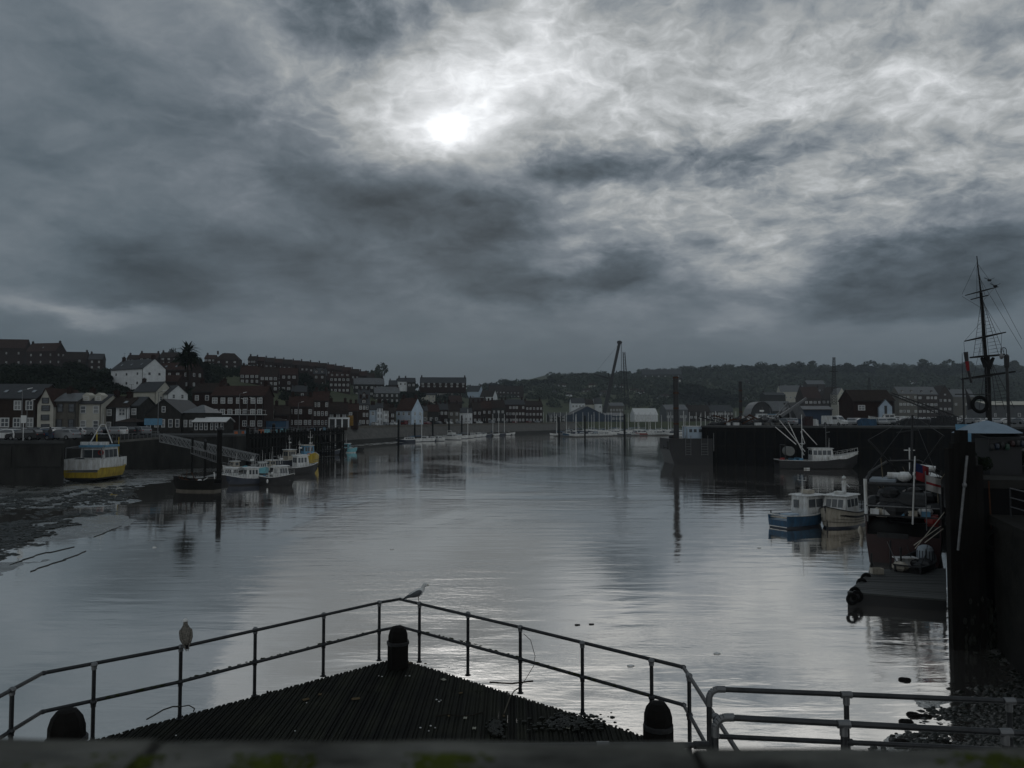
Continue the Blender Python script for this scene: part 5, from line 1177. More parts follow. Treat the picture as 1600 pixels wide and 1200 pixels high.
# pontoons
def pontoon(label, pts, w, z=.45, grp='floating pontoons'):
    t = thing('pontoon', label, 'pontoon', (0, 0, 0), 0, grp)
    for a, b in zip(pts, pts[1:]):
        a = Vector((*a, 0)); b = Vector((*b, 0)); n = max(1, int((b-a).length/6))
        for i in range(n):
            p = a.lerp(b, (i+.01)/n); q = a.lerp(b, (i+.99)/n); mb = MB(); mb.bar(p+Vector((0, 0, z/2-.05)), q+Vector((0, 0, z/2-.05)), w, z); mb.build('float', m_concrete, t)
            mb = MB(); mb.bar(p+Vector((0, 0, z+.21)), q+Vector((0, 0, z+.21)), w*.96, .06); mb.build('deck_panel', m_deck, t)
g2 = lambda px, py: (G(px, py).x, G(px, py).y)
pontoon('nearest grey pontoon between the left hand fishing boats', [g2(330, 752), g2(395, 733), g2(470, 716)], 2.0)
pontoon('pontoon along the far line of yachts on the left side of the river', [g2(640, 688.5), g2(720, 681.5), g2(860, 674.5)], 2.0)
pontoon('front pontoon of the marina in the middle distance', [g2(868, 681.5), g2(900, 683.2), g2(975, 681), g2(1045, 680.5)], 2.2)
# mooring piles (px, top, water y, width px, label)
def pile(label, px, yt, yb, wpx, m=None, name='mooring_pile', cap=True, grp='mooring piles standing in the river'):
    D = H0*F/(yb-HZ); r = wpx/F*D/2; q = P(px, yb, D); zt = zat(yt, D); t = thing(name, label, 'pile', (q.x, D, -2), 0, grp)
    mb = MB(); mb.tube((0, 0, 0), (0, 0, zt+2), r, r*.96, 12); mb.build('shaft', m or m_timber, t)
    if cap: mb = MB(); mb.lathe((0, 0, zt+2.002), [(r*1.05, 0), (r*1.05, .18), (r*.5, .34), (.02, .38)], 12); mb.build('cap', m_dsteel, t)
    return t
for a in (('thickest near mooring pile beside the left fishing boats', 342, 672, 757, 8), ('slim pile standing left of the thickest near pile', 320, 690, 745, 4), ('thin pile just left of the small second gangway', 300, 684, 738, 3.5), ('pile between the cabin boats behind the thickest near pile', 386, 668, 735, 5), ('pile rising behind the two white cabin boats', 427, 664, 722, 5),
          ('pile standing near the stern of the second yellow boat', 498, 672, 712, 3), ('tall pile at the near end of the far line of yachts', 622.5, 657, 696, 3.2), ('second pile along the far line of yachts', 648, 662, 690, 2.6), ('third pile along the far line of yachts', 676, 655, 687, 2.8), ('fourth pile along the far line of yachts', 701.5, 654, 685, 2.8),
          ('fifth pile along the far line, beside the low white house', 721.5, 650, 684, 2.6), ('pile beyond the fifth in the far line of yachts', 757, 652, 680, 2.2), ('farthest pile of the far line of yachts', 796, 655, 678, 1.8), ('left pile of the marina front pontoon', 873.5, 652, 683, 3.0), ('middle pile of the marina front pontoon', 914, 650, 683, 2.6), ('right pile of the marina front pontoon', 976, 648, 683, 3.4)):
    pile(*a)
# lamp posts on the left quay and promenade
def lamp(label, x, y, z, h, arms=1, m=None):
    t = thing('street_lamp', label, 'street lamp', (x, y, z), 0, 'street lamps round the harbour'); mb = MB(); mb.tube((0, 0, 0), (0, 0, h), .09, .05, 8); mb.lathe((0, 0, 0), [(.16, 0), (.16, .5), (.1, .6)], 8); mb.build('pole', m or m_steel, t)
    for s_ in ((1, -1) if arms == 2 else (1,)):
        mb = MB(); mb.tube((0, 0, h-.05), (s_*.9, 0, h+.22), .04, n=6); mb.build('arm', m or m_steel, t)
        mb = MB(); mb.loft([[(s_*.75, -.12, h+.12), (s_*.75, .12, h+.12), (s_*.75, .1, h+.26), (s_*.75, -.1, h+.26)], [(s_*1.45, -.08, h+.32), (s_*1.45, .08, h+.32), (s_*1.45, .05, h+.40), (s_*1.45, -.05, h+.40)]]); mb.build('lamp_head', m_frame, t)
for i, (px, D, h, a) in enumerate(((34, 112, 7, 1), (247, 135, 7.5, 1), (374, 160, 8, 1), (386, 172, 7, 2), (399, 182, 7.5, 2), (466, 205, 7, 1), (42, 140, 6, 1))):
    lamp(['lamp post at the left quay edge near the black estate car', 'lamp post in front of the boathouse restaurant', 'tall pale lamp post in front of the flats', 'twin armed lamp right of the tall pale lamp post', 'second twin armed lamp by the grey green gable', 'lamp post before the brick terrace', 'lamp post in front of the long brick quayside building'][i], kx(px)*D, D, 6.03, h, a)
# flat topped sign frame by the quay and a white notice
mb = MB(); mb.tube((0, 0, 0), (0, 0, 3.2), .05, n=6); mb.box(-.35, .35, -.04, .04, 2.3, 3.3); o = mb.build('notice_board', m_frame); o.location = (kx(37)*100.6, 100.6, 6.03); tag(o, 'white notice board on a post at the edge of the left quay', 'sign')
# a dark standing figure by the cars
def person(label, x, y, z, rz, coat, legs_):
    t = thing('person', label, 'person', (x, y, z), rz); bm = bmesh.new()
    vs = [(0, 0, .95), (0, 0, 1.2), (0, .02, 1.42), (0, .02, 1.52), (0, .03, 1.66), (.19, 0, 1.40), (.24, .02, 1.12), (.22, .10, .88), (-.19, 0, 1.40), (-.24, .02, 1.12), (-.22, .10, .88), (.10, 0, .90), (.11, .02, .48), (.11, -.02, .08), (.11, .12, .04), (-.10, 0, .90), (-.11, .02, .48), (-.11, -.02, .08), (-.11, .12, .04)]
    ed = [(0, 1), (1, 2), (2, 3), (3, 4), (2, 5), (5, 6), (6, 7), (2, 8), (8, 9), (9, 10), (0, 11), (11, 12), (12, 13), (13, 14), (0, 15), (15, 16), (16, 17), (17, 18)]
    me = bpy.data.meshes.new('body'); me.from_pydata(vs, ed, []); me.materials.append(coat); o = link('body', me, t)
    md = o.modifiers.new('skin', 'SKIN'); rad = [.16, .17, .17, .06, .11, .08, .06, .04, .08, .06, .04, .11, .08, .05, .05, .11, .08, .05, .05]
    for i, r in enumerate(rad): me.skin_vertices[0].data[i].radius = (r, r*.8)
    me.skin_vertices[0].data[0].use_root = True; s_ = o.modifiers.new('sub', 'SUBSURF'); s_.levels = s_.render_levels = 1
    mb = MB(); mb.ball((0, .0, 1.70), .12, (1, 1.05, .8), 10, 6); mb.build('hair', m_black, t, True); return t
person('person in a dark coat standing by the parked cars at the left quay edge', kx(79)*101.6, 101.6, 6.03, R(30), m_black, m_black)

# ================================================================ boats
def boat(label, x, y, rz, L, B, F_, hull, low=None, deckm=None, gun=None, name='fishing_boat', cat='boat', group=None, sheer=.5, z=0.0, stripe=None, transom=.80, rise=0.0):
    t = thing(name, label, cat, (x, y, z), rz, group); N_ = 15; low = low or hull; gun = gun or m_bwhite; deckm = deckm or m_deck
    def w(s_): return B/2*((transom+(1-transom)*math.sin(math.pi/2*min(1, s_/.5))) if s_ < .5 else max(.02, 1-((s_-.5)/.5)**2.4))
    def zs(s_): return F_*(1-.08*math.sin(math.pi*s_)+sheer*max(0, s_-.35)**2*2.1)+rise*max(0, .25-s_)
    zd = F_*.62
    rings = []; low_r = []
    for i in range(N_):
        s_ = i/(N_-1); W_ = w(s_); Z = zs(s_); yt = -L/2+L*s_; rk = lambda k: yt-(L*.09*k if s_ > .6 else 0)*((s_-.6)/.4 if s_ > .6 else 0)
        up = [(W_, rk(0), Z), (W_*.97, rk(.35), Z*.45+.05), (W_*.90, rk(.7), .16)]; ins = [(max(W_-.09, .01), rk(0), Z-.002), (max(W_-.11, .01), rk(.1), min(zd, Z-.1))]
        right = ins[::-1]+up; rings.append([(-a, b, c) for a, b, c in right]+[(a, b, c) for a, b, c in right[::-1]])
        lw = [(W_*.905, rk(.68), .17), (W_*.80, rk(.85), -.08), (W_*.35, rk(1), -.32), (0.0, rk(1.05), -.42)]
        low_r.append([(-a, b, c) for a, b, c in lw]+[(a, b, c) for a, b, c in lw[-2::-1]])
    mb = MB(); mb.loft(rings); mb.build('hull', hull, t)
    mb = MB(); mb.loft(low_r); mb.build('bottom', low, t)
    dk = []
    for i in range(N_):
        s_ = i/(N_-1); W_ = max(w(s_)-.10, .01); dk.append([(-W_, -L/2+L*s_*.985, zd+.01), (W_, -L/2+L*s_*.985, zd+.01)])
    mb = MB(); mb.add([q for r in dk for q in r]+[(q[0], q[1], q[2]-.05) for r in dk for q in r], [(2*i, 2*i+1, 2*i+3, 2*i+2) for i in range(N_-1)]+[(2*N_+2*i+2, 2*N_+2*i+3, 2*N_+2*i+1, 2*N_+2*i) for i in range(N_-1)]); mb.build('deck', deckm, t)
    for s1 in (-1, 1):
        mb = MB()
        for i in range(N_-1):
            a, b = i/(N_-1), (i+1)/(N_-1); mb.bar((s1*w(a), -L/2+L*a, zs(a)+.03), (s1*w(b), -L/2+L*b, zs(b)+.03), .13, .07)
        mb.build('gunwale', gun, t)
        if stripe:
            mb = MB()
            for i in range(N_-1):
                a, b = i/(N_-1), (i+1)/(N_-1); k = .72; mb.bar((s1*(w(a)*.985+.012), -L/2+L*a-(L*.03*(a-.6)/.4 if a > .6 else 0), zs(a)*k), (s1*(w(b)*.985+.012), -L/2+L*b-(L*.03*(b-.6)/.4 if b > .6 else 0), zs(b)*k), .03, F_*.13)
            mb.build('stripe', stripe, t)
    mb = MB(); mb.bar((-w(0), -L/2, zs(0)+.03), (w(0), -L/2, zs(0)+.03), .12, .07); mb.build('transom_cap', gun, t)
    t['_zd'] = zd; t['_L'] = L; t['_B'] = B; t['_F'] = F_; del t['_zd'], t['_L'], t['_B'], t['_F']
    return t, zd, zs, w
def cabin(t, y0, y1, w, z, h, m, roofm=None, rake=.25, nside=2, front=3, back=True, over=.15, taper=.9, fm=None, gm=None):
    roofm = roofm or m_bwhite; gm = gm or m_glass
    b = [(-w/2, y0), (w/2, y0), (w/2, y1), (-w/2, y1)]; tp = [(-w/2*taper, y0+.05), (w/2*taper, y0+.05), (w/2*taper, y1-rake), (-w/2*taper, y1-rake)]
    mb = MB(); mb.loft([[(q[0], q[1], z) for q in b], [(q[0], q[1], z+h) for q in tp]]); c = mb.build('cabin', m, t)
    mb = MB(); rr = []
    for k, (o, zz) in enumerate(((over, 0.002), (over+.02, .05), (over-.1, .12))): rr.append([(-w/2*taper-o, y0-o, z+h+zz), (w/2*taper+o, y0-o, z+h+zz), (w/2*taper+o, y1-rake+o*1.6, z+h+zz), (-w/2*taper-o, y1-rake+o*1.6, z+h+zz)])
    mb.loft(rr); mb.build('roof', roofm, c)
    zl, zh = z+h*.50, z+h*.86
    fx = lambda zz: w/2*(1+(taper-1)*(zz-z)/h)
    for i in range(nside):
        ya = y0+.2+(y1-rake-y0-.3)*i/nside; yb = y0+.2+(y1-rake-y0-.3)*(i+1)/nside-.13
        for s_ in (-1, 1):
            mb = MB(); mb.loft([[(s_*(fx(zl)+.012), ya, zl), (s_*(fx(zl)+.012), yb, zl), (s_*(fx(zh)+.012), yb, zh), (s_*(fx(zh)+.012), ya, zh)], [(s_*(fx(zl)-.05), ya, zl), (s_*(fx(zl)-.05), yb, zl), (s_*(fx(zh)-.05), yb, zh), (s_*(fx(zh)-.05), ya, zh)]]); mb.build('window', gm, c)
    for (yy, s_, n) in ((None, 1, front), (y0, -1, 2 if back else 0)):
        for i in range(n):
            xa = -w/2*taper+.12+(w*taper-.24)*i/n+.04; xb = -w/2*taper+.12+(w*taper-.24)*(i+1)/n-.04
            fy = (lambda zz: y1-rake*(zz-z)/h+.012) if s_ > 0 else (lambda zz: y0+.05*(zz-z)/h-.012)
            mb = MB(); mb.loft([[(xa, fy(zl), zl), (xb, fy(zl), zl), (xb, fy(zh), zh), (xa, fy(zh), zh)], [(xa, fy(zl)-s_*.05, zl), (xb, fy(zl)-s_*.05, zl), (xb, fy(zh)-s_*.05, zh), (xa, fy(zh)-s_*.05, zh)]]); mb.build('window', gm, c)
    return c
def bits(t, name, m, *ops):
    mb = MB()
    for o in ops:
        if o[0] == 't': mb.tube(*o[1:])
        elif o[0] == 'b': mb.box(*o[1:])
        elif o[0] == 'o': mb.ball(*o[1:])
        elif o[0] == 'r': mb.bar(*o[1:])
        elif o[0] == 'R': mb.torus(*o[1:])
        elif o[0] == 'p': mb.path(*o[1:])
        elif o[0] == 'l': mb.lathe(*o[1:])
    return mb.build(name, m, t)
def mast(t, y, z0, z1, r=.05, m=None, cross=True, radar=True, x=0):
    o = bits(t, 'mast', m or m_bwhite, ('t', (x, y, z0), (x, y, z1), r, r*.5, 8))
    if cross: bits(o, 'crosstree', m or m_bwhite, ('t', (x-.45, y, z0+(z1-z0)*.72), (x+.45, y, z0+(z1-z0)*.72), r*.5, r*.5, 6), ('t', (x-.4, y, z0+(z1-z0)*.72), (x-.4, y, z0+(z1-z0)*.72+.5), .015, .01, 5), ('t', (x+.4, y, z0+(z1-z0)*.72), (x+.4, y, z0+(z1-z0)*.72+.3), .02, .02, 5))
    if radar: bits(o, 'radar', m_bwhite, ('l', (x, y+.15, z0+(z1-z0)*.45), [(.05, 0), (.26, .02), (.28, .12), (.22, .2), (.05, .22)], 10))
def aerials(t, pts, z, h):
    for (x, y) in pts: bits(t, 'aerial', m_bwhite, ('t', (x, y, z), (x, y+.05, z+h), .018, .008, 5))
def rails(t, w, zs, L, s0, s1, h=.7, n=7, m=None):
    mb = MB()
    for s_ in (-1, 1):
        pr = None
        for i in range(n):
            a = s0+(s1-s0)*i/(n-1); p = Vector((s_*w(a)*.95, -L/2+L*a, zs(a))); q = p+Vector((0, 0, h)); mb.tube(p, q, .018, n=5)
            if pr: mb.tube(pr, q, .02, n=5)
            pr = q
        if s1 > .95: mb.tube(pr, (0, -L/2+L*1.0, zs(1)+h), .02, n=5)
    mb.build('guard_rail', m or m_steel, t)
def fender(t, x, y, z, m=None): bits(t, 'fender', m or m_bwhite, ('o', (x, y, z), .13, (1, 1, 2.2), 8, 6))
at = lambda px, py, z=0.0: G(px, py, z)
# --- the big yellow and white boat aground on the left
q = at(146, 742, .75)
t, zd, zs, w = boat('yellow hulled white boat aground on the mud against the left quay', -59.6, 111.5, R(2), 10.5, 4.9, 1.45, m_yellow, m_black, None, m_yellow, z=.55, sheer=.45)
mb = MB(); mb.loft([[(-2.0, -5.2, 1.42), (-2.0, -5.15, 2.6), (-2.1, 2.5, 2.7), (-2.1, 2.5, 1.42)], [(-2.06, -5.2, 1.42), (-2.06, -5.15, 2.6), (-2.16, 2.5, 2.7), (-2.16, 2.5, 1.42)]]); mb.loft([[(2.0, -5.2, 1.42), (2.0, -5.15, 2.6), (2.1, 2.5, 2.7), (2.1, 2.5, 1.42)], [(2.06, -5.2, 1.42), (2.06, -5.15, 2.6), (2.16, 2.5, 2.7), (2.16, 2.5, 1.42)]]); mb.box(-2.05, 2.05, -5.36, -5.30, 1.22, 2.65); mb.build('bulwark', m_bwhite, t)
c = cabin(t, -2.2, 2.2, 2.9, zd+.3, 3.0, m_bwhite, m_lblue, .4, 3, 4)
bits(c, 'roof_rail', m_lblue, ('b', -1.5, 1.5, -2.4, 1.9, zd+3.22, zd+3.5))
for xx in (-1.1, 0, 1.1): bits(c, 'roof_locker', m_bwhite, ('b', xx-.4, xx+.4, -2.0, -1.2, zd+3.52, zd+3.95))
bits(t, 'gallows', m_steel, ('p', [Vector((-2, -4.6, 2.7)), Vector((-2, -4.6, 4.1)), Vector((2, -4.6, 4.1)), Vector((2, -4.6, 2.7))], .06, 6), ('t', (-2, -4.6, 4.1), (-1.4, -2.3, 4.3), .04, .04, 6), ('t', (2, -4.6, 4.1), (1.4, -2.3, 4.3), .04, .04, 6), ('t', (0, -4.6, 4.1), (0, -4.6, 2.7), .05, .05, 6))
bits(t, 'mast_arch', m_bwhite, ('t', (-1.3, .2, 4.6), (-.25, .6, 7.2), .07, .06, 8), ('t', (1.3, .2, 4.6), (.25, .6, 7.2), .07, .06, 8), ('t', (-.25, .6, 7.2), (.25, .6, 7.2), .06, .06, 8), ('t', (0, .6, 7.2), (0, .6, 8.6), .04, .02, 6), ('t', (-.8, .4, 5.9), (.8, .4, 5.9), .04, .04, 6))
bits(t, 'mast', m_yellow, ('t', (-1.5, 2.6, 2.6), (-1.5, 2.6, 6.4), .10, .08, 8), ('t', (1.1, 2.7, 2.6), (1.1, 2.7, 5.4), .06, .05, 8))
bits(t, 'net_heap', m_dsteel, ('o', (-.8, -3.7, 2.3), .7, (1.2, .8, .7), 9, 6), ('o', (.7, -3.9, 2.2), .6, (1.2, .8, .7), 9, 6))
bits(t, 'life_ring', m_red, ('R', (1.0, -2.32, 3.4), .28, .07, 'y', 16, 6)); bits(t, 'crest', m_red, ('b', 1.55, 2.0, -5.27, -5.245, 2.0, 2.5))
bits(t, 'fender', m_orange, ('o', (-2.3, -3.9, 1.5), .3, (1, 1, 1.3), 9, 6)); bits(t, 'fender', m_bwhite, ('o', (-2.4, -1.2, 1.5), .25, (1, 1, 1.3), 9, 6))
rails(t, w, zs, 10.5, .62, 1.0, .8); t.scale = (1.22, 1, 1.04)
# --- dark workboat with a white wheelhouse on the mud behind
q = at(233, 716, .6); t, zd, zs, w = boat('dark open workboat with a small white wheelhouse on the mud below the footbridge', q.x, q.y, R(-78), 8.0, 2.6, 1.1, m_black, m_black, None, m_dsteel, z=.45)
cabin(t, -2.8, -1.6, 1.7, zd, 1.9, m_bwhite, m_bwhite, .1, 1, 2); mast(t, -2.2, zd+1.9, zd+3.6, .04, radar=False)
for k in range(5): bits(t, 'gear', random.choice(m_gear), ('b', -.7, .6, -.6+k*.8, -.1+k*.8, zd, zd+random.uniform(.4, 1.1)))
bits(t, 'pot_hauler', m_steel, ('t', (.5, 1.8, zd), (.5, 1.8, zd+1.8), .05, .05, 6), ('t', (.5, 1.8, zd+1.8), (1.0, 1.5, zd+1.6), .05, .05, 6), ('t', (-.4, 2.4, zd), (-.4, 2.4, zd+1.6), .04, .04, 6))
# --- old wooden hull on the mud edge
q = at(305, 765, .15); t, zd, zs, w = boat('old dark wooden hull heaped with gear at the edge of the mud', q.x, q.y, R(80), 6.0, 2.3, 1.35, m_timber, m_stone, m_timber, m_timber, z=.05, sheer=.3)
random.seed(3)
for k in range(9): a = Vector((random.uniform(-.7, .7), random.uniform(-2, 1.8), zd+.1)); bits(t, 'gear', random.choice((m_dsteel, m_bwhite, m_timber, m_rust)), ('t', a, a+Vector((random.uniform(-.8, .8), random.uniform(-.9, .9), random.uniform(.4, 1.6))), .05, .04, 6), ('o', a+Vector((0, 0, .2)), .28, (1.3, 1, .8), 7, 5))
bits(t, 'tyre', m_tyre, ('R', (1.2, .5, .9), .28, .09, 'x', 14, 6)); bits(t, 'bumper', m_bwhite, ('t', (-.5, -2.9, 1.5), (-.35, -2.7, 2.3), .06, .06, 6))
# --- two white cabin boats in front of the pontoon, and those around them
def cabin_boat(label, px, py, rz, L, B, F_, hull, low, gun, cy0, cy1, ch, cm=None, group='cabin boats on the near left pontoon', ns=3, extra=True, roofm=None, name='motor_boat', stripe=None):
    q = at(px, py); t, zd, zs, w = boat(label, q.x, q.y, rz, L, B, F_, hull, low, None, gun, name, 'boat', group, stripe=stripe)
    cabin(t, cy0, cy1, B*.68, zd+.02, ch, cm or m_bwhite, roofm, .35, ns, 3)
    if extra:
        cuddy = MB(); cuddy.loft([[(-B*.33, cy1-.05, zd), (B*.33, cy1-.05, zd), (B*.33, cy1-.05, zd+ch*.42), (-B*.33, cy1-.05, zd+ch*.42)], [(-B*.12, L*.42, zd), (B*.12, L*.42, zd), (B*.10, L*.40, zd+ch*.32), (-B*.10, L*.40, zd+ch*.32)]]); cuddy.build('foredeck', m_bwhite, t)
        rails(t, w, zs, L, .6, 1.0, .55); aerials(t, [(-.4, cy0+.4), (.5, cy0+.6)], zd+ch+.1, 1.4)
    return t, zd, zs, w
t, zd, zs, w = cabin_boat('white cabin boat with a dark hull, left of the pair in front of the pontoon', 388, 757, R(125), 5.8, 2.5, .95, m_navy, m_black, m_bwhite, -1.2, .7, 1.6)
bits(t, 'buoy', m_bwhite, ('o', (-.9, -3.0, 1.35), .30, (1, 1, 1), 10, 7)); mast(t, -.6, zd+2.1, zd+3.2, .04)
t, zd, zs, w = cabin_boat('white cabin boat with a black hull, right of the pair in front of the pontoon', 436, 758, R(-122), 5.8, 2.5, 1.15, m_black, m_black, m_bwhite, -.3, 1.1, 1.8)
mast(t, .2, zd+2.1, zd+3.4, .04); fender(t, 1.45, -.6, .6); bits(t, 'winch', m_lblue, ('l', (.6, -2.2, zd), [(.2, 0), (.2, .3), (.12, .35), (.2, .4), (.2, .6)], 10))
t, zd, zs, w = cabin_boat('small dark boat with a curved white canopy behind the thickest near pile', 358, 752, R(165), 5.0, 2.1, .8, m_black, m_black, m_bwhite, -1.2, .5, 1.3, roofm=m_bwhite)
t, zd, zs, w = cabin_boat('white and grey boat with a tall wheelhouse behind the black hulled one', 462, 741, R(-50), 7.6, 2.8, 1.2, m_black, m_black, m_bwhite, -.2, 2.0, 2.2, m_bwhite)
mast(t, .6, zd+2.3, zd+4.6, .05); bits(t, 'gallows', m_steel, ('p', [Vector((-1.1, -3.4, 1.2)), Vector((-1.1, -3.4, 2.9)), Vector((1.1, -3.4, 2.9)), Vector((1.1, -3.4, 1.2))], .05, 6))
t, zd, zs, w = cabin_boat('cream wheelhouse boat moored behind the pair of white cabin boats', 446, 728, R(-40), 7.2, 2.7, 1.2, m_navy, m_black, m_bwhite, 0, 2.0, 2.2, m_bcream)
mast(t, .8, zd+2.3, zd+5.0, .05)
for k, (px, py, rz, hm, lab) in enumerate(((350, 728, 100, m_black, 'black fishing boat with tangled gear, furthest left behind the pile'), (376, 726, 80, m_navy, 'navy fishing boat with gear, between the two thick piles'), (402, 724, -60, m_black, 'black fishing boat with net poles right of the second thick pile'), (418, 720, -45, m_blue, 'blue fishing boat with white poles deep in the left cluster'))):
    t, zd, zs, w = cabin_boat(lab, px, py, R(rz), 7.5, 2.6, 1.1, hm, m_black, m_steel, .2, 2.0, 2.0, m_bwhite if k % 2 else m_dsteel, group='fishing boats in the left cluster', ns=1)
    mast(t, .4, zd+2, zd+4.8, .06, m_steel)
    for j in range(4): a = Vector((random.uniform(-.8, .8), random.uniform(-3, -.5), zd)); bits(t, 'pole', m_steel, ('t', a, a+Vector((random.uniform(-.7, .7), random.uniform(-.7, .7), random.uniform(1.4, 3.0))), .035, .03, 6))
    for j in range(3): bits(t, 'gear', random.choice(m_gear), ('o', (random.uniform(-.6, .6), random.uniform(-3, -.6), zd+.2), .45, (1, 1, .7), 8, 5))
extra = [(368, 738, 140, m_bwhite, 'small white dinghy cabin boat tucked behind the thickest near pile', 4.6), (410, 740, -150, m_cyan, 'small boat with a pale green hull between the pair and the pontoon', 4.8), (424, 736, 60, m_bwhite, 'white cuddy boat directly behind the pair on the pontoon', 5.2), (440, 715, -70, m_navy, 'navy boat with white upperworks at the back of the left cluster', 6.5), (456, 712, -100, m_bwhite, 'white boat behind the cream wheelhouse boat', 6.0), (395, 716, 90, m_bwhite, 'white boat half hidden below the sloping gangway', 6.0), (336, 722, 80, m_dsteel, 'grey boat at the foot of the small second gangway', 6.0)]
for k, (px, py, rz, hm, lab, L_) in enumerate(extra):
    t, zd, zs, w = cabin_boat(lab, px, py, R(rz), L_, L_*.38, .85, hm, m_black, m_bwhite, -.4, L_*.2, 1.25, m_bwhite if k % 2 else m_bcream, group='fishing boats in the left cluster', ns=1, extra=k < 3)
    bits(t, 'aerial', m_bwhite, ('t', (0, 0, zd+1.2), (0, -.2, zd+3.0+.3*k), .03, .015, 5)); bits(t, 'gear', random.choice(m_gear), ('o', (random.uniform(-.4, .4), -L_*.3, zd+.2), .35, (1.2, 1, .7), 8, 5), ('b', -.4, .1, -L_*.42, -L_*.34, zd, zd+.5))
    bits(t, 'outboard', m_black, ('b', -.16, .16, -L_*.5-.35, -L_*.5-.02, .3, 1.1))
# --- second yellow boat
q = at(483, 728); t, zd, zs, w = boat('bright yellow hulled fishing boat with a blue roofed wheelhouse', q.x, q.y, R(-150), 8.0, 3.1, 1.75, m_yellow, m_black, None, m_bwhite, sheer=.6, group='yellow boats')
mb = MB(); mb.box(-1.25, 1.25, -3.9, 1.4, 1.66, 2.2); mb.build('bulwark', m_bwhite, t)
cabin(t, -2.6, .0, 2.0, zd+.6, 2.1, m_lblue, m_bcream, .2, 2, 3); mast(t, .6, 2.2, 6.6, .07, m_bwhite); bits(t, 'net_drum', m_orange, ('t', (-.7, 1.6, 2.0), (.7, 1.6, 2.0), .45, .45, 12)); bits(t, 'derrick', m_bwhite, ('t', (0, .6, 2.6), (.2, 3.0, 4.6), .05, .04, 6))
# --- small boats right of it
for k, (px, py, rz, hm, gm, cm, lab) in enumerate(((512, 711, -70, m_navy, m_bwhite, m_dsteel, 'low navy boat with a white rim behind the second yellow boat'), (524, 708, -75, m_black, m_bwhite, m_dsteel, 'low black boat beside the turquoise one'), (541, 707, -100, m_cyan, m_bwhite, m_cyan, 'turquoise and white boat beyond the timber wharf'))):
    t, zd, zs, w = cabin_boat(lab, px, py, R(rz), 6.0, 2.4, .95, hm, m_black if k < 2 else m_bwhite, gm, -.5, 1.2, 1.3 if k < 2 else 1.7, cm, group='small boats beyond the timber wharf', ns=1, extra=k == 2)
    aerials(t, [(0, 0)], zd+1.5, 2.6 if k == 2 else .8)
t, zd, zs, w = boat('black rowing tender at the near end of the bright mud strip', at(559, 704).x, at(559, 704).y, R(-120), 4.6, 1.7, .6, m_black, m_black, None, m_dsteel, 'rowing_boat', 'boat')
bits(t, 'thwart', m_timber, ('b', -.7, .7, -.8, -.5, .42, .48)); bits(t, 'thwart', m_timber, ('b', -.6, .6, .5, .8, .42, .48))
# --- prototypes for the far boats
def proto_motor(cm, hull, L=7.5, fly=False):
    t, zd, zs, w = boat('motor cruiser', 0, 0, 0, L, L*.36, L*.14, hull, m_navy, m_bwhite, m_bwhite, 'motor_boat', 'boat')
    cabin(t, -L*.22, L*.16, L*.25, zd, 1.25, m_bwhite, cm, .7, 2, 2, over=.1)
    mb = MB(); mb.loft([[(-L*.12, L*.12, zd), (L*.12, L*.12, zd), (L*.12, L*.12, zd+.62), (-L*.12, L*.12, zd+.62)], [(-.2, L*.42, zd), (.2, L*.42, zd), (.15, L*.40, zd+.4), (-.15, L*.40, zd+.4)]]); mb.build('foredeck', m_bwhite, t)
    if fly: bits(t, 'flybridge', m_bwhite, ('b', -L*.10, L*.10, -L*.2, L*.04, zd+1.4, zd+2.0)); bits(t, 'radar_arch', m_bwhite, ('p', [Vector((-L*.11, -L*.18, zd+1.4)), Vector((-L*.1, -L*.2, zd+2.7)), Vector((L*.1, -L*.2, zd+2.7)), Vector((L*.11, -L*.18, zd+1.4))], .07, 6))
    aerials(t, [(.2, -L*.1)], zd+1.4, 1.5); return t
def proto_sail(hull, L=8.5, H=11.0, cover=None):
    t, zd, zs, w = boat('yacht', 0, 0, 0, L, L*.31, L*.11, hull, m_navy, m_bwhite, m_bwhite, 'sailing_yacht', 'yacht', transom=.6)
    mb = MB(); mb.loft([[(-L*.09, -L*.12, zd), (L*.09, -L*.12, zd), (L*.08, -L*.12, zd+.75), (-L*.08, -L*.12, zd+.75)], [(-L*.06, L*.22, zd), (L*.06, L*.22, zd), (L*.04, L*.18, zd+.45), (-L*.04, L*.18, zd+.45)]]); mb.build('coachroof', m_bwhite, t)
    bits(t, 'mast', m_bwhite, ('t', (0, L*.08, zd), (0, L*.08, H), .17, .12, 8), ('t', (-.5, L*.08, H*.6), (.5, L*.08, H*.6), .04, .04, 5))
    bits(t, 'boom', cover or m_blue, ('t', (0, L*.08, zd+1.6), (0, -L*.36, zd+1.55), .17, .12, 8))
    bits(t, 'stays', m_dsteel, ('t', (0, L*.08, H), (0, L*.49, zs(1)), .02, .02, 4), ('t', (0, L*.08, H), (0, -L*.49, zs(0)), .02, .02, 4), ('t', (-.5, L*.08, H*.6), (-L*.14, 0, zd), .02, .02, 4), ('t', (.5, L*.08, H*.6), (L*.14, 0, zd), .02, .02, 4)); return t
def proto_fish(hull):
    t, zd, zs, w = boat('fishing boat', 0, 0, 0, 8, 2.8, 1.2, hull, m_red, m_deck, m_bwhite, 'fishing_boat', 'boat')
    cabin(t, .3, 2.4, 1.8, zd, 2.0, m_bwhite, m_bwhite, .2, 1, 3); mast(t, .8, zd+2, zd+4.5); return t
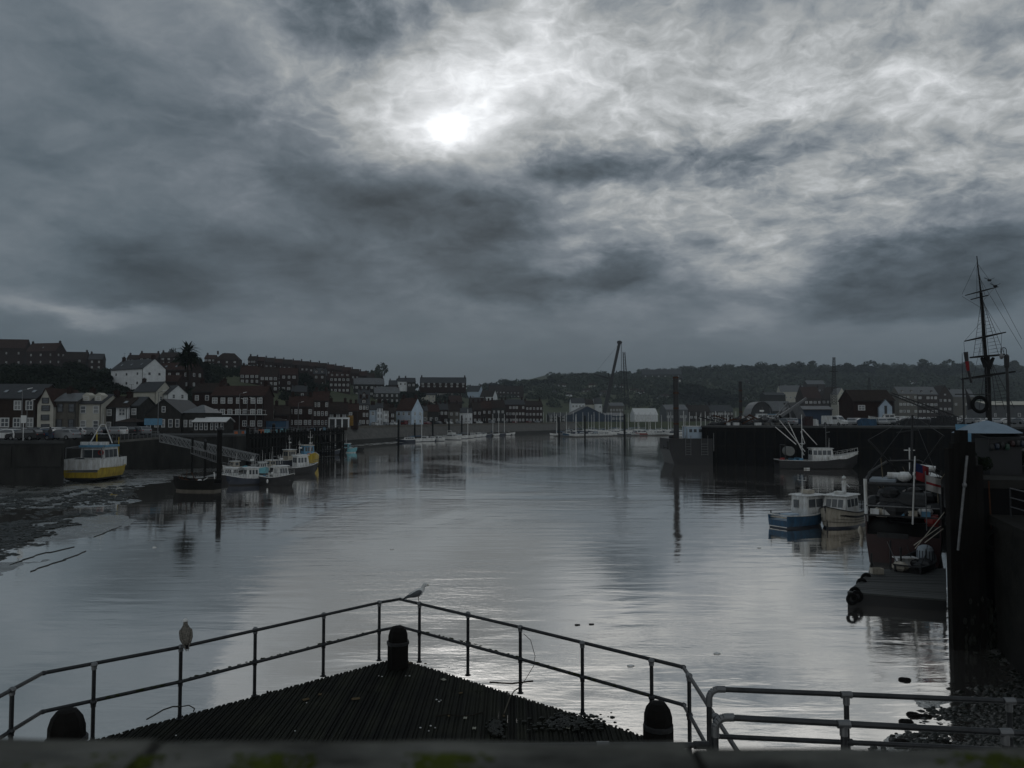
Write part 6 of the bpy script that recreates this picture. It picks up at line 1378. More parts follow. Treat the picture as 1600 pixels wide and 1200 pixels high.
PR_ = dict(mw=(proto_motor(m_bwhite, m_bwhite), 'white motor boat'), md=(proto_motor(m_dsteel, m_navy, 7), 'dark hulled motor boat'), mb=(proto_motor(m_lblue, m_bwhite, 7), 'blue roofed white boat'), mf=(proto_motor(m_bwhite, m_bwhite, 11, True), 'white cruiser with a flying bridge'),
           sw=(proto_sail(m_bwhite), 'white sailing yacht'), sn=(proto_sail(m_navy, 9, 12.5, m_cloth), 'navy sailing yacht'), st=(proto_sail(m_bwhite, 9.5, 13, m_cloth), 'tall masted white yacht'), fr=(proto_fish(m_red), 'red hulled fishing boat'), fb=(proto_fish(m_blue), 'blue hulled fishing boat'))
PT = {k: tree_of(v[0]) for k, v in PR_.items()}; USED = set()
def put_boat(kind, label, x, y, rz, group):
    base, _ = PR_[kind]
    if kind not in USED: USED.add(kind); o = base
    else: o = copy_from(base, PT[kind])
    o.location = (x, y, 0); o.rotation_euler = (0, 0, rz); o['label'] = label; o['group'] = group; return o
rowL = [(634, 690.5, 'md', 100), (645, 690, 'mb', -70), (656, 689.5, 'sw', -80), (666, 689, 'mw', -95), (677, 688.5, 'md', -60), (686, 688.5, 'mw', -130), (698, 686, 'md', -80), (708, 686.5, 'mf', -140), (719, 685, 'mb', -100), (729, 684, 'st', -130), (740, 682.5, 'mw', -80), (749, 682, 'mw', -70), (758, 681.5, 'md', -80), (768, 680.5, 'sw', -90), (777, 680, 'sn', -85), (786, 679.5, 'sw', -95), (794, 679, 'mw', -100), (804, 678, 'sw', -80), (813, 677, 'mw', -80), (822, 676.5, 'mf', -90), (832, 676, 'mb', -85), (843, 675.5, 'sn', -95), (852, 675, 'sw', -90), (860, 674.8, 'sw', -85)]
for i, (px, py, k, rz) in enumerate(rowL):
    q = at(px, py+.6); put_boat(k, f'{PR_[k][1]} on the far left moorings, {ordinal(i, len(rowL), "near")}', q.x, q.y, R(rz+random.uniform(-8, 8)), 'boats along the far left pontoon line')
rowM = [(872, 681, 'sw', 80), (884, 681.5, 'md', -85), (892, 682, 'fb', 95), (903, 682.3, 'sw', 85), (912, 682.3, 'mw', -95), (922, 682, 'mw', 90), (934, 681.5, 'mb', -85), (946, 681.2, 'mw', 100), (961, 679.5, 'mf', 110), (976, 681, 'md', 85), (988, 680.8, 'mw', 95), (1003, 680.4, 'fr', 90), (1015, 680, 'mw', -95), (1028, 680.5, 'mf', 100), (1042, 680, 'mw', 70)]
for i, (px, py, k, rz) in enumerate(rowM):
    q = at(px, py); put_boat(k, f'{PR_[k][1]} on the marina front pontoon, {ordinal(i, len(rowM))}', q.x, q.y+1.5, R(rz+random.uniform(-8, 8)), 'boats on the marina front pontoon')
rowF = [(858, 540), (874, 510), (887, 450), (901, 490), (926, 500), (944, 460), (957, 480), (967, 510), (995, 540), (1012, 440), (1050, 500), (1060, 480), (1097, 510), (1104, 430), (1120, 470), (1135, 480), (851, 520), (868, 480), (881, 500), (894, 520), (912.5, 470), (921, 530), (930, 460), (938, 500), (952, 520), (962, 540), (972, 450), (980, 480), (983, 540), (990, 500), (1000, 470), (1007, 520), (1018, 460), (1026, 500), (1035, 520), (1046, 470), (1054, 520), (1066, 430), (1072, 500), (1079, 460), (1086, 520), (1093, 440), (1100, 480), (1108, 520), (1116, 450), (1124, 500), (1131, 430), (1139, 520), (1148, 470), (1163, 500), (1172, 450)]
rowF.sort()
for i, (px, D) in enumerate(rowF):
    k = ('st', 'sw', 'sn')[i % 3]; put_boat(k, f'{PR_[k][1]} at the back of the marina, {ordinal(i, len(rowF))}', kx(px)*D, D, R(random.choice((80, 95, -85, -100))), 'yachts in the back of the marina')
# ================================================================ right hand side of the harbour
# --- barge with its spud post
D0 = 151; t = thing('barge', 'black barge with a white deck cabin at the corner of the right quay', 'barge', (0, 0, 0))
xa, xb = kx(1041)*D0, kx(1108)*D0; zt = zat(685, D0); mb = MB()
mb.loft([[(xa+1.2, y, -.6), (xa+.1, y, zt*.55), (xa, y, zt), (xb, y, zt), (xb, y, -.6)] for y in (D0-2.5, D0+7)]); mb.build('hull', m_black, t)
mb = MB(); mb.box(xa-.1, xb-.3, D0-2.62, D0-2.5, zt-.25, zt+.02); mb.build('rubbing_strake', m_dsteel, t)
mb = MB(); mb.box(kx(1073)*D0, kx(1100)*D0, D0, D0+4, zt+.01, zt+2.3); c = mb.build('deck_cabin', m_bluew, t)
for k, px in enumerate((1079, 1086, 1094)): mb = MB(); x = kx(px)*D0; mb.box(x-.28, x+.28, D0-.05, D0+.01, zt+1.2, zt+1.8); mb.build('window', m_glass, c)
mb = MB(); mb.box(kx(1072)*D0, kx(1101)*D0, D0-.2, D0+4.2, zt+2.3, zt+2.42); mb.build('roof', m_bwhite, c)
for (px, h) in ((1064, 2.4), (1069, 2.0), (1110, 1.1)): mb = MB(); x = kx(px)*D0; mb.box(x-.06, x+.06, D0-2.3, D0-2.2, zt-2.4, zt+h); mb.build('stanchion', m_steel, t)
for (x0, x1) in ((1066, 1074), (1090, 1100)):
    mb = MB(); a, b = kx(x0)*D0, kx(x1)*D0
    for k in range(5): mb.tube((a, D0-2.75, zt-3.0+k*.5), (b, D0-2.75, zt-3.0+k*.5), .04, n=5)
    mb.tube((a, D0-2.75, zt-3.2), (a, D0-2.75, zt+.6), .045, n=5); mb.tube((b, D0-2.75, zt-3.2), (b, D0-2.75, zt+.6), .045, n=5); mb.build('ladder', m_steel, t)
mb = MB(); x = xa-.2; mb.tube((x, D0-2.4, zt-2), (x, D0-2.4, zt-.5), .2, n=8); mb.tube((x-.8, D0-2.4, zt-1.7), (x+.1, D0-2.4, zt-1.7), .1, n=6); mb.tube((x-.8, D0-2.4, zt-1.9), (x-.8, D0-2.4, zt-1.2), .08, n=6); mb.build('bollard', m_dsteel, t)
random.seed(8)
for k in range(6): mb = MB(); x = random.uniform(xa+1, xa+4.5); mb.ball((x, D0+.5, zt+.3), .5, (1.2, 1, .8), 8, 5); mb.build('gear', random.choice((m_dsteel, m_black, m_rust)), t)
def spud(label, px, yt, yb, D, w, base):
    q = P(px, yb, D); t = thing('spud_post', label, 'post', (q.x, D, base), 0, 'tall black steel posts'); zt_ = zat(yt, D)-base; mb = MB(); mb.tube((0, 0, 0), (0, 0, zt_), w/2, n=14); mb.build('shaft', m_black, t)
    mb = MB(); mb.lathe((0, 0, zt_+.002), [(w*.52, 0), (w*.52, .3), (w*.3, .42), (.05, .44)], 14); mb.build('cap', m_dsteel, t)
    for z in np.arange(1.5, zt_, 3.0): mb = MB(); mb.lathe((0, 0, z), [(w*.51, 0), (w*.525, .05), (w*.525, .3), (w*.51, .35)], 14); mb.build('band', m_rust, t)
    return t
t = spud('taller black steel post standing on the end of the barge', 1057, 591, 720, D0-1, 1.05, .2)
mb = MB(); mb.ball((.75, 0, zat(596, D0)-.2), .22, n=8, m=6); mb.build('marker_light', m_bwhite, t)
spud('shorter black steel post rising from the quay behind the scrap heap', 1157.5, 598, 655, 215, .95, 6.0)
# --- scrap and gear heap at the near corner of the right quay
random.seed(17)
sc = [(1112, 1150, 659, 160), (1135, 1200, 650, 163), (1165, 1215, 652, 160), (1190, 1232, 655, 158)]
t = thing('scrap_heap', 'long heap of scrap timber, net and steel along the end of the right quay', 'scrap heap', (0, 0, 0)); mb = MB()
for (p0, p1, yt, D) in sc:
    for _ in range(45):
        px = random.uniform(p0, p1); u = (px-p0)/(p1-p0); hmax = zat(yt, D)-7.5; h = hmax*math.sin(math.pi*min(max(u, .05), .95))**.6; z = 7.5+random.uniform(0, max(.2, h-.3)); mb.ball((kx(px)*D, D+random.uniform(-1.5, 1.5), z), random.uniform(.3, .75), (1.4, 1, .8), 7, 5)
o = mb.build('heap', m_black, t); o['kind'] = 'stuff'
for k in range(34):
    px = random.uniform(1112, 1235); D = random.uniform(157, 162); a = Vector((kx(px)*D, D, 7.6+random.uniform(0, 1.2))); b = a+Vector((random.uniform(-3.2, 3.2), random.uniform(-1, 1), random.uniform(-.5, 1.6))); b.z = max(b.z, 7.6)
    mb = MB(); mb.bar(a, b, random.uniform(.12, .3), random.uniform(.12, .3)); mb.build('beam', random.choice((m_black, m_dsteel, m_rust, m_timber, m_steel)), t)
for (px, w_, m) in ((1138, 5, m_bwhite), (1150, 9, m_bwhite), (1207, 8, m_steel), (1184, 10, m_bwhite), (1213, 9, m_concrete), (1198, 8, m_concrete)):
    D = 155.5; mb = MB(); x = kx(px)*D; mb.box(x-w_*.06, x+w_*.06, D-.4, D+.4, 7.52, 8.05); o = mb.build('concrete_block', m); tag(o, f'pale block on the quay rim by the scrap heap, {ordinal((1138, 1150, 1184, 1198, 1207, 1213).index(px), 6)} of six', 'block', 'pale blocks on the quay rim')
# boats and sheet metal ashore behind the heap
def tent(label, pxs, ys, D, m): # leaning sheet roof
    t = thing('sheet_roof', label, 'metal sheet', (0, 0, 0)); pts = [P(a, b, D) for a, b in zip(pxs, ys)]; n_ = Vector((0, 3.5, 0)); mb = MB(); vs = pts+[p+n_ for p in pts]; k = len(pts); mb.add(vs, [tuple(range(k)), tuple(range(2*k-1, k-1, -1))]+[(i, (i+1) % k, k+(i+1) % k, k+i) for i in range(k)]); mb.build('sheet', m, t); return t
tent('pale corrugated sheet roof slumped beside the arched hangar', (1232, 1247, 1260, 1246), (629, 628, 652, 655), 172, m_lslate)
t = thing('frame', 'dark triangular frame in front of the slumped sheet roof', 'frame'); mb = MB()
for (a, b, c, d) in ((1208, 656, 1230, 630), (1230, 630, 1236, 656), (1214, 656, 1230, 636), (1208, 656, 1236, 656)): mb.bar(P(a, b, 170), P(c, d, 170), .28, .28)
mb.build('beam', m_steel, t); mb = MB(); mb.add([P(1216, 655, 170.4), P(1230, 634, 170.4), P(1234, 655, 170.4), P(1216, 655, 171), P(1230, 634, 171), P(1234, 655, 171)], [(0, 1, 2), (5, 4, 3), (0, 3, 4, 1), (1, 4, 5, 2), (2, 5, 3, 0)]); mb.build('infill', m_black, t)
def jib(label, a, b, D, w_, m, n=0, name='crane_jib'):
    A = P(*a, D); B = P(*b, D); t = thing(name, label, 'crane jib', A); A0 = Vector(); B0 = B-A; mb = MB()
    if not n: mb.bar(A0, A0.lerp(B0, .5), w_, w_*1.1); mb.build('boom', m, t); mb = MB(); mb.bar(A0.lerp(B0, .48), B0, w_*.7, w_*.8); mb.build('boom_extension', m, t); return t
    d = (B0-A0).normalized(); s_ = d.cross(Vector((0, 1, 0))).normalized()*w_/2; u = Vector((0, w_/2, 0)); cs = [s_+u, s_-u, -s_-u, -s_+u]
    for c in cs: mb.tube(c, B0+c*.45, w_*.06, n=5)
    for i in range(n):
        f0, f1 = i/n, (i+1)/n
        for j in range(4): mb.tube(A0.lerp(B0, f0)+cs[j]*(1-.55*f0), A0.lerp(B0, f1)+cs[(j+1) % 4]*(1-.55*f1), w_*.035, n=4); mb.tube(A0.lerp(B0, f0)+cs[j]*(1-.55*f0), A0.lerp(B0, f0)+cs[(j+1) % 4]*(1-.55*f0), w_*.03, n=4)
    mb.build('lattice', m, t); return t
t = jib('long boom raised to the right over the slumped sheet roof', (1212, 656), (1260, 622), 160, .55, m_steel)
mb = MB(); mb.lathe((0, 0, -1.2), [(.9, 0), (.9, .8), (.5, 1.1)], 10); mb.build('turret', m_dsteel, t)
t = jib('dark lattice jib sloping down to the right over the parked cars', (1500, 656), (1392, 615), 148, .9, m_black, 14)
for k, (px, w_, h, m, lab) in enumerate(((1262, 12, 1.8, m_dred, 'dark red bin by the container store'), (1272, 9, 1.3, m_bwhite, 'white box beside the dark red bin'), (1355, 24, 1.6, m_blue, 'blue covered skip among the parked cars'), (1430, 40, 1.5, m_black, 'long black stack of pots along the quay edge'), (1475, 34, 1.9, m_black, 'tall black heap of fishing gear before the mast'))):
    D = 148+k; q = P(px, 660, D); mb = MB(); W2 = w_/F*D/2
    for j in range(int(3+w_/6)): u = -W2+2*W2*(j+.5)/int(3+w_/6); hh = h*random.uniform(.7, 1.0); mb.loft([[(u-W2/int(3+w_/6)*.95, y, 0), (u+W2/int(3+w_/6)*.95, y, 0), (u+W2/int(3+w_/6)*.8, y, hh), (u-W2/int(3+w_/6)*.8, y, hh)] for y in (-.8, .8)])
    o = mb.build('skip' if k < 3 else 'gear_stack', m); o.location = (q.x, D, 7.51); tag(o, lab, 'skip' if k < 3 else 'fishing gear')
# boats ashore on the right quay
for k, (px, D, rz, kd) in enumerate(((1186, 172, 80, 'mw'), (1200, 176, 100, 'mb'), (1222, 180, -80, 'mw'), (1385, 175, 70, 'mw'))):
    o = put_boat(kd, f'{PR_[kd][1]} laid up ashore on the right quay, {ordinal(k, 4)} of four', kx(px)*D, D, R(rz), 'boats laid up on the right quay'); o.location.z = 7.9
# lattice masts beyond
t = jib('tall lattice mast rising from the far side of the right quay', (1303, 632), (1303, 558), 300, 1.5, m_dsteel, 18, 'lattice_mast'); t['category'] = 'mast'
mb = MB(); h = zat(581, 300)-t.location.z; mb.box(-1.4, 1.4, -.6, .6, h, h+.3); mb.build('platform', m_dsteel, t)
t = jib('thin lattice mast behind the brown net store', (1358, 610), (1358, 590), 420, 1.2, m_dsteel, 8, 'lattice_mast'); t['category'] = 'mast'
# --- cranes over the boatyard
t = jib('telescopic crane jib raised high over the boatyard, left of the lattice crane', (944, 645), (968, 535), 600, 2.6, m_dsteel, 0, 'crane'); t['category'] = 'crane'
A = t.location.copy(); tip = P(968, 535, 600)-A
mb = MB(); mb.ball(tip, 1.5, (1.4, 1, 1), 8, 6); mb.build('head_sheave', m_dsteel, t)
mb = MB(); mb.tube(tip+Vector((1.2, 0, 0)), tip+Vector((1.2, 0, -46)), .14, n=5); mb.tube(tip+Vector((1.7, 0, 0)), tip+Vector((1.7, 0, -46)), .12, n=5); mb.build('hoist_rope', m_dsteel, t)
mb = MB(); b = tip*.42; mb.bar(b+Vector((-13, 0, 7)), b+Vector((-2, 0, 4)), 1.0, 1.2); mb.bar(b+Vector((-2, 0, 8)), b, 1, 1); mb.tube(b+Vector((-13, 0, 7)), tip*.98, .06, n=4); mb.build('luffing_strut', m_dsteel, t)
mb = MB(); mb.box(-7, 6, -3, 3, -6, -1.5); mb.build('carrier', m_shed, t)
t = jib('slim lattice crane jib standing right of the telescopic crane', (980, 640), (975, 550), 640, 3.4, m_dsteel, 20, 'crane'); t['category'] = 'crane'
# --- trawler under the right quay
q = at(1277, 732); t, zd, zs, w = boat('black and white trawler with pale derricks moored below the right quay', q.x, q.y, R(-93), 14.2, 4.2, 1.55, m_black, m_black, m_timber, m_bwhite, stripe=None, sheer=.75)
mb = MB(); mb.loft([[(-1.9, 1.5, 1.62), (1.9, 1.5, 1.62), (1.9, 1.5, 2.15), (-1.9, 1.5, 2.15)], [(-1.6, 4.6, 1.8), (1.6, 4.6, 1.8), (1.65, 4.6, 2.5), (-1.65, 4.6, 2.5)], [(-.1, 6.9, 2.4), (.1, 6.9, 2.4), (.1, 7.2, 3.1), (-.1, 7.2, 3.1)]]); mb.build('whaleback', m_bwhite, t)
cabin(t, -1.2, 2.6, 2.4, zd+.4, 2.2, m_bwhite, m_bwhite, .3, 4, 3); rails(t, w, zs, 14.2, .68, 1.0, 1.1, m=m_bwhite)
bits(t, 'mast', m_bwhite, ('t', (0, -2.6, zd), (0, -2.6, 9.6), .09, .06, 8), ('t', (-1.1, -2.6, 4.4), (1.1, -2.6, 4.4), .08, .08, 6)); bits(t, 'mast', m_steel, ('t', (0, 1.6, 3.8), (0, 1.6, 8.0), .06, .04, 8), ('t', (0, 1.6, 6.4), (0, 2.3, 6.5), .05, .05, 6), ('t', (0, 1.6, 7.3), (0, 1.2, 7.3), .05, .05, 6))
for (y0, z0, y1, z1) in ((-2.4, 2.4, -5.2, 8.2), (-2.0, 3.0, -6.6, 8.6), (-3.8, 4.3, -7.2, 7.4), (-2.6, 7.0, 0.3, 4.2), (-2.6, 6.6, -1.9, 4.4)): bits(t, 'derrick', m_bwhite, ('t', (random.uniform(-.6, .6), y0, z0), (random.uniform(-1, 1), y1, z1), .085, .06, 7))
bits(t, 'gallows', m_dsteel, ('p', [Vector((-1.5, -6.0, 1.5)), Vector((-1.5, -6.0, 4.2)), Vector((1.5, -6.0, 4.2)), Vector((1.5, -6.0, 1.5))], .09, 6)); bits(t, 'net_drum', m_deck, ('t', (-.9, -5.0, 3.1), (.9, -5.0, 3.1), .85, .85, 14))
bits(t, 'winch', m_lblue, ('b', -1.5, 1.5, -3.6, -2.9, zd, zd+.9), ('b', -1.5, 1.5, -4.6, -4.1, zd, zd+.8)); bits(t, 'net_heap', m_red, ('o', (.3, -6.2, 1.6), .5, (1.4, 1, .7), 8, 5), ('o', (-.6, -5.8, 1.6), .45, (1.3, 1, .7), 8, 5))
mb = MB(); mb.box(-2.12, -2.02, -6.9, -4.8, .05, .28); mb.box(2.02, 2.12, -3.0, -2.0, .05, .25); mb.build('waterline_band', m_bwhite, t); aerials(t, [(.5, 2), (-.5, 2.2)], zd+2.7, 1.8)
# --- blue boat and cream boat
q = at(1256, 823); t, zd, zs, w = boat('blue hulled boat with a white wheelhouse left of the cream boat', q.x, q.y+.6, R(-60), 5.6, 2.35, 1.05, m_blue, m_navy, m_bluew, m_bwhite, sheer=.3, transom=.86)
cabin(t, -.2, 2.1, 1.75, zd, 1.85, m_bwhite, m_bwhite, .15, 2, 2, back=False); bits(t, 'window', m_glass, ('b', -.55, -.05, -.235, -.19, zd+.85, zd+1.5)); bits(t, 'wheelhouse_hatch', m_bcream, ('b', -.35, .35, .5, 1.3, zd+2.0, zd+2.3)); mast(t, .2, zd+1.9, zd+3.6, .035, radar=False); aerials(t, [(.5, 1.6)], zd+1.9, 1.2)
bits(t, 'engine_box', m_bluew, ('b', -.5, .5, -1.9, -.8, zd, zd+.45)); bits(t, 'seat', m_bcream, ('b', -.95, .95, -2.6, -2.3, zd+.15, zd+.25)); bits(t, 'samson_post', m_dsteel, ('t', (-1.05, -2.4, 1.0), (-1.05, -2.4, 1.35), .05, .05, 6)); bits(t, 'waterline_band', m_bwhite, ('b', -.92, .92, -2.81, -2.79, .1, .17))
q = at(1326, 824); t, zd, zs, w = boat('cream planked boat with dark bands and an arched white wheelhouse', q.x, q.y+1.2, R(135), 6.8, 2.75, 1.25, m_bcream, m_navy, m_bwhite, m_black, sheer=.5, stripe=m_black)
for s1 in (-1, 1):
    for kz in (.28, .45):
        mb = MB()
        for i in range(14):
            a, b = i/14, (i+1)/14; mb.bar((s1*(w(a)*.975+.01), -3.4+6.8*a-(.25*(a-.6)/.4 if a > .6 else 0), zs(a)*kz+.08), (s1*(w(b)*.975+.01), -3.4+6.8*b-(.25*(b-.6)/.4 if b > .6 else 0), zs(b)*kz+.08), .025, .03)
        mb.build('plank_seam', m_dsteel, t)
cabin(t, -1.2, 1.9, 2.0, zd, 1.75, m_bwhite, m_bwhite, .55, 3, 3, taper=.86); bits(t, 'stem', m_black, ('r', (0, 3.42, 1.9), (0, 2.85, -.2), .10, .14)); bits(t, 'roof_hatch', m_bwhite, ('b', -.35, .35, .0, .8, zd+1.88, zd+2.1))
bits(t, 'gallows', m_dsteel, ('p', [Vector((-1.0, -1.6, zd+.5)), Vector((-1.0, -1.6, zd+2.5)), Vector((1.0, -1.6, zd+2.5)), Vector((1.0, -1.6, zd+.5))], .035, 6)); bits(t, 'searchlight', m_bwhite, ('b', -.15, .15, -.6, -.4, zd+1.88, zd+2.9), ('t', (0, -.5, zd+2.9), (0, -.5, zd+3.4), .03, .02, 6), ('t', (-.5, -.5, zd+2.4), (.0, -.5, zd+2.8), .03, .03, 6), ('o', (0, -.5, zd+3.2), .14, (1.3, 1, .8), 8, 5))
rails(t, w, zs, 6.8, .1, .4, .6)
# --- dark red trawler stern-on in front of the near pier
q = at(1418, 888); t, zd, zs, w = boat('large dark red trawler seen from its stern, with white gantry tubes and flags', q.x*(q.y+5.8)/q.y, q.y+5.8, R(-29), 12.5, 4.5, 3.0, m_dred, m_black, m_timber, m_dsteel, sheer=.35, transom=.92)
cabin(t, 0.3, 4.2, 2.7, zd+.4, 2.5, m_dsteel, m_dsteel, .3, 3, 3)
bits(t, 'gantry', m_bwhite, ('t', (-2.0, -6.0, 2.6), (-2.05, -5.8, 5.2), .10, .10, 8)); bits(t, 'gantry', m_dsteel, ('p', [Vector((-2.1, -5.6, 4.9)), Vector((-1.9, -4.0, 5.5)), Vector((-1.0, -1.5, 6.1)), Vector((.8, .2, 6.1)), Vector((2.0, 1.2, 5.4))], .09, 8)); bits(t, 'gantry', m_dsteel, ('t', (-2.2, -5.6, 4.9), (2.2, -5.8, 4.9), .11, .11, 8), ('t', (2.1, -6, 2.6), (2.1, -5.8, 4.9), .10, .10, 8))
bits(t, 'awning', m_cloth, ('b', -1.9, -.4, -4.6, -2.0, 4.95, 5.1)); bits(t, 'net_drum', m_dsteel, ('t', (-1.3, -4.6, 3.6), (1.3, -4.6, 3.6), .8, .8, 14)); bits(t, 'satellite_dome', m_bwhite, ('o', (.1, -4.9, 5.35), .42, (1, 1, .75), 12, 8)); bits(t, 'liferaft', m_bwhite, ('t', (-.9, -3.6, 5.3), (0, -3.6, 5.3), .22, .22, 10), ('t', (.9, -2.0, 5.8), (1.8, -2.0, 5.7), .2, .2, 10))
bits(t, 'ensign_staff', m_bwhite, ('t', (.55, -6.3, 2.6), (.75, -6.4, 6.7), .055, .04, 8))
bits(t, 'nameplate', m_dsteel, ('b', -1.4, .3, -6.30, -6.24, 1.7, 2.0)); bits(t, 'stern_rail', m_steel, ('t', (-2, -6.2, 3.6), (2, -6.2, 3.6), .04, .04, 6), ('t', (-1, -6.2, 3.0), (-1, -6.2, 3.6), .03, .03, 6), ('t', (1, -6.2, 3.0), (1, -6.2, 3.6), .03, .03, 6))
for (x, y, z) in ((-2.35, -5.6, 1.2), (-2.4, -4.6, 1.5), (-2.38, -5.9, 2.0)): fender(t, x, y, z, m_bcream)
for (x, y, z, m) in ((-1.2, -5.4, 3.2, m_bcream), (.2, -5.6, 3.2, m_dsteel), (1.2, -5.3, 3.3, m_bwhite), (1.6, -5.5, 2.8, m_red)): bits(t, 'gear', m, ('o', (x, y, z), .35, (1.3, 1, .8), 8, 6), ('b', x-.3, x+.3, y+.4, y+.7, z-.4, z+.3))
# rigging, nets and clutter over the stern
random.seed(52)
for k in range(16):
    a = Vector((random.uniform(-2, 2), random.uniform(-5.8, 1), random.uniform(3.0, 4.2))); b = a+Vector((random.uniform(-1.6, 1.6), random.uniform(-1, 2), random.uniform(.6, 2.6))); bits(t, 'rope', m_dsteel if k % 3 else m_rope, ('t', a, b, .03, .02, 5))
for k in range(14): bits(t, 'net', m_black if k % 4 else m_dsteel, ('o', (random.uniform(-2, 2), random.uniform(-5.9, -1), random.uniform(3.0, 4.4)), random.uniform(.35, .7), (1.3, 1, .9), 8, 6))
for k in range(5): bits(t, 'fish_box', random.choice((m_bcream, m_dsteel, m_bwhite, m_lblue)), ('b', -1.8+k*.7, -1.3+k*.7, -5.9, -5.5, 3.05, 3.35))
bits(t, 'mast', m_dsteel, ('t', (.3, .2, 4), (.5, .4, 9.2), .10, .06, 8), ('t', (-.5, .3, 8.0), (1.3, .4, 8.3), .05, .05, 6)); bits(t, 'derrick', m_dsteel, ('t', (.2, 0, 4.6), (-1.9, -4.8, 7.6), .07, .05, 7), ('t', (.2, 0, 4.6), (2.3, -3.6, 7.9), .07, .05, 7))
bits(t, 'stays', m_dsteel, ('t', (.5, .4, 9.2), (-2.1, -5.7, 5.2), .02, .02, 4), ('t', (.5, .4, 9.2), (2.1, -5.8, 4.9), .02, .02, 4), ('t', (-1.9, -4.8, 7.6), (.5, .4, 9.2), .02, .02, 4), ('t', (2.3, -3.6, 7.9), (.5, .4, 9.2), .02, .02, 4))
TRW = t
for k, (px_, D_, rz_, lab) in enumerate(((1466, 41.5, -40, 'black tender crammed between the dark red trawler and the pier'), (1455, 53, -35, 'black hulled boat heaped with nets between the trawler and the pier'))):
    X_ = kx(px_)*D_; tt, zd_, zs_, w_ = boat(lab, X_, D_+2.5, R(rz_), (4.5, 8.0)[k], (1.7, 2.6)[k], (.9, 1.9)[k], m_black, m_black, m_timber, m_dsteel)
    for j in range((6, 12)[k]):
        a = Vector((random.uniform(-.6, .6), random.uniform(-2, 2), zd_)); bits(tt, 'gear', random.choice((m_black, m_dsteel, m_rope, m_dsteel, m_bcream)), ('o', a+Vector((0, 0, .25)), random.uniform(.2, .4), (1.3, 1, .8), 7, 5))
        bits(tt, 'pole', m_dsteel if j % 3 else m_steel, ('t', a, a+Vector((random.uniform(-.9, .9), random.uniform(-.9, .9), random.uniform(.8, (1.6, 3.6)[k]))), .03, .02, 5))
t = TRW
def flag(label, x, y, z, w_, h_, cells, wave=.12, rz=0.0):
    t = thing('flag', label, 'flag', (x, y, z), rz, 'flags on the dark red trawler'); nx, ny = 10, 8
    def pt(u, v): return Vector((u*w_, math.sin(u*7+v*2)*wave*u, -v*h_-u*h_*.25))
    for (m, u0, u1, v0, v1) in cells:
        mb = MB(); n = 6; vs = []
        for i in range(n+1):
            for j in range(n+1): vs.append(pt(u0+(u1-u0)*i/n, v0+(v1-v0)*j/n))
        k = len(vs); vs += [v+Vector((0, .012, 0)) for v in vs]; fs = [(i*(n+1)+j, (i+1)*(n+1)+j, (i+1)*(n+1)+j+1, i*(n+1)+j+1) for i in range(n) for j in range(n)]; mb.add(vs, fs+[tuple(k+q for q in f[::-1]) for f in fs]); mb.build('cloth_panel', m, t)
    return t
t = TRW
m_fr = mat('flag_red', (.22, .03, .035), .9, .2); m_fb = mat('flag_blue', (.02, .03, .09), .9, .2); m_fw = mat('flag_white', (.35, .34, .33), .9, .2)
p = Vector((.74, -6.42, 6.3)); Mx = t.matrix_world if False else Matrix.Translation(t.location) @ Matrix.Rotation(t.rotation_euler.z, 4, 'Z'); p = Mx @ p
flag('red ensign drooping from the stern staff of the dark red trawler', p.x+.05, p.y, p.z, .75, 1.0, [(m_fb, 0, .5, 0, .5), (m_fr, .5, 1, 0, .5), (m_fr, 0, 1, .5, 1)], .10, R(-10))
p2 = P(1446, 742, 44); flag('white and red flag flying right of the ensign', p2.x, p2.y, p2.z, .75, .85, [(m_fw, 0, 1, 0, .42), (m_fr, 0, 1, .42, .58), (m_fw, 0, 1, .58, 1)], .1, R(-30)); t2 = thing('flagstaff', 'thin staff carrying the white and red flag', 'pole', (p2.x, p2.y, 2.6)); mb = MB(); mb.tube((0, 0, 0), (0, 0, p2.z-2.4), .025, n=6); mb.build('staff', m_steel, t2)
# white-roofed boat behind
q = P(1458, 735, 60); t, zd, zs, w = boat('boat with a pale flat wheelhouse roof behind the dark red trawler', q.x, 62, R(-20), 9, 3.2, 1.6, m_black, m_black, m_timber, m_steel)
cabin(t, -1.5, 2.0, 2.3, zd+.8, 2.6, m_dsteel, m_bwhite, .2, 2, 3, over=.25); bits(t, 'mast', m_bwhite, ('t', (-.7, 0, zd+3.4), (-.7, 0, zd+5.6), .05, .05, 6), ('t', (-1.1, 0, zd+5.4), (-.3, 0, zd+5.4), .04, .04, 6), ('l', (.4, 0, zd+3.6), [(.05, 0), (.3, .02), (.3, .18), (.05, .2)], 10))
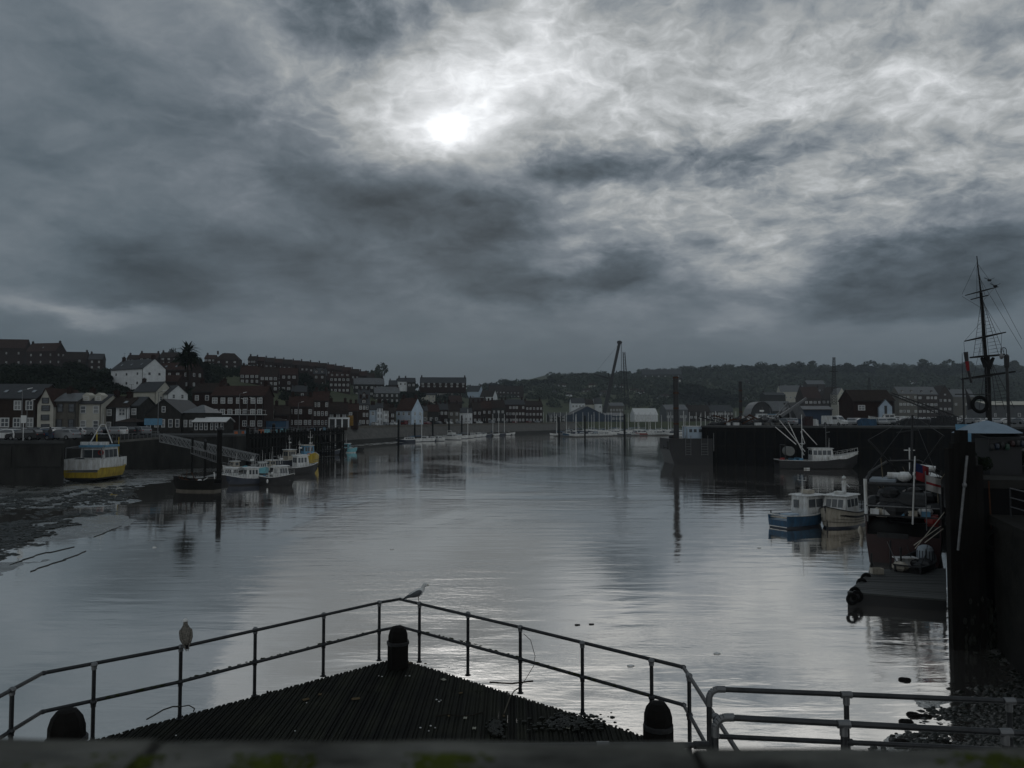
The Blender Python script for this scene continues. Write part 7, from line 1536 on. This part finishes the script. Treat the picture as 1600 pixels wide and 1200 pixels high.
# --- raft with planked deck
A = [at(1323, 938, .0), at(1466, 938, .0)]; za = .55
fl_ = P(1325, 930, 1); q1 = G(1324, 925, za); q2 = G(1478, 937, za); q3 = G(1478, 888, za); q4 = G(1362, 890, za)
t = thing('raft', 'floating timber raft with a planked grey deck in front of the dark red trawler', 'raft'); mb = MB(); mb.prism([(v.x, v.y) for v in (q1, q2, q3, q4)], -.3, za-.06); mb.build('float', m_black, t)
n = 22
for i in range(n):
    a = q1.lerp(q4, (i+.04)/n); b = q2.lerp(q3, (i+.04)/n); c = q2.lerp(q3, (i+.94)/n); d = q1.lerp(q4, (i+.94)/n); dz = random.uniform(-.012, .012); mb = MB(); vs = [(v.x, v.y, za-.055) for v in (a, b, c, d)]+[(v.x, v.y, za+dz) for v in (a, b, c, d)]
    mb.add(vs, [(3, 2, 1, 0), (4, 5, 6, 7), (0, 1, 5, 4), (1, 2, 6, 5), (2, 3, 7, 6), (3, 0, 4, 7)]); mb.build('plank', mat('grey_plank', (.060, .064, .062), .7, .45, 1.5, .4, 8, stretch=(.3, 4, 1), vary=.35), t)
for (px, py) in ((1330, 932), (1334, 922), (1345, 908), (1338, 928), (1352, 900)): p = G(px, py, za); mb = MB(); mb.torus((p.x, p.y-.1, za-.1), .21, .09, 'y', 14, 6); mb.build('tyre', m_tyre, t)
for (px, py, h) in ((1362, 893, 1.0), (1392, 890, 1.6), (1408, 889, 1.2)): p = G(px, py, za); mb = MB(); mb.tube((p.x, p.y, za), (p.x, p.y, za+h), .05, n=6); mb.build('post', m_dsteel, t)
mb = MB(); p = G(1412, 886, za); mb.box(p.x-.4, p.x+.5, p.y-.2, p.y+.2, za, za+.5); mb.box(p.x-.5, p.x+.7, p.y-.3, p.y+.3, za+.5, za+.56); mb.build('bench', m_bwhite, t)
o = bits(None, 'fish_box', m_bcream, ('b', -.3, .3, -.2, .2, 0, .06), ('b', -.3, -.27, -.2, .2, .06, .3), ('b', .27, .3, -.2, .2, .06, .3), ('b', -.27, .27, -.2, -.17, .06, .3), ('b', -.27, .27, .17, .2, .06, .3)); p = G(1370, 897, za); o.location = (p.x, p.y, za+.02); tag(o, 'pale open fish box on the raft', 'box')
p = G(1446, 884, za); t = thing('covered_drum', 'striped rounded cover standing at the back of the raft', 'covered drum', (p.x, p.y, za)); mb = MB(); mb.lathe((0, 0, 0), [(.42, 0), (.46, .5), (.44, .9), (.36, 1.08), (.18, 1.18), (.02, 1.2)], 20); mb.build('cover', m_cloth, t)
for k in range(9): a = math.pi*(1+k/8); mb = MB(); mb.bar((.465*math.cos(a), .465*math.sin(a), .05), (.45*math.cos(a), .45*math.sin(a), .9), .03, .03); mb.build('rib', m_dsteel, t)
for k, (a, b, c, d, D) in enumerate(((1430, 857, 1476, 800, 40), (1428, 852, 1470, 822, 40.5), (1445, 848, 1474, 826, 41))):
    mb = MB(); mb.tube(P(a, b, D), P(c, d, D), .025, .018, 6); tag(mb.build('boat_hook', m_bcream), ['longest pale pole leaning between raft and pier', 'middle pale pole leaning between raft and pier', 'shortest pale pole leaning between raft and pier'][k], 'pole', 'pale poles leaning by the pier')
# --- the near pier on the right
m_pier = mat('pier_concrete', (.022, .021, .019), .9, .55, .9, .6, 6)
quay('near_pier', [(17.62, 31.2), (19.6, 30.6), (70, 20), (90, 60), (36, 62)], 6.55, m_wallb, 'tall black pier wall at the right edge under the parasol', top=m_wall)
quay('river_wall', [(18.9, 30.4), (17.35, 26), (15.9, 18.5), (14.9, 12), (60, 8), (69, 19.7)], 5.2, m_pier, 'lower concrete wall running towards us below the right pier', top=m_pier)
tp = bpy.data.objects['near_pier']
for k, (px, yt, w_) in enumerate(((1478, 700, .26), (1486, 692, .30), (1496, 672, .34), (1507, 690, .3), (1518, 726, .28))):
    D = 30.6; x = kx(px)*D; mb = MB(); mb.box(x-w_/2, x+w_/2, D-.35-.02*k, D-.04, -.5, zat(yt, D)); mb.build('fender_pile', m_timber, tp)
# ladder, chains, tyres and weed on the pier front
mb = MB(); xl = 18.35; yl = 30.75
for s_ in (-.2, .2): mb.tube((xl+s_, yl, -.5), (xl+s_, yl, 7.3), .03, n=6)
for k in range(24): mb.tube((xl-.2, yl, .1+k*.29), (xl+.2, yl, .1+k*.29), .02, n=5)
o = mb.build('ladder', m_dsteel, tp)
for k, (x_, z_) in enumerate(((17.75, 4.6), (17.8, 3.4), (18.9, 4.2))): mb = MB(); mb.torus((x_, 30.45-k*.02, z_), .34, .12, 'y', 16, 7); mb.build('tyre', m_tyre, tp); mb = MB(); mb.tube((x_, 30.5, z_+.3), (x_, 30.6, 6.5), .03, n=5); mb.build('chain', m_rust, tp)
mb = MB()
for _ in range(420): mb.ball((random.uniform(17.6, 19.4), random.uniform(30.2, 30.7), random.uniform(0, 2.1)*random.uniform(.5, 1)), random.uniform(.04, .13), (1, .7, 1.6), 5, 4)
o = mb.build('weed_growth', m_weed, tp); o['kind'] = 'stuff'
t = thing('control_cabinet', 'grey steel cabinet at the corner of the pier', 'cabinet', (kx(1503)*31.6, 31.6, 6.56)); mb = MB(); mb.box(-.42, .42, -.3, .3, 0, .9); mb.build('casing', m_dsteel, t); mb = MB(); mb.box(-.36, .36, -.33, -.302, .08, .82); mb.build('door', m_dstone, t)
t = thing('leaning_pole', 'pale scaffold pole leaning against the pier piles', 'pole'); mb = MB(); mb.tube(P(1497, 860, 30), P(1511, 712, 30.1), .05, n=8); mb.build('pole', m_steel, t); mb = MB(); c = P(1507, 758, 30.05); mb.ball(c, .09, (1, 1, 1.2), 8, 6); mb.build('coupler', m_clamp, t)
# rails on the lower wall
t = thing('wall_railing', 'three-bar railing on the lower right wall', 'railing')
for k, z in enumerate((5.6, 5.95, 6.3)): mb = MB(); mb.tube((19.1, 29.6, z), (16.7, 20.0, z), .022, n=8); mb.build('rail', m_steel, t)
for y in (29.6, 27.6, 25.6, 23.6, 21.6): x = 19.1-2.4*(29.6-y)/9.6; mb = MB(); mb.tube((x, y, 5.2), (x, y, 6.32), .028, n=8); mb.build('post', m_pipe, t)
# parasol
D = 34; t = thing('parasol', 'pale blue grey parasol open over the pier', 'parasol', (kx(1541)*D, D, 6.56)); zt = zat(657, D)-6.56; ze = zat(676, D)-6.56; r = (kx(1590)-kx(1495))*D/2; mb = MB(); n = 8
ring = lambda rr, z: [(rr*math.cos(2*math.pi*(i+.3)/n), rr*math.sin(2*math.pi*(i+.3)/n), z) for i in range(n)]
m_par = mat('parasol_canvas', (.26, .33, .40), .85, .15, 2)
for i in range(n):
    j = (i+1) % n; A_ = [ring(r, ze), ring(r*.55, ze+(zt-ze)*.62), ring(.05, zt)]; mb = MB(); vs = [A_[0][i], A_[0][j], A_[1][j], A_[1][i], A_[2][j], A_[2][i]]; k = 6; vs += [(x, y, z-.015) for x, y, z in vs]; mb.add(vs, [(0, 1, 2, 3), (3, 2, 4, 5), (9, 8, 7, 6), (11, 10, 8, 9), (0, 6, 7, 1)]); mb.build('canopy_panel', m_par, t)
mb = MB()
for i in range(n): a = ring(r, ze)[i]; mb.tube((0, 0, zt-.05), (a[0], a[1], a[2]-.02), .012, n=5)
mb.build('ribs', m_dsteel, t); mb = MB(); mb.tube((0, 0, 0), (0, 0, zt+.05), .03, n=8); mb.build('pole', m_steel, t); mb = MB(); mb.ball((0, 0, zt+.07), .05, n=8, m=6); mb.build('finial', m_bwhite, t)
# dark kiosk and planters under it
t = thing('kiosk', 'black kiosk with hanging goods under the parasol', 'kiosk', (kx(1560)*33.6, 33.6, 6.56)); mb = MB(); mb.box(-.75, .65, -.5, .5, 0, 1.55); mb.build('counter', m_black, t); mb = MB(); mb.loft([[(-.85, -.6, 1.56), (.75, -.6, 1.56), (.75, -.6, 1.62), (-.85, -.6, 1.62)], [(-.85, .6, 1.8), (.75, .6, 1.8), (.75, .6, 1.86), (-.85, .6, 1.86)]]); mb.build('roof', m_black, t)
for k in range(7): mb = MB(); mb.ball((-.7+k*.22, -.62, 1.25+random.uniform(-.2, .2)), .11, (1, .8, 1.4), 8, 5); mb.build('hanging_goods', [m_dsteel, m_navy, m_dsteel, m_green, m_dred, m_dsteel, m_navy][k], t)
for k, (px, D, s_) in enumerate(((1524, 33, 1.0), (1592, 33.5, 1.3))):
    t = thing('potted_shrub', ['dark potted shrub left of the kiosk', 'dark potted shrub right of the kiosk'][k], 'plant', (kx(px)*D, D, 6.56)); mb = MB(); mb.lathe((0, 0, 0), [(.16, 0), (.24, .35), (.26, .36), (.22, .36)], 12); mb.build('pot', m_black, t); c = link('foliage', TREES[1][0], t); c.location = (0, 0, .1); c.scale = (.42*s_, .42*s_, .62*s_)
mb = MB(); mb.add([(0, 0, 0), (1.0, .2, 0), (1.0, .2, -1.5), (.1, 0, -1.3), (0, .03, 0), (1.0, .23, 0), (1.0, .23, -1.5), (.1, .03, -1.3)], [(0, 1, 2, 3), (7, 6, 5, 4), (0, 4, 5, 1), (1, 5, 6, 2), (2, 6, 7, 3), (3, 7, 4, 0)]); o = mb.build('tarpaulin', m_lblue); o.location = P(1493, 663, 44); tag(o, 'blue tarpaulin hanging left of the parasol', 'tarpaulin')
# signal mast with ring, windsock and black flag
D = 45; xm = kx(1506)*D; t = thing('signal_mast', 'slender mast with two crossbars carrying a black ring and windsock', 'mast', (xm, D, 6.0)); mb = MB(); mb.tube((0, 0, 0), (0, 0, zat(590, D)-6), .055, .05, 8); mb.build('pole', m_dsteel, t)
mb = MB(); mb.tube((-.02, 0, zat(592, D)-6), (0, 0, zat(552, D)-6), .02, .012, 6); mb.build('topmast', m_dsteel, t)
for (a, b, y0, y1) in ((1493, 1550, 616, 616), (1503, 1552, 593, 588)): mb = MB(); mb.tube((kx(a)*D-xm, 0, zat(y0, D)-6), (kx(b)*D-xm, 0, zat(y1, D)-6), .028, n=6); mb.build('crossbar', m_dsteel, t)
o = bits(None, 'black_ring', m_tyre, ('R', (0, 0, 0), .42, .105, 'y', 24, 8)); o.location = P(1531, 632, D-.2); tag(o, 'thick black ring hanging from the crossbar of the slender mast', 'ring')
mb = MB(); mb.tube((0, 0, .4), (0, 0, .9), .01, n=4); o2 = mb.build('ring_rope', m_dsteel, None); o2.parent = o
t = thing('windsock', 'dark red and black windsock drooping from the top of the slender mast', 'windsock', P(1509, 550, D-.1)); pr = [(0, 0, 0), (.05, 0, -.55), (.12, 0, -1.1), (.28, 0, -1.8)]
for i in range(3): mb = MB(); mb.tube(pr[i], pr[i+1], .12-.02*i, .10-.02*i, 10); mb.build('fabric', (m_black, m_fr, m_black)[i], t)
t = thing('flag', 'limp black flag tied to the slender mast beside the ring', 'flag', P(1508, 606, D-.15)); mb = MB(); mb.add([(0, 0, 0), (.3, .05, -.5), (.5, 0, -1.2), (.1, -.05, -1.3), (0, .02, 0), (.3, .07, -.5), (.5, .02, -1.2), (.1, -.03, -1.3)], [(0, 1, 2, 3), (7, 6, 5, 4), (0, 4, 5, 1), (1, 5, 6, 2), (2, 6, 7, 3), (3, 7, 4, 0)]); mb.build('cloth', m_black, t)
# lamp standard with crook
D = 46; t = thing('street_lamp', 'old lamp standard with a crook and hanging lantern beside the ship mast', 'street lamp', (kx(1577)*D, D, 6.0)); h = zat(572, D)-6; mb = MB(); mb.tube((0, 0, 0), (-.06, 0, h), .10, .08, 10); mb.build('pole', m_dsteel, t); mb = MB(); mb.lathe((-.06, 0, h-.1), [(.12, 0), (.14, .1), (.14, .7), (.08, .8)], 10); mb.build('collar', m_dsteel, t)
pts = [Vector((-.06, 0, h+.6))]+[Vector((-.06-.15+.15*math.cos(a), 0, h+.95+.17*math.sin(a))) for a in [i*math.pi/8 for i in range(9)]]+[Vector((-.36, 0, h+.8))]; mb = MB(); mb.path(pts, .022, 6); mb.build('crook', m_dsteel, t)
mb = MB(); mb.lathe((-.36, 0, h+.42), [(.03, 0), (.10, .06), (.12, .2), (.05, .34), (.03, .38)], 10); mb.build('lantern', m_steel, t)
# --- the square rigged ship
D = 112; t = thing('sailing_ship', 'square rigged sailing ship whose bare mast towers over the right quay', 'ship', (kx(1546)*D, D, 0)); X0 = kx(1546)*D
px = lambda a, b, dy=0: Vector((kx(a)*D-X0, dy, zat(b, D)))
mb = MB(); sec = []
for (y, hw, zt_, k) in ((-3, .4, 5.6, -.2), (1, 2.6, 5.2, -.5), (8, 3.9, 5.0, -.8), (17, 4.0, 5.0, -.8), (26, 3.6, 5.3, -.5), (32, 2.6, 5.8, .5)): sec.append([(y, -hw, zt_), (y, -hw*1.08, zt_*.5), (y, -hw*.6, k), (y, hw*.6, k), (y, hw*1.08, zt_*.5), (y, hw, zt_)])
mb.loft(sec); mb.build('hull', m_timber, t)
mb = MB(); mb.tube(px(1545, 700), px(1545, 556), .42, .36, 12); mb.tube(px(1543, 570), px(1538, 457), .26, .2, 10); mb.tube(px(1539, 470), px(1533, 400), .14, .06, 8); mb.build('mast', m_timber, t)
def plat(y, a, b, th): mb = MB(); A_, B_ = px(a, y), px(b, y-3); mb.loft([[A_+Vector((0, -1.2, 0)), B_+Vector((0, -1.2, 0)), B_+Vector((0, 1.2, 0)), A_+Vector((0, 1.2, 0))], [A_+Vector((0, -1.2, th)), B_+Vector((0, -1.2, th)), B_+Vector((0, 1.2, th)), A_+Vector((0, 1.2, th))]]); mb.build('fighting_top', m_timber, t)
plat(559, 1525, 1565, .22); plat(467, 1529, 1542, .15)
mb = MB(); mb.tube(px(1544, 572), px(1536, 559), .5, .2, 8); mb.tube(px(1545, 575), px(1555, 559), .5, .2, 8); mb.build('cheeks', m_timber, t)
for (a, b, c, d, r) in ((1505, 534, 1570, 520, .16), (1508, 463, 1560, 449.5, .11), (1503, 592, 1583, 581, .19)):
    A_, B_ = px(a, b, -.8), px(c, d, -.8); m_ = A_.lerp(B_, .5); mb = MB(); mb.tube(m_, A_, r, r*.5, 8); mb.tube(m_, B_, r, r*.5, 8); mb.build('yard', m_timber, t)
def shroud(foot, top, n, rat, r=.035):
    mb = MB(); f = [px(a, b, 1.5 if i % 2 else -1.5) for i, (a, b) in enumerate(foot)]; T = px(*top)
    for q_ in f: mb.tube(q_, T, r, n=4)
    for k in range(1, rat): 
        pr = [q_.lerp(T, k/rat) for q_ in f]
        for i in range(len(f)-1): mb.tube(pr[i], pr[i+1], r*.7, n=4)
    mb.build('shroud', m_black, t)
shroud([(1553, 556), (1558, 556), (1562, 555)], (1541, 470), 3, 16, .03); shroud([(1528, 556), (1533, 556)], (1538, 470), 3, 14, .03)
shroud([(1560, 640), (1567, 640), (1575, 638)], (1550, 562), 3, 14, .04); shroud([(1535, 640), (1540, 640)], (1543, 562), 2, 12, .035)
shroud([(1534, 463), (1541, 463)], (1533, 415), 2, 8, .025)
mb = MB()
for (a, b, c, d) in ((1508, 463, 1536, 480), (1560, 449, 1541, 470), (1534, 430, 1600, 545), (1510, 533, 1540, 500), (1568, 520, 1545, 480), (1509, 534, 1512, 590), (1569, 521, 1566, 560), (1545, 500, 1520, 600), (1533, 410, 1508, 460), (1534, 412, 1560, 449), (1560, 450, 1600, 530)): mb.tube(px(a, b), px(c, d), .022, n=4)
mb.build('stays', m_black, t)
mb = MB()
for a in (1526, 1532, 1558, 1563): mb.tube(px(a, 556, -1.2), px(a+.5, 545, -1.2), .03, n=4)
mb.build('top_railing', m_black, t)
for (a, b) in ((1546, 438), (1555, 447)): 
    p_ = P(a, b, D-6); o = bits(None, 'gull', m_gdk, ('o', (0, 0, 0), .22, (1, 1.6, .7), 8, 5), ('r', (0, 0, .05), (-.7, 0, .35), .16, .03), ('r', (0, 0, .05), (.7, 0, .35), .16, .03)); o.location = p_; tag(o, 'small gull flying right of the masthead, upper' if b == 438 else 'small gull flying above the right end of the highest yard', 'gull', 'gulls in flight by the mast')
# --- floating specks on the river
random.seed(44)
for k, (px_, py_) in enumerate(((241, 855), (612, 858), (1186, 856), (1120, 1021), (985, 1040), (901, 976), (923, 975))):
    q = at(px_, py_, .02); o = bits(None, 'floating_litter', m_bwhite if k < 5 else m_black, ('o', (0, 0, 0), .07 if k < 5 else .05, (2, 1, .6), 7, 4), ('o', (.1, .02, 0), .04, (1.5, 1, .6), 6, 4)); o.location = q
    tag(o, ['white speck floating on the left of the river', 'white speck floating in mid river left of centre', 'white speck floating before the right hand reflections', 'white speck floating above the grey railing elbow', 'white speck floating inside the jetty corner', 'longer black sliver floating above the jetty rail', 'black dot floating just right of the sliver'][k], 'litter', 'litter floating on the river')
# ---------------------------------------------------------------- the air
mb = MB(); mb.box(-2600, 2600, -60, 3150, -4.2, 175)
hz = mb.build('haze', [])
M = bpy.data.materials.new('haze'); M.use_nodes = True; M.node_tree.nodes.clear()
v_ = M.node_tree.nodes.new('ShaderNodeVolumePrincipled'); v_.inputs['Color'].default_value = (.82, .92, 1, 1); v_.inputs['Density'].default_value = HAZE
o_ = M.node_tree.nodes.new('ShaderNodeOutputMaterial'); M.node_tree.links.new(v_.outputs[0], o_.inputs['Volume'])
hz.data.materials.append(M); tag(hz, 'thin grey haze over the harbour', kind='stuff')
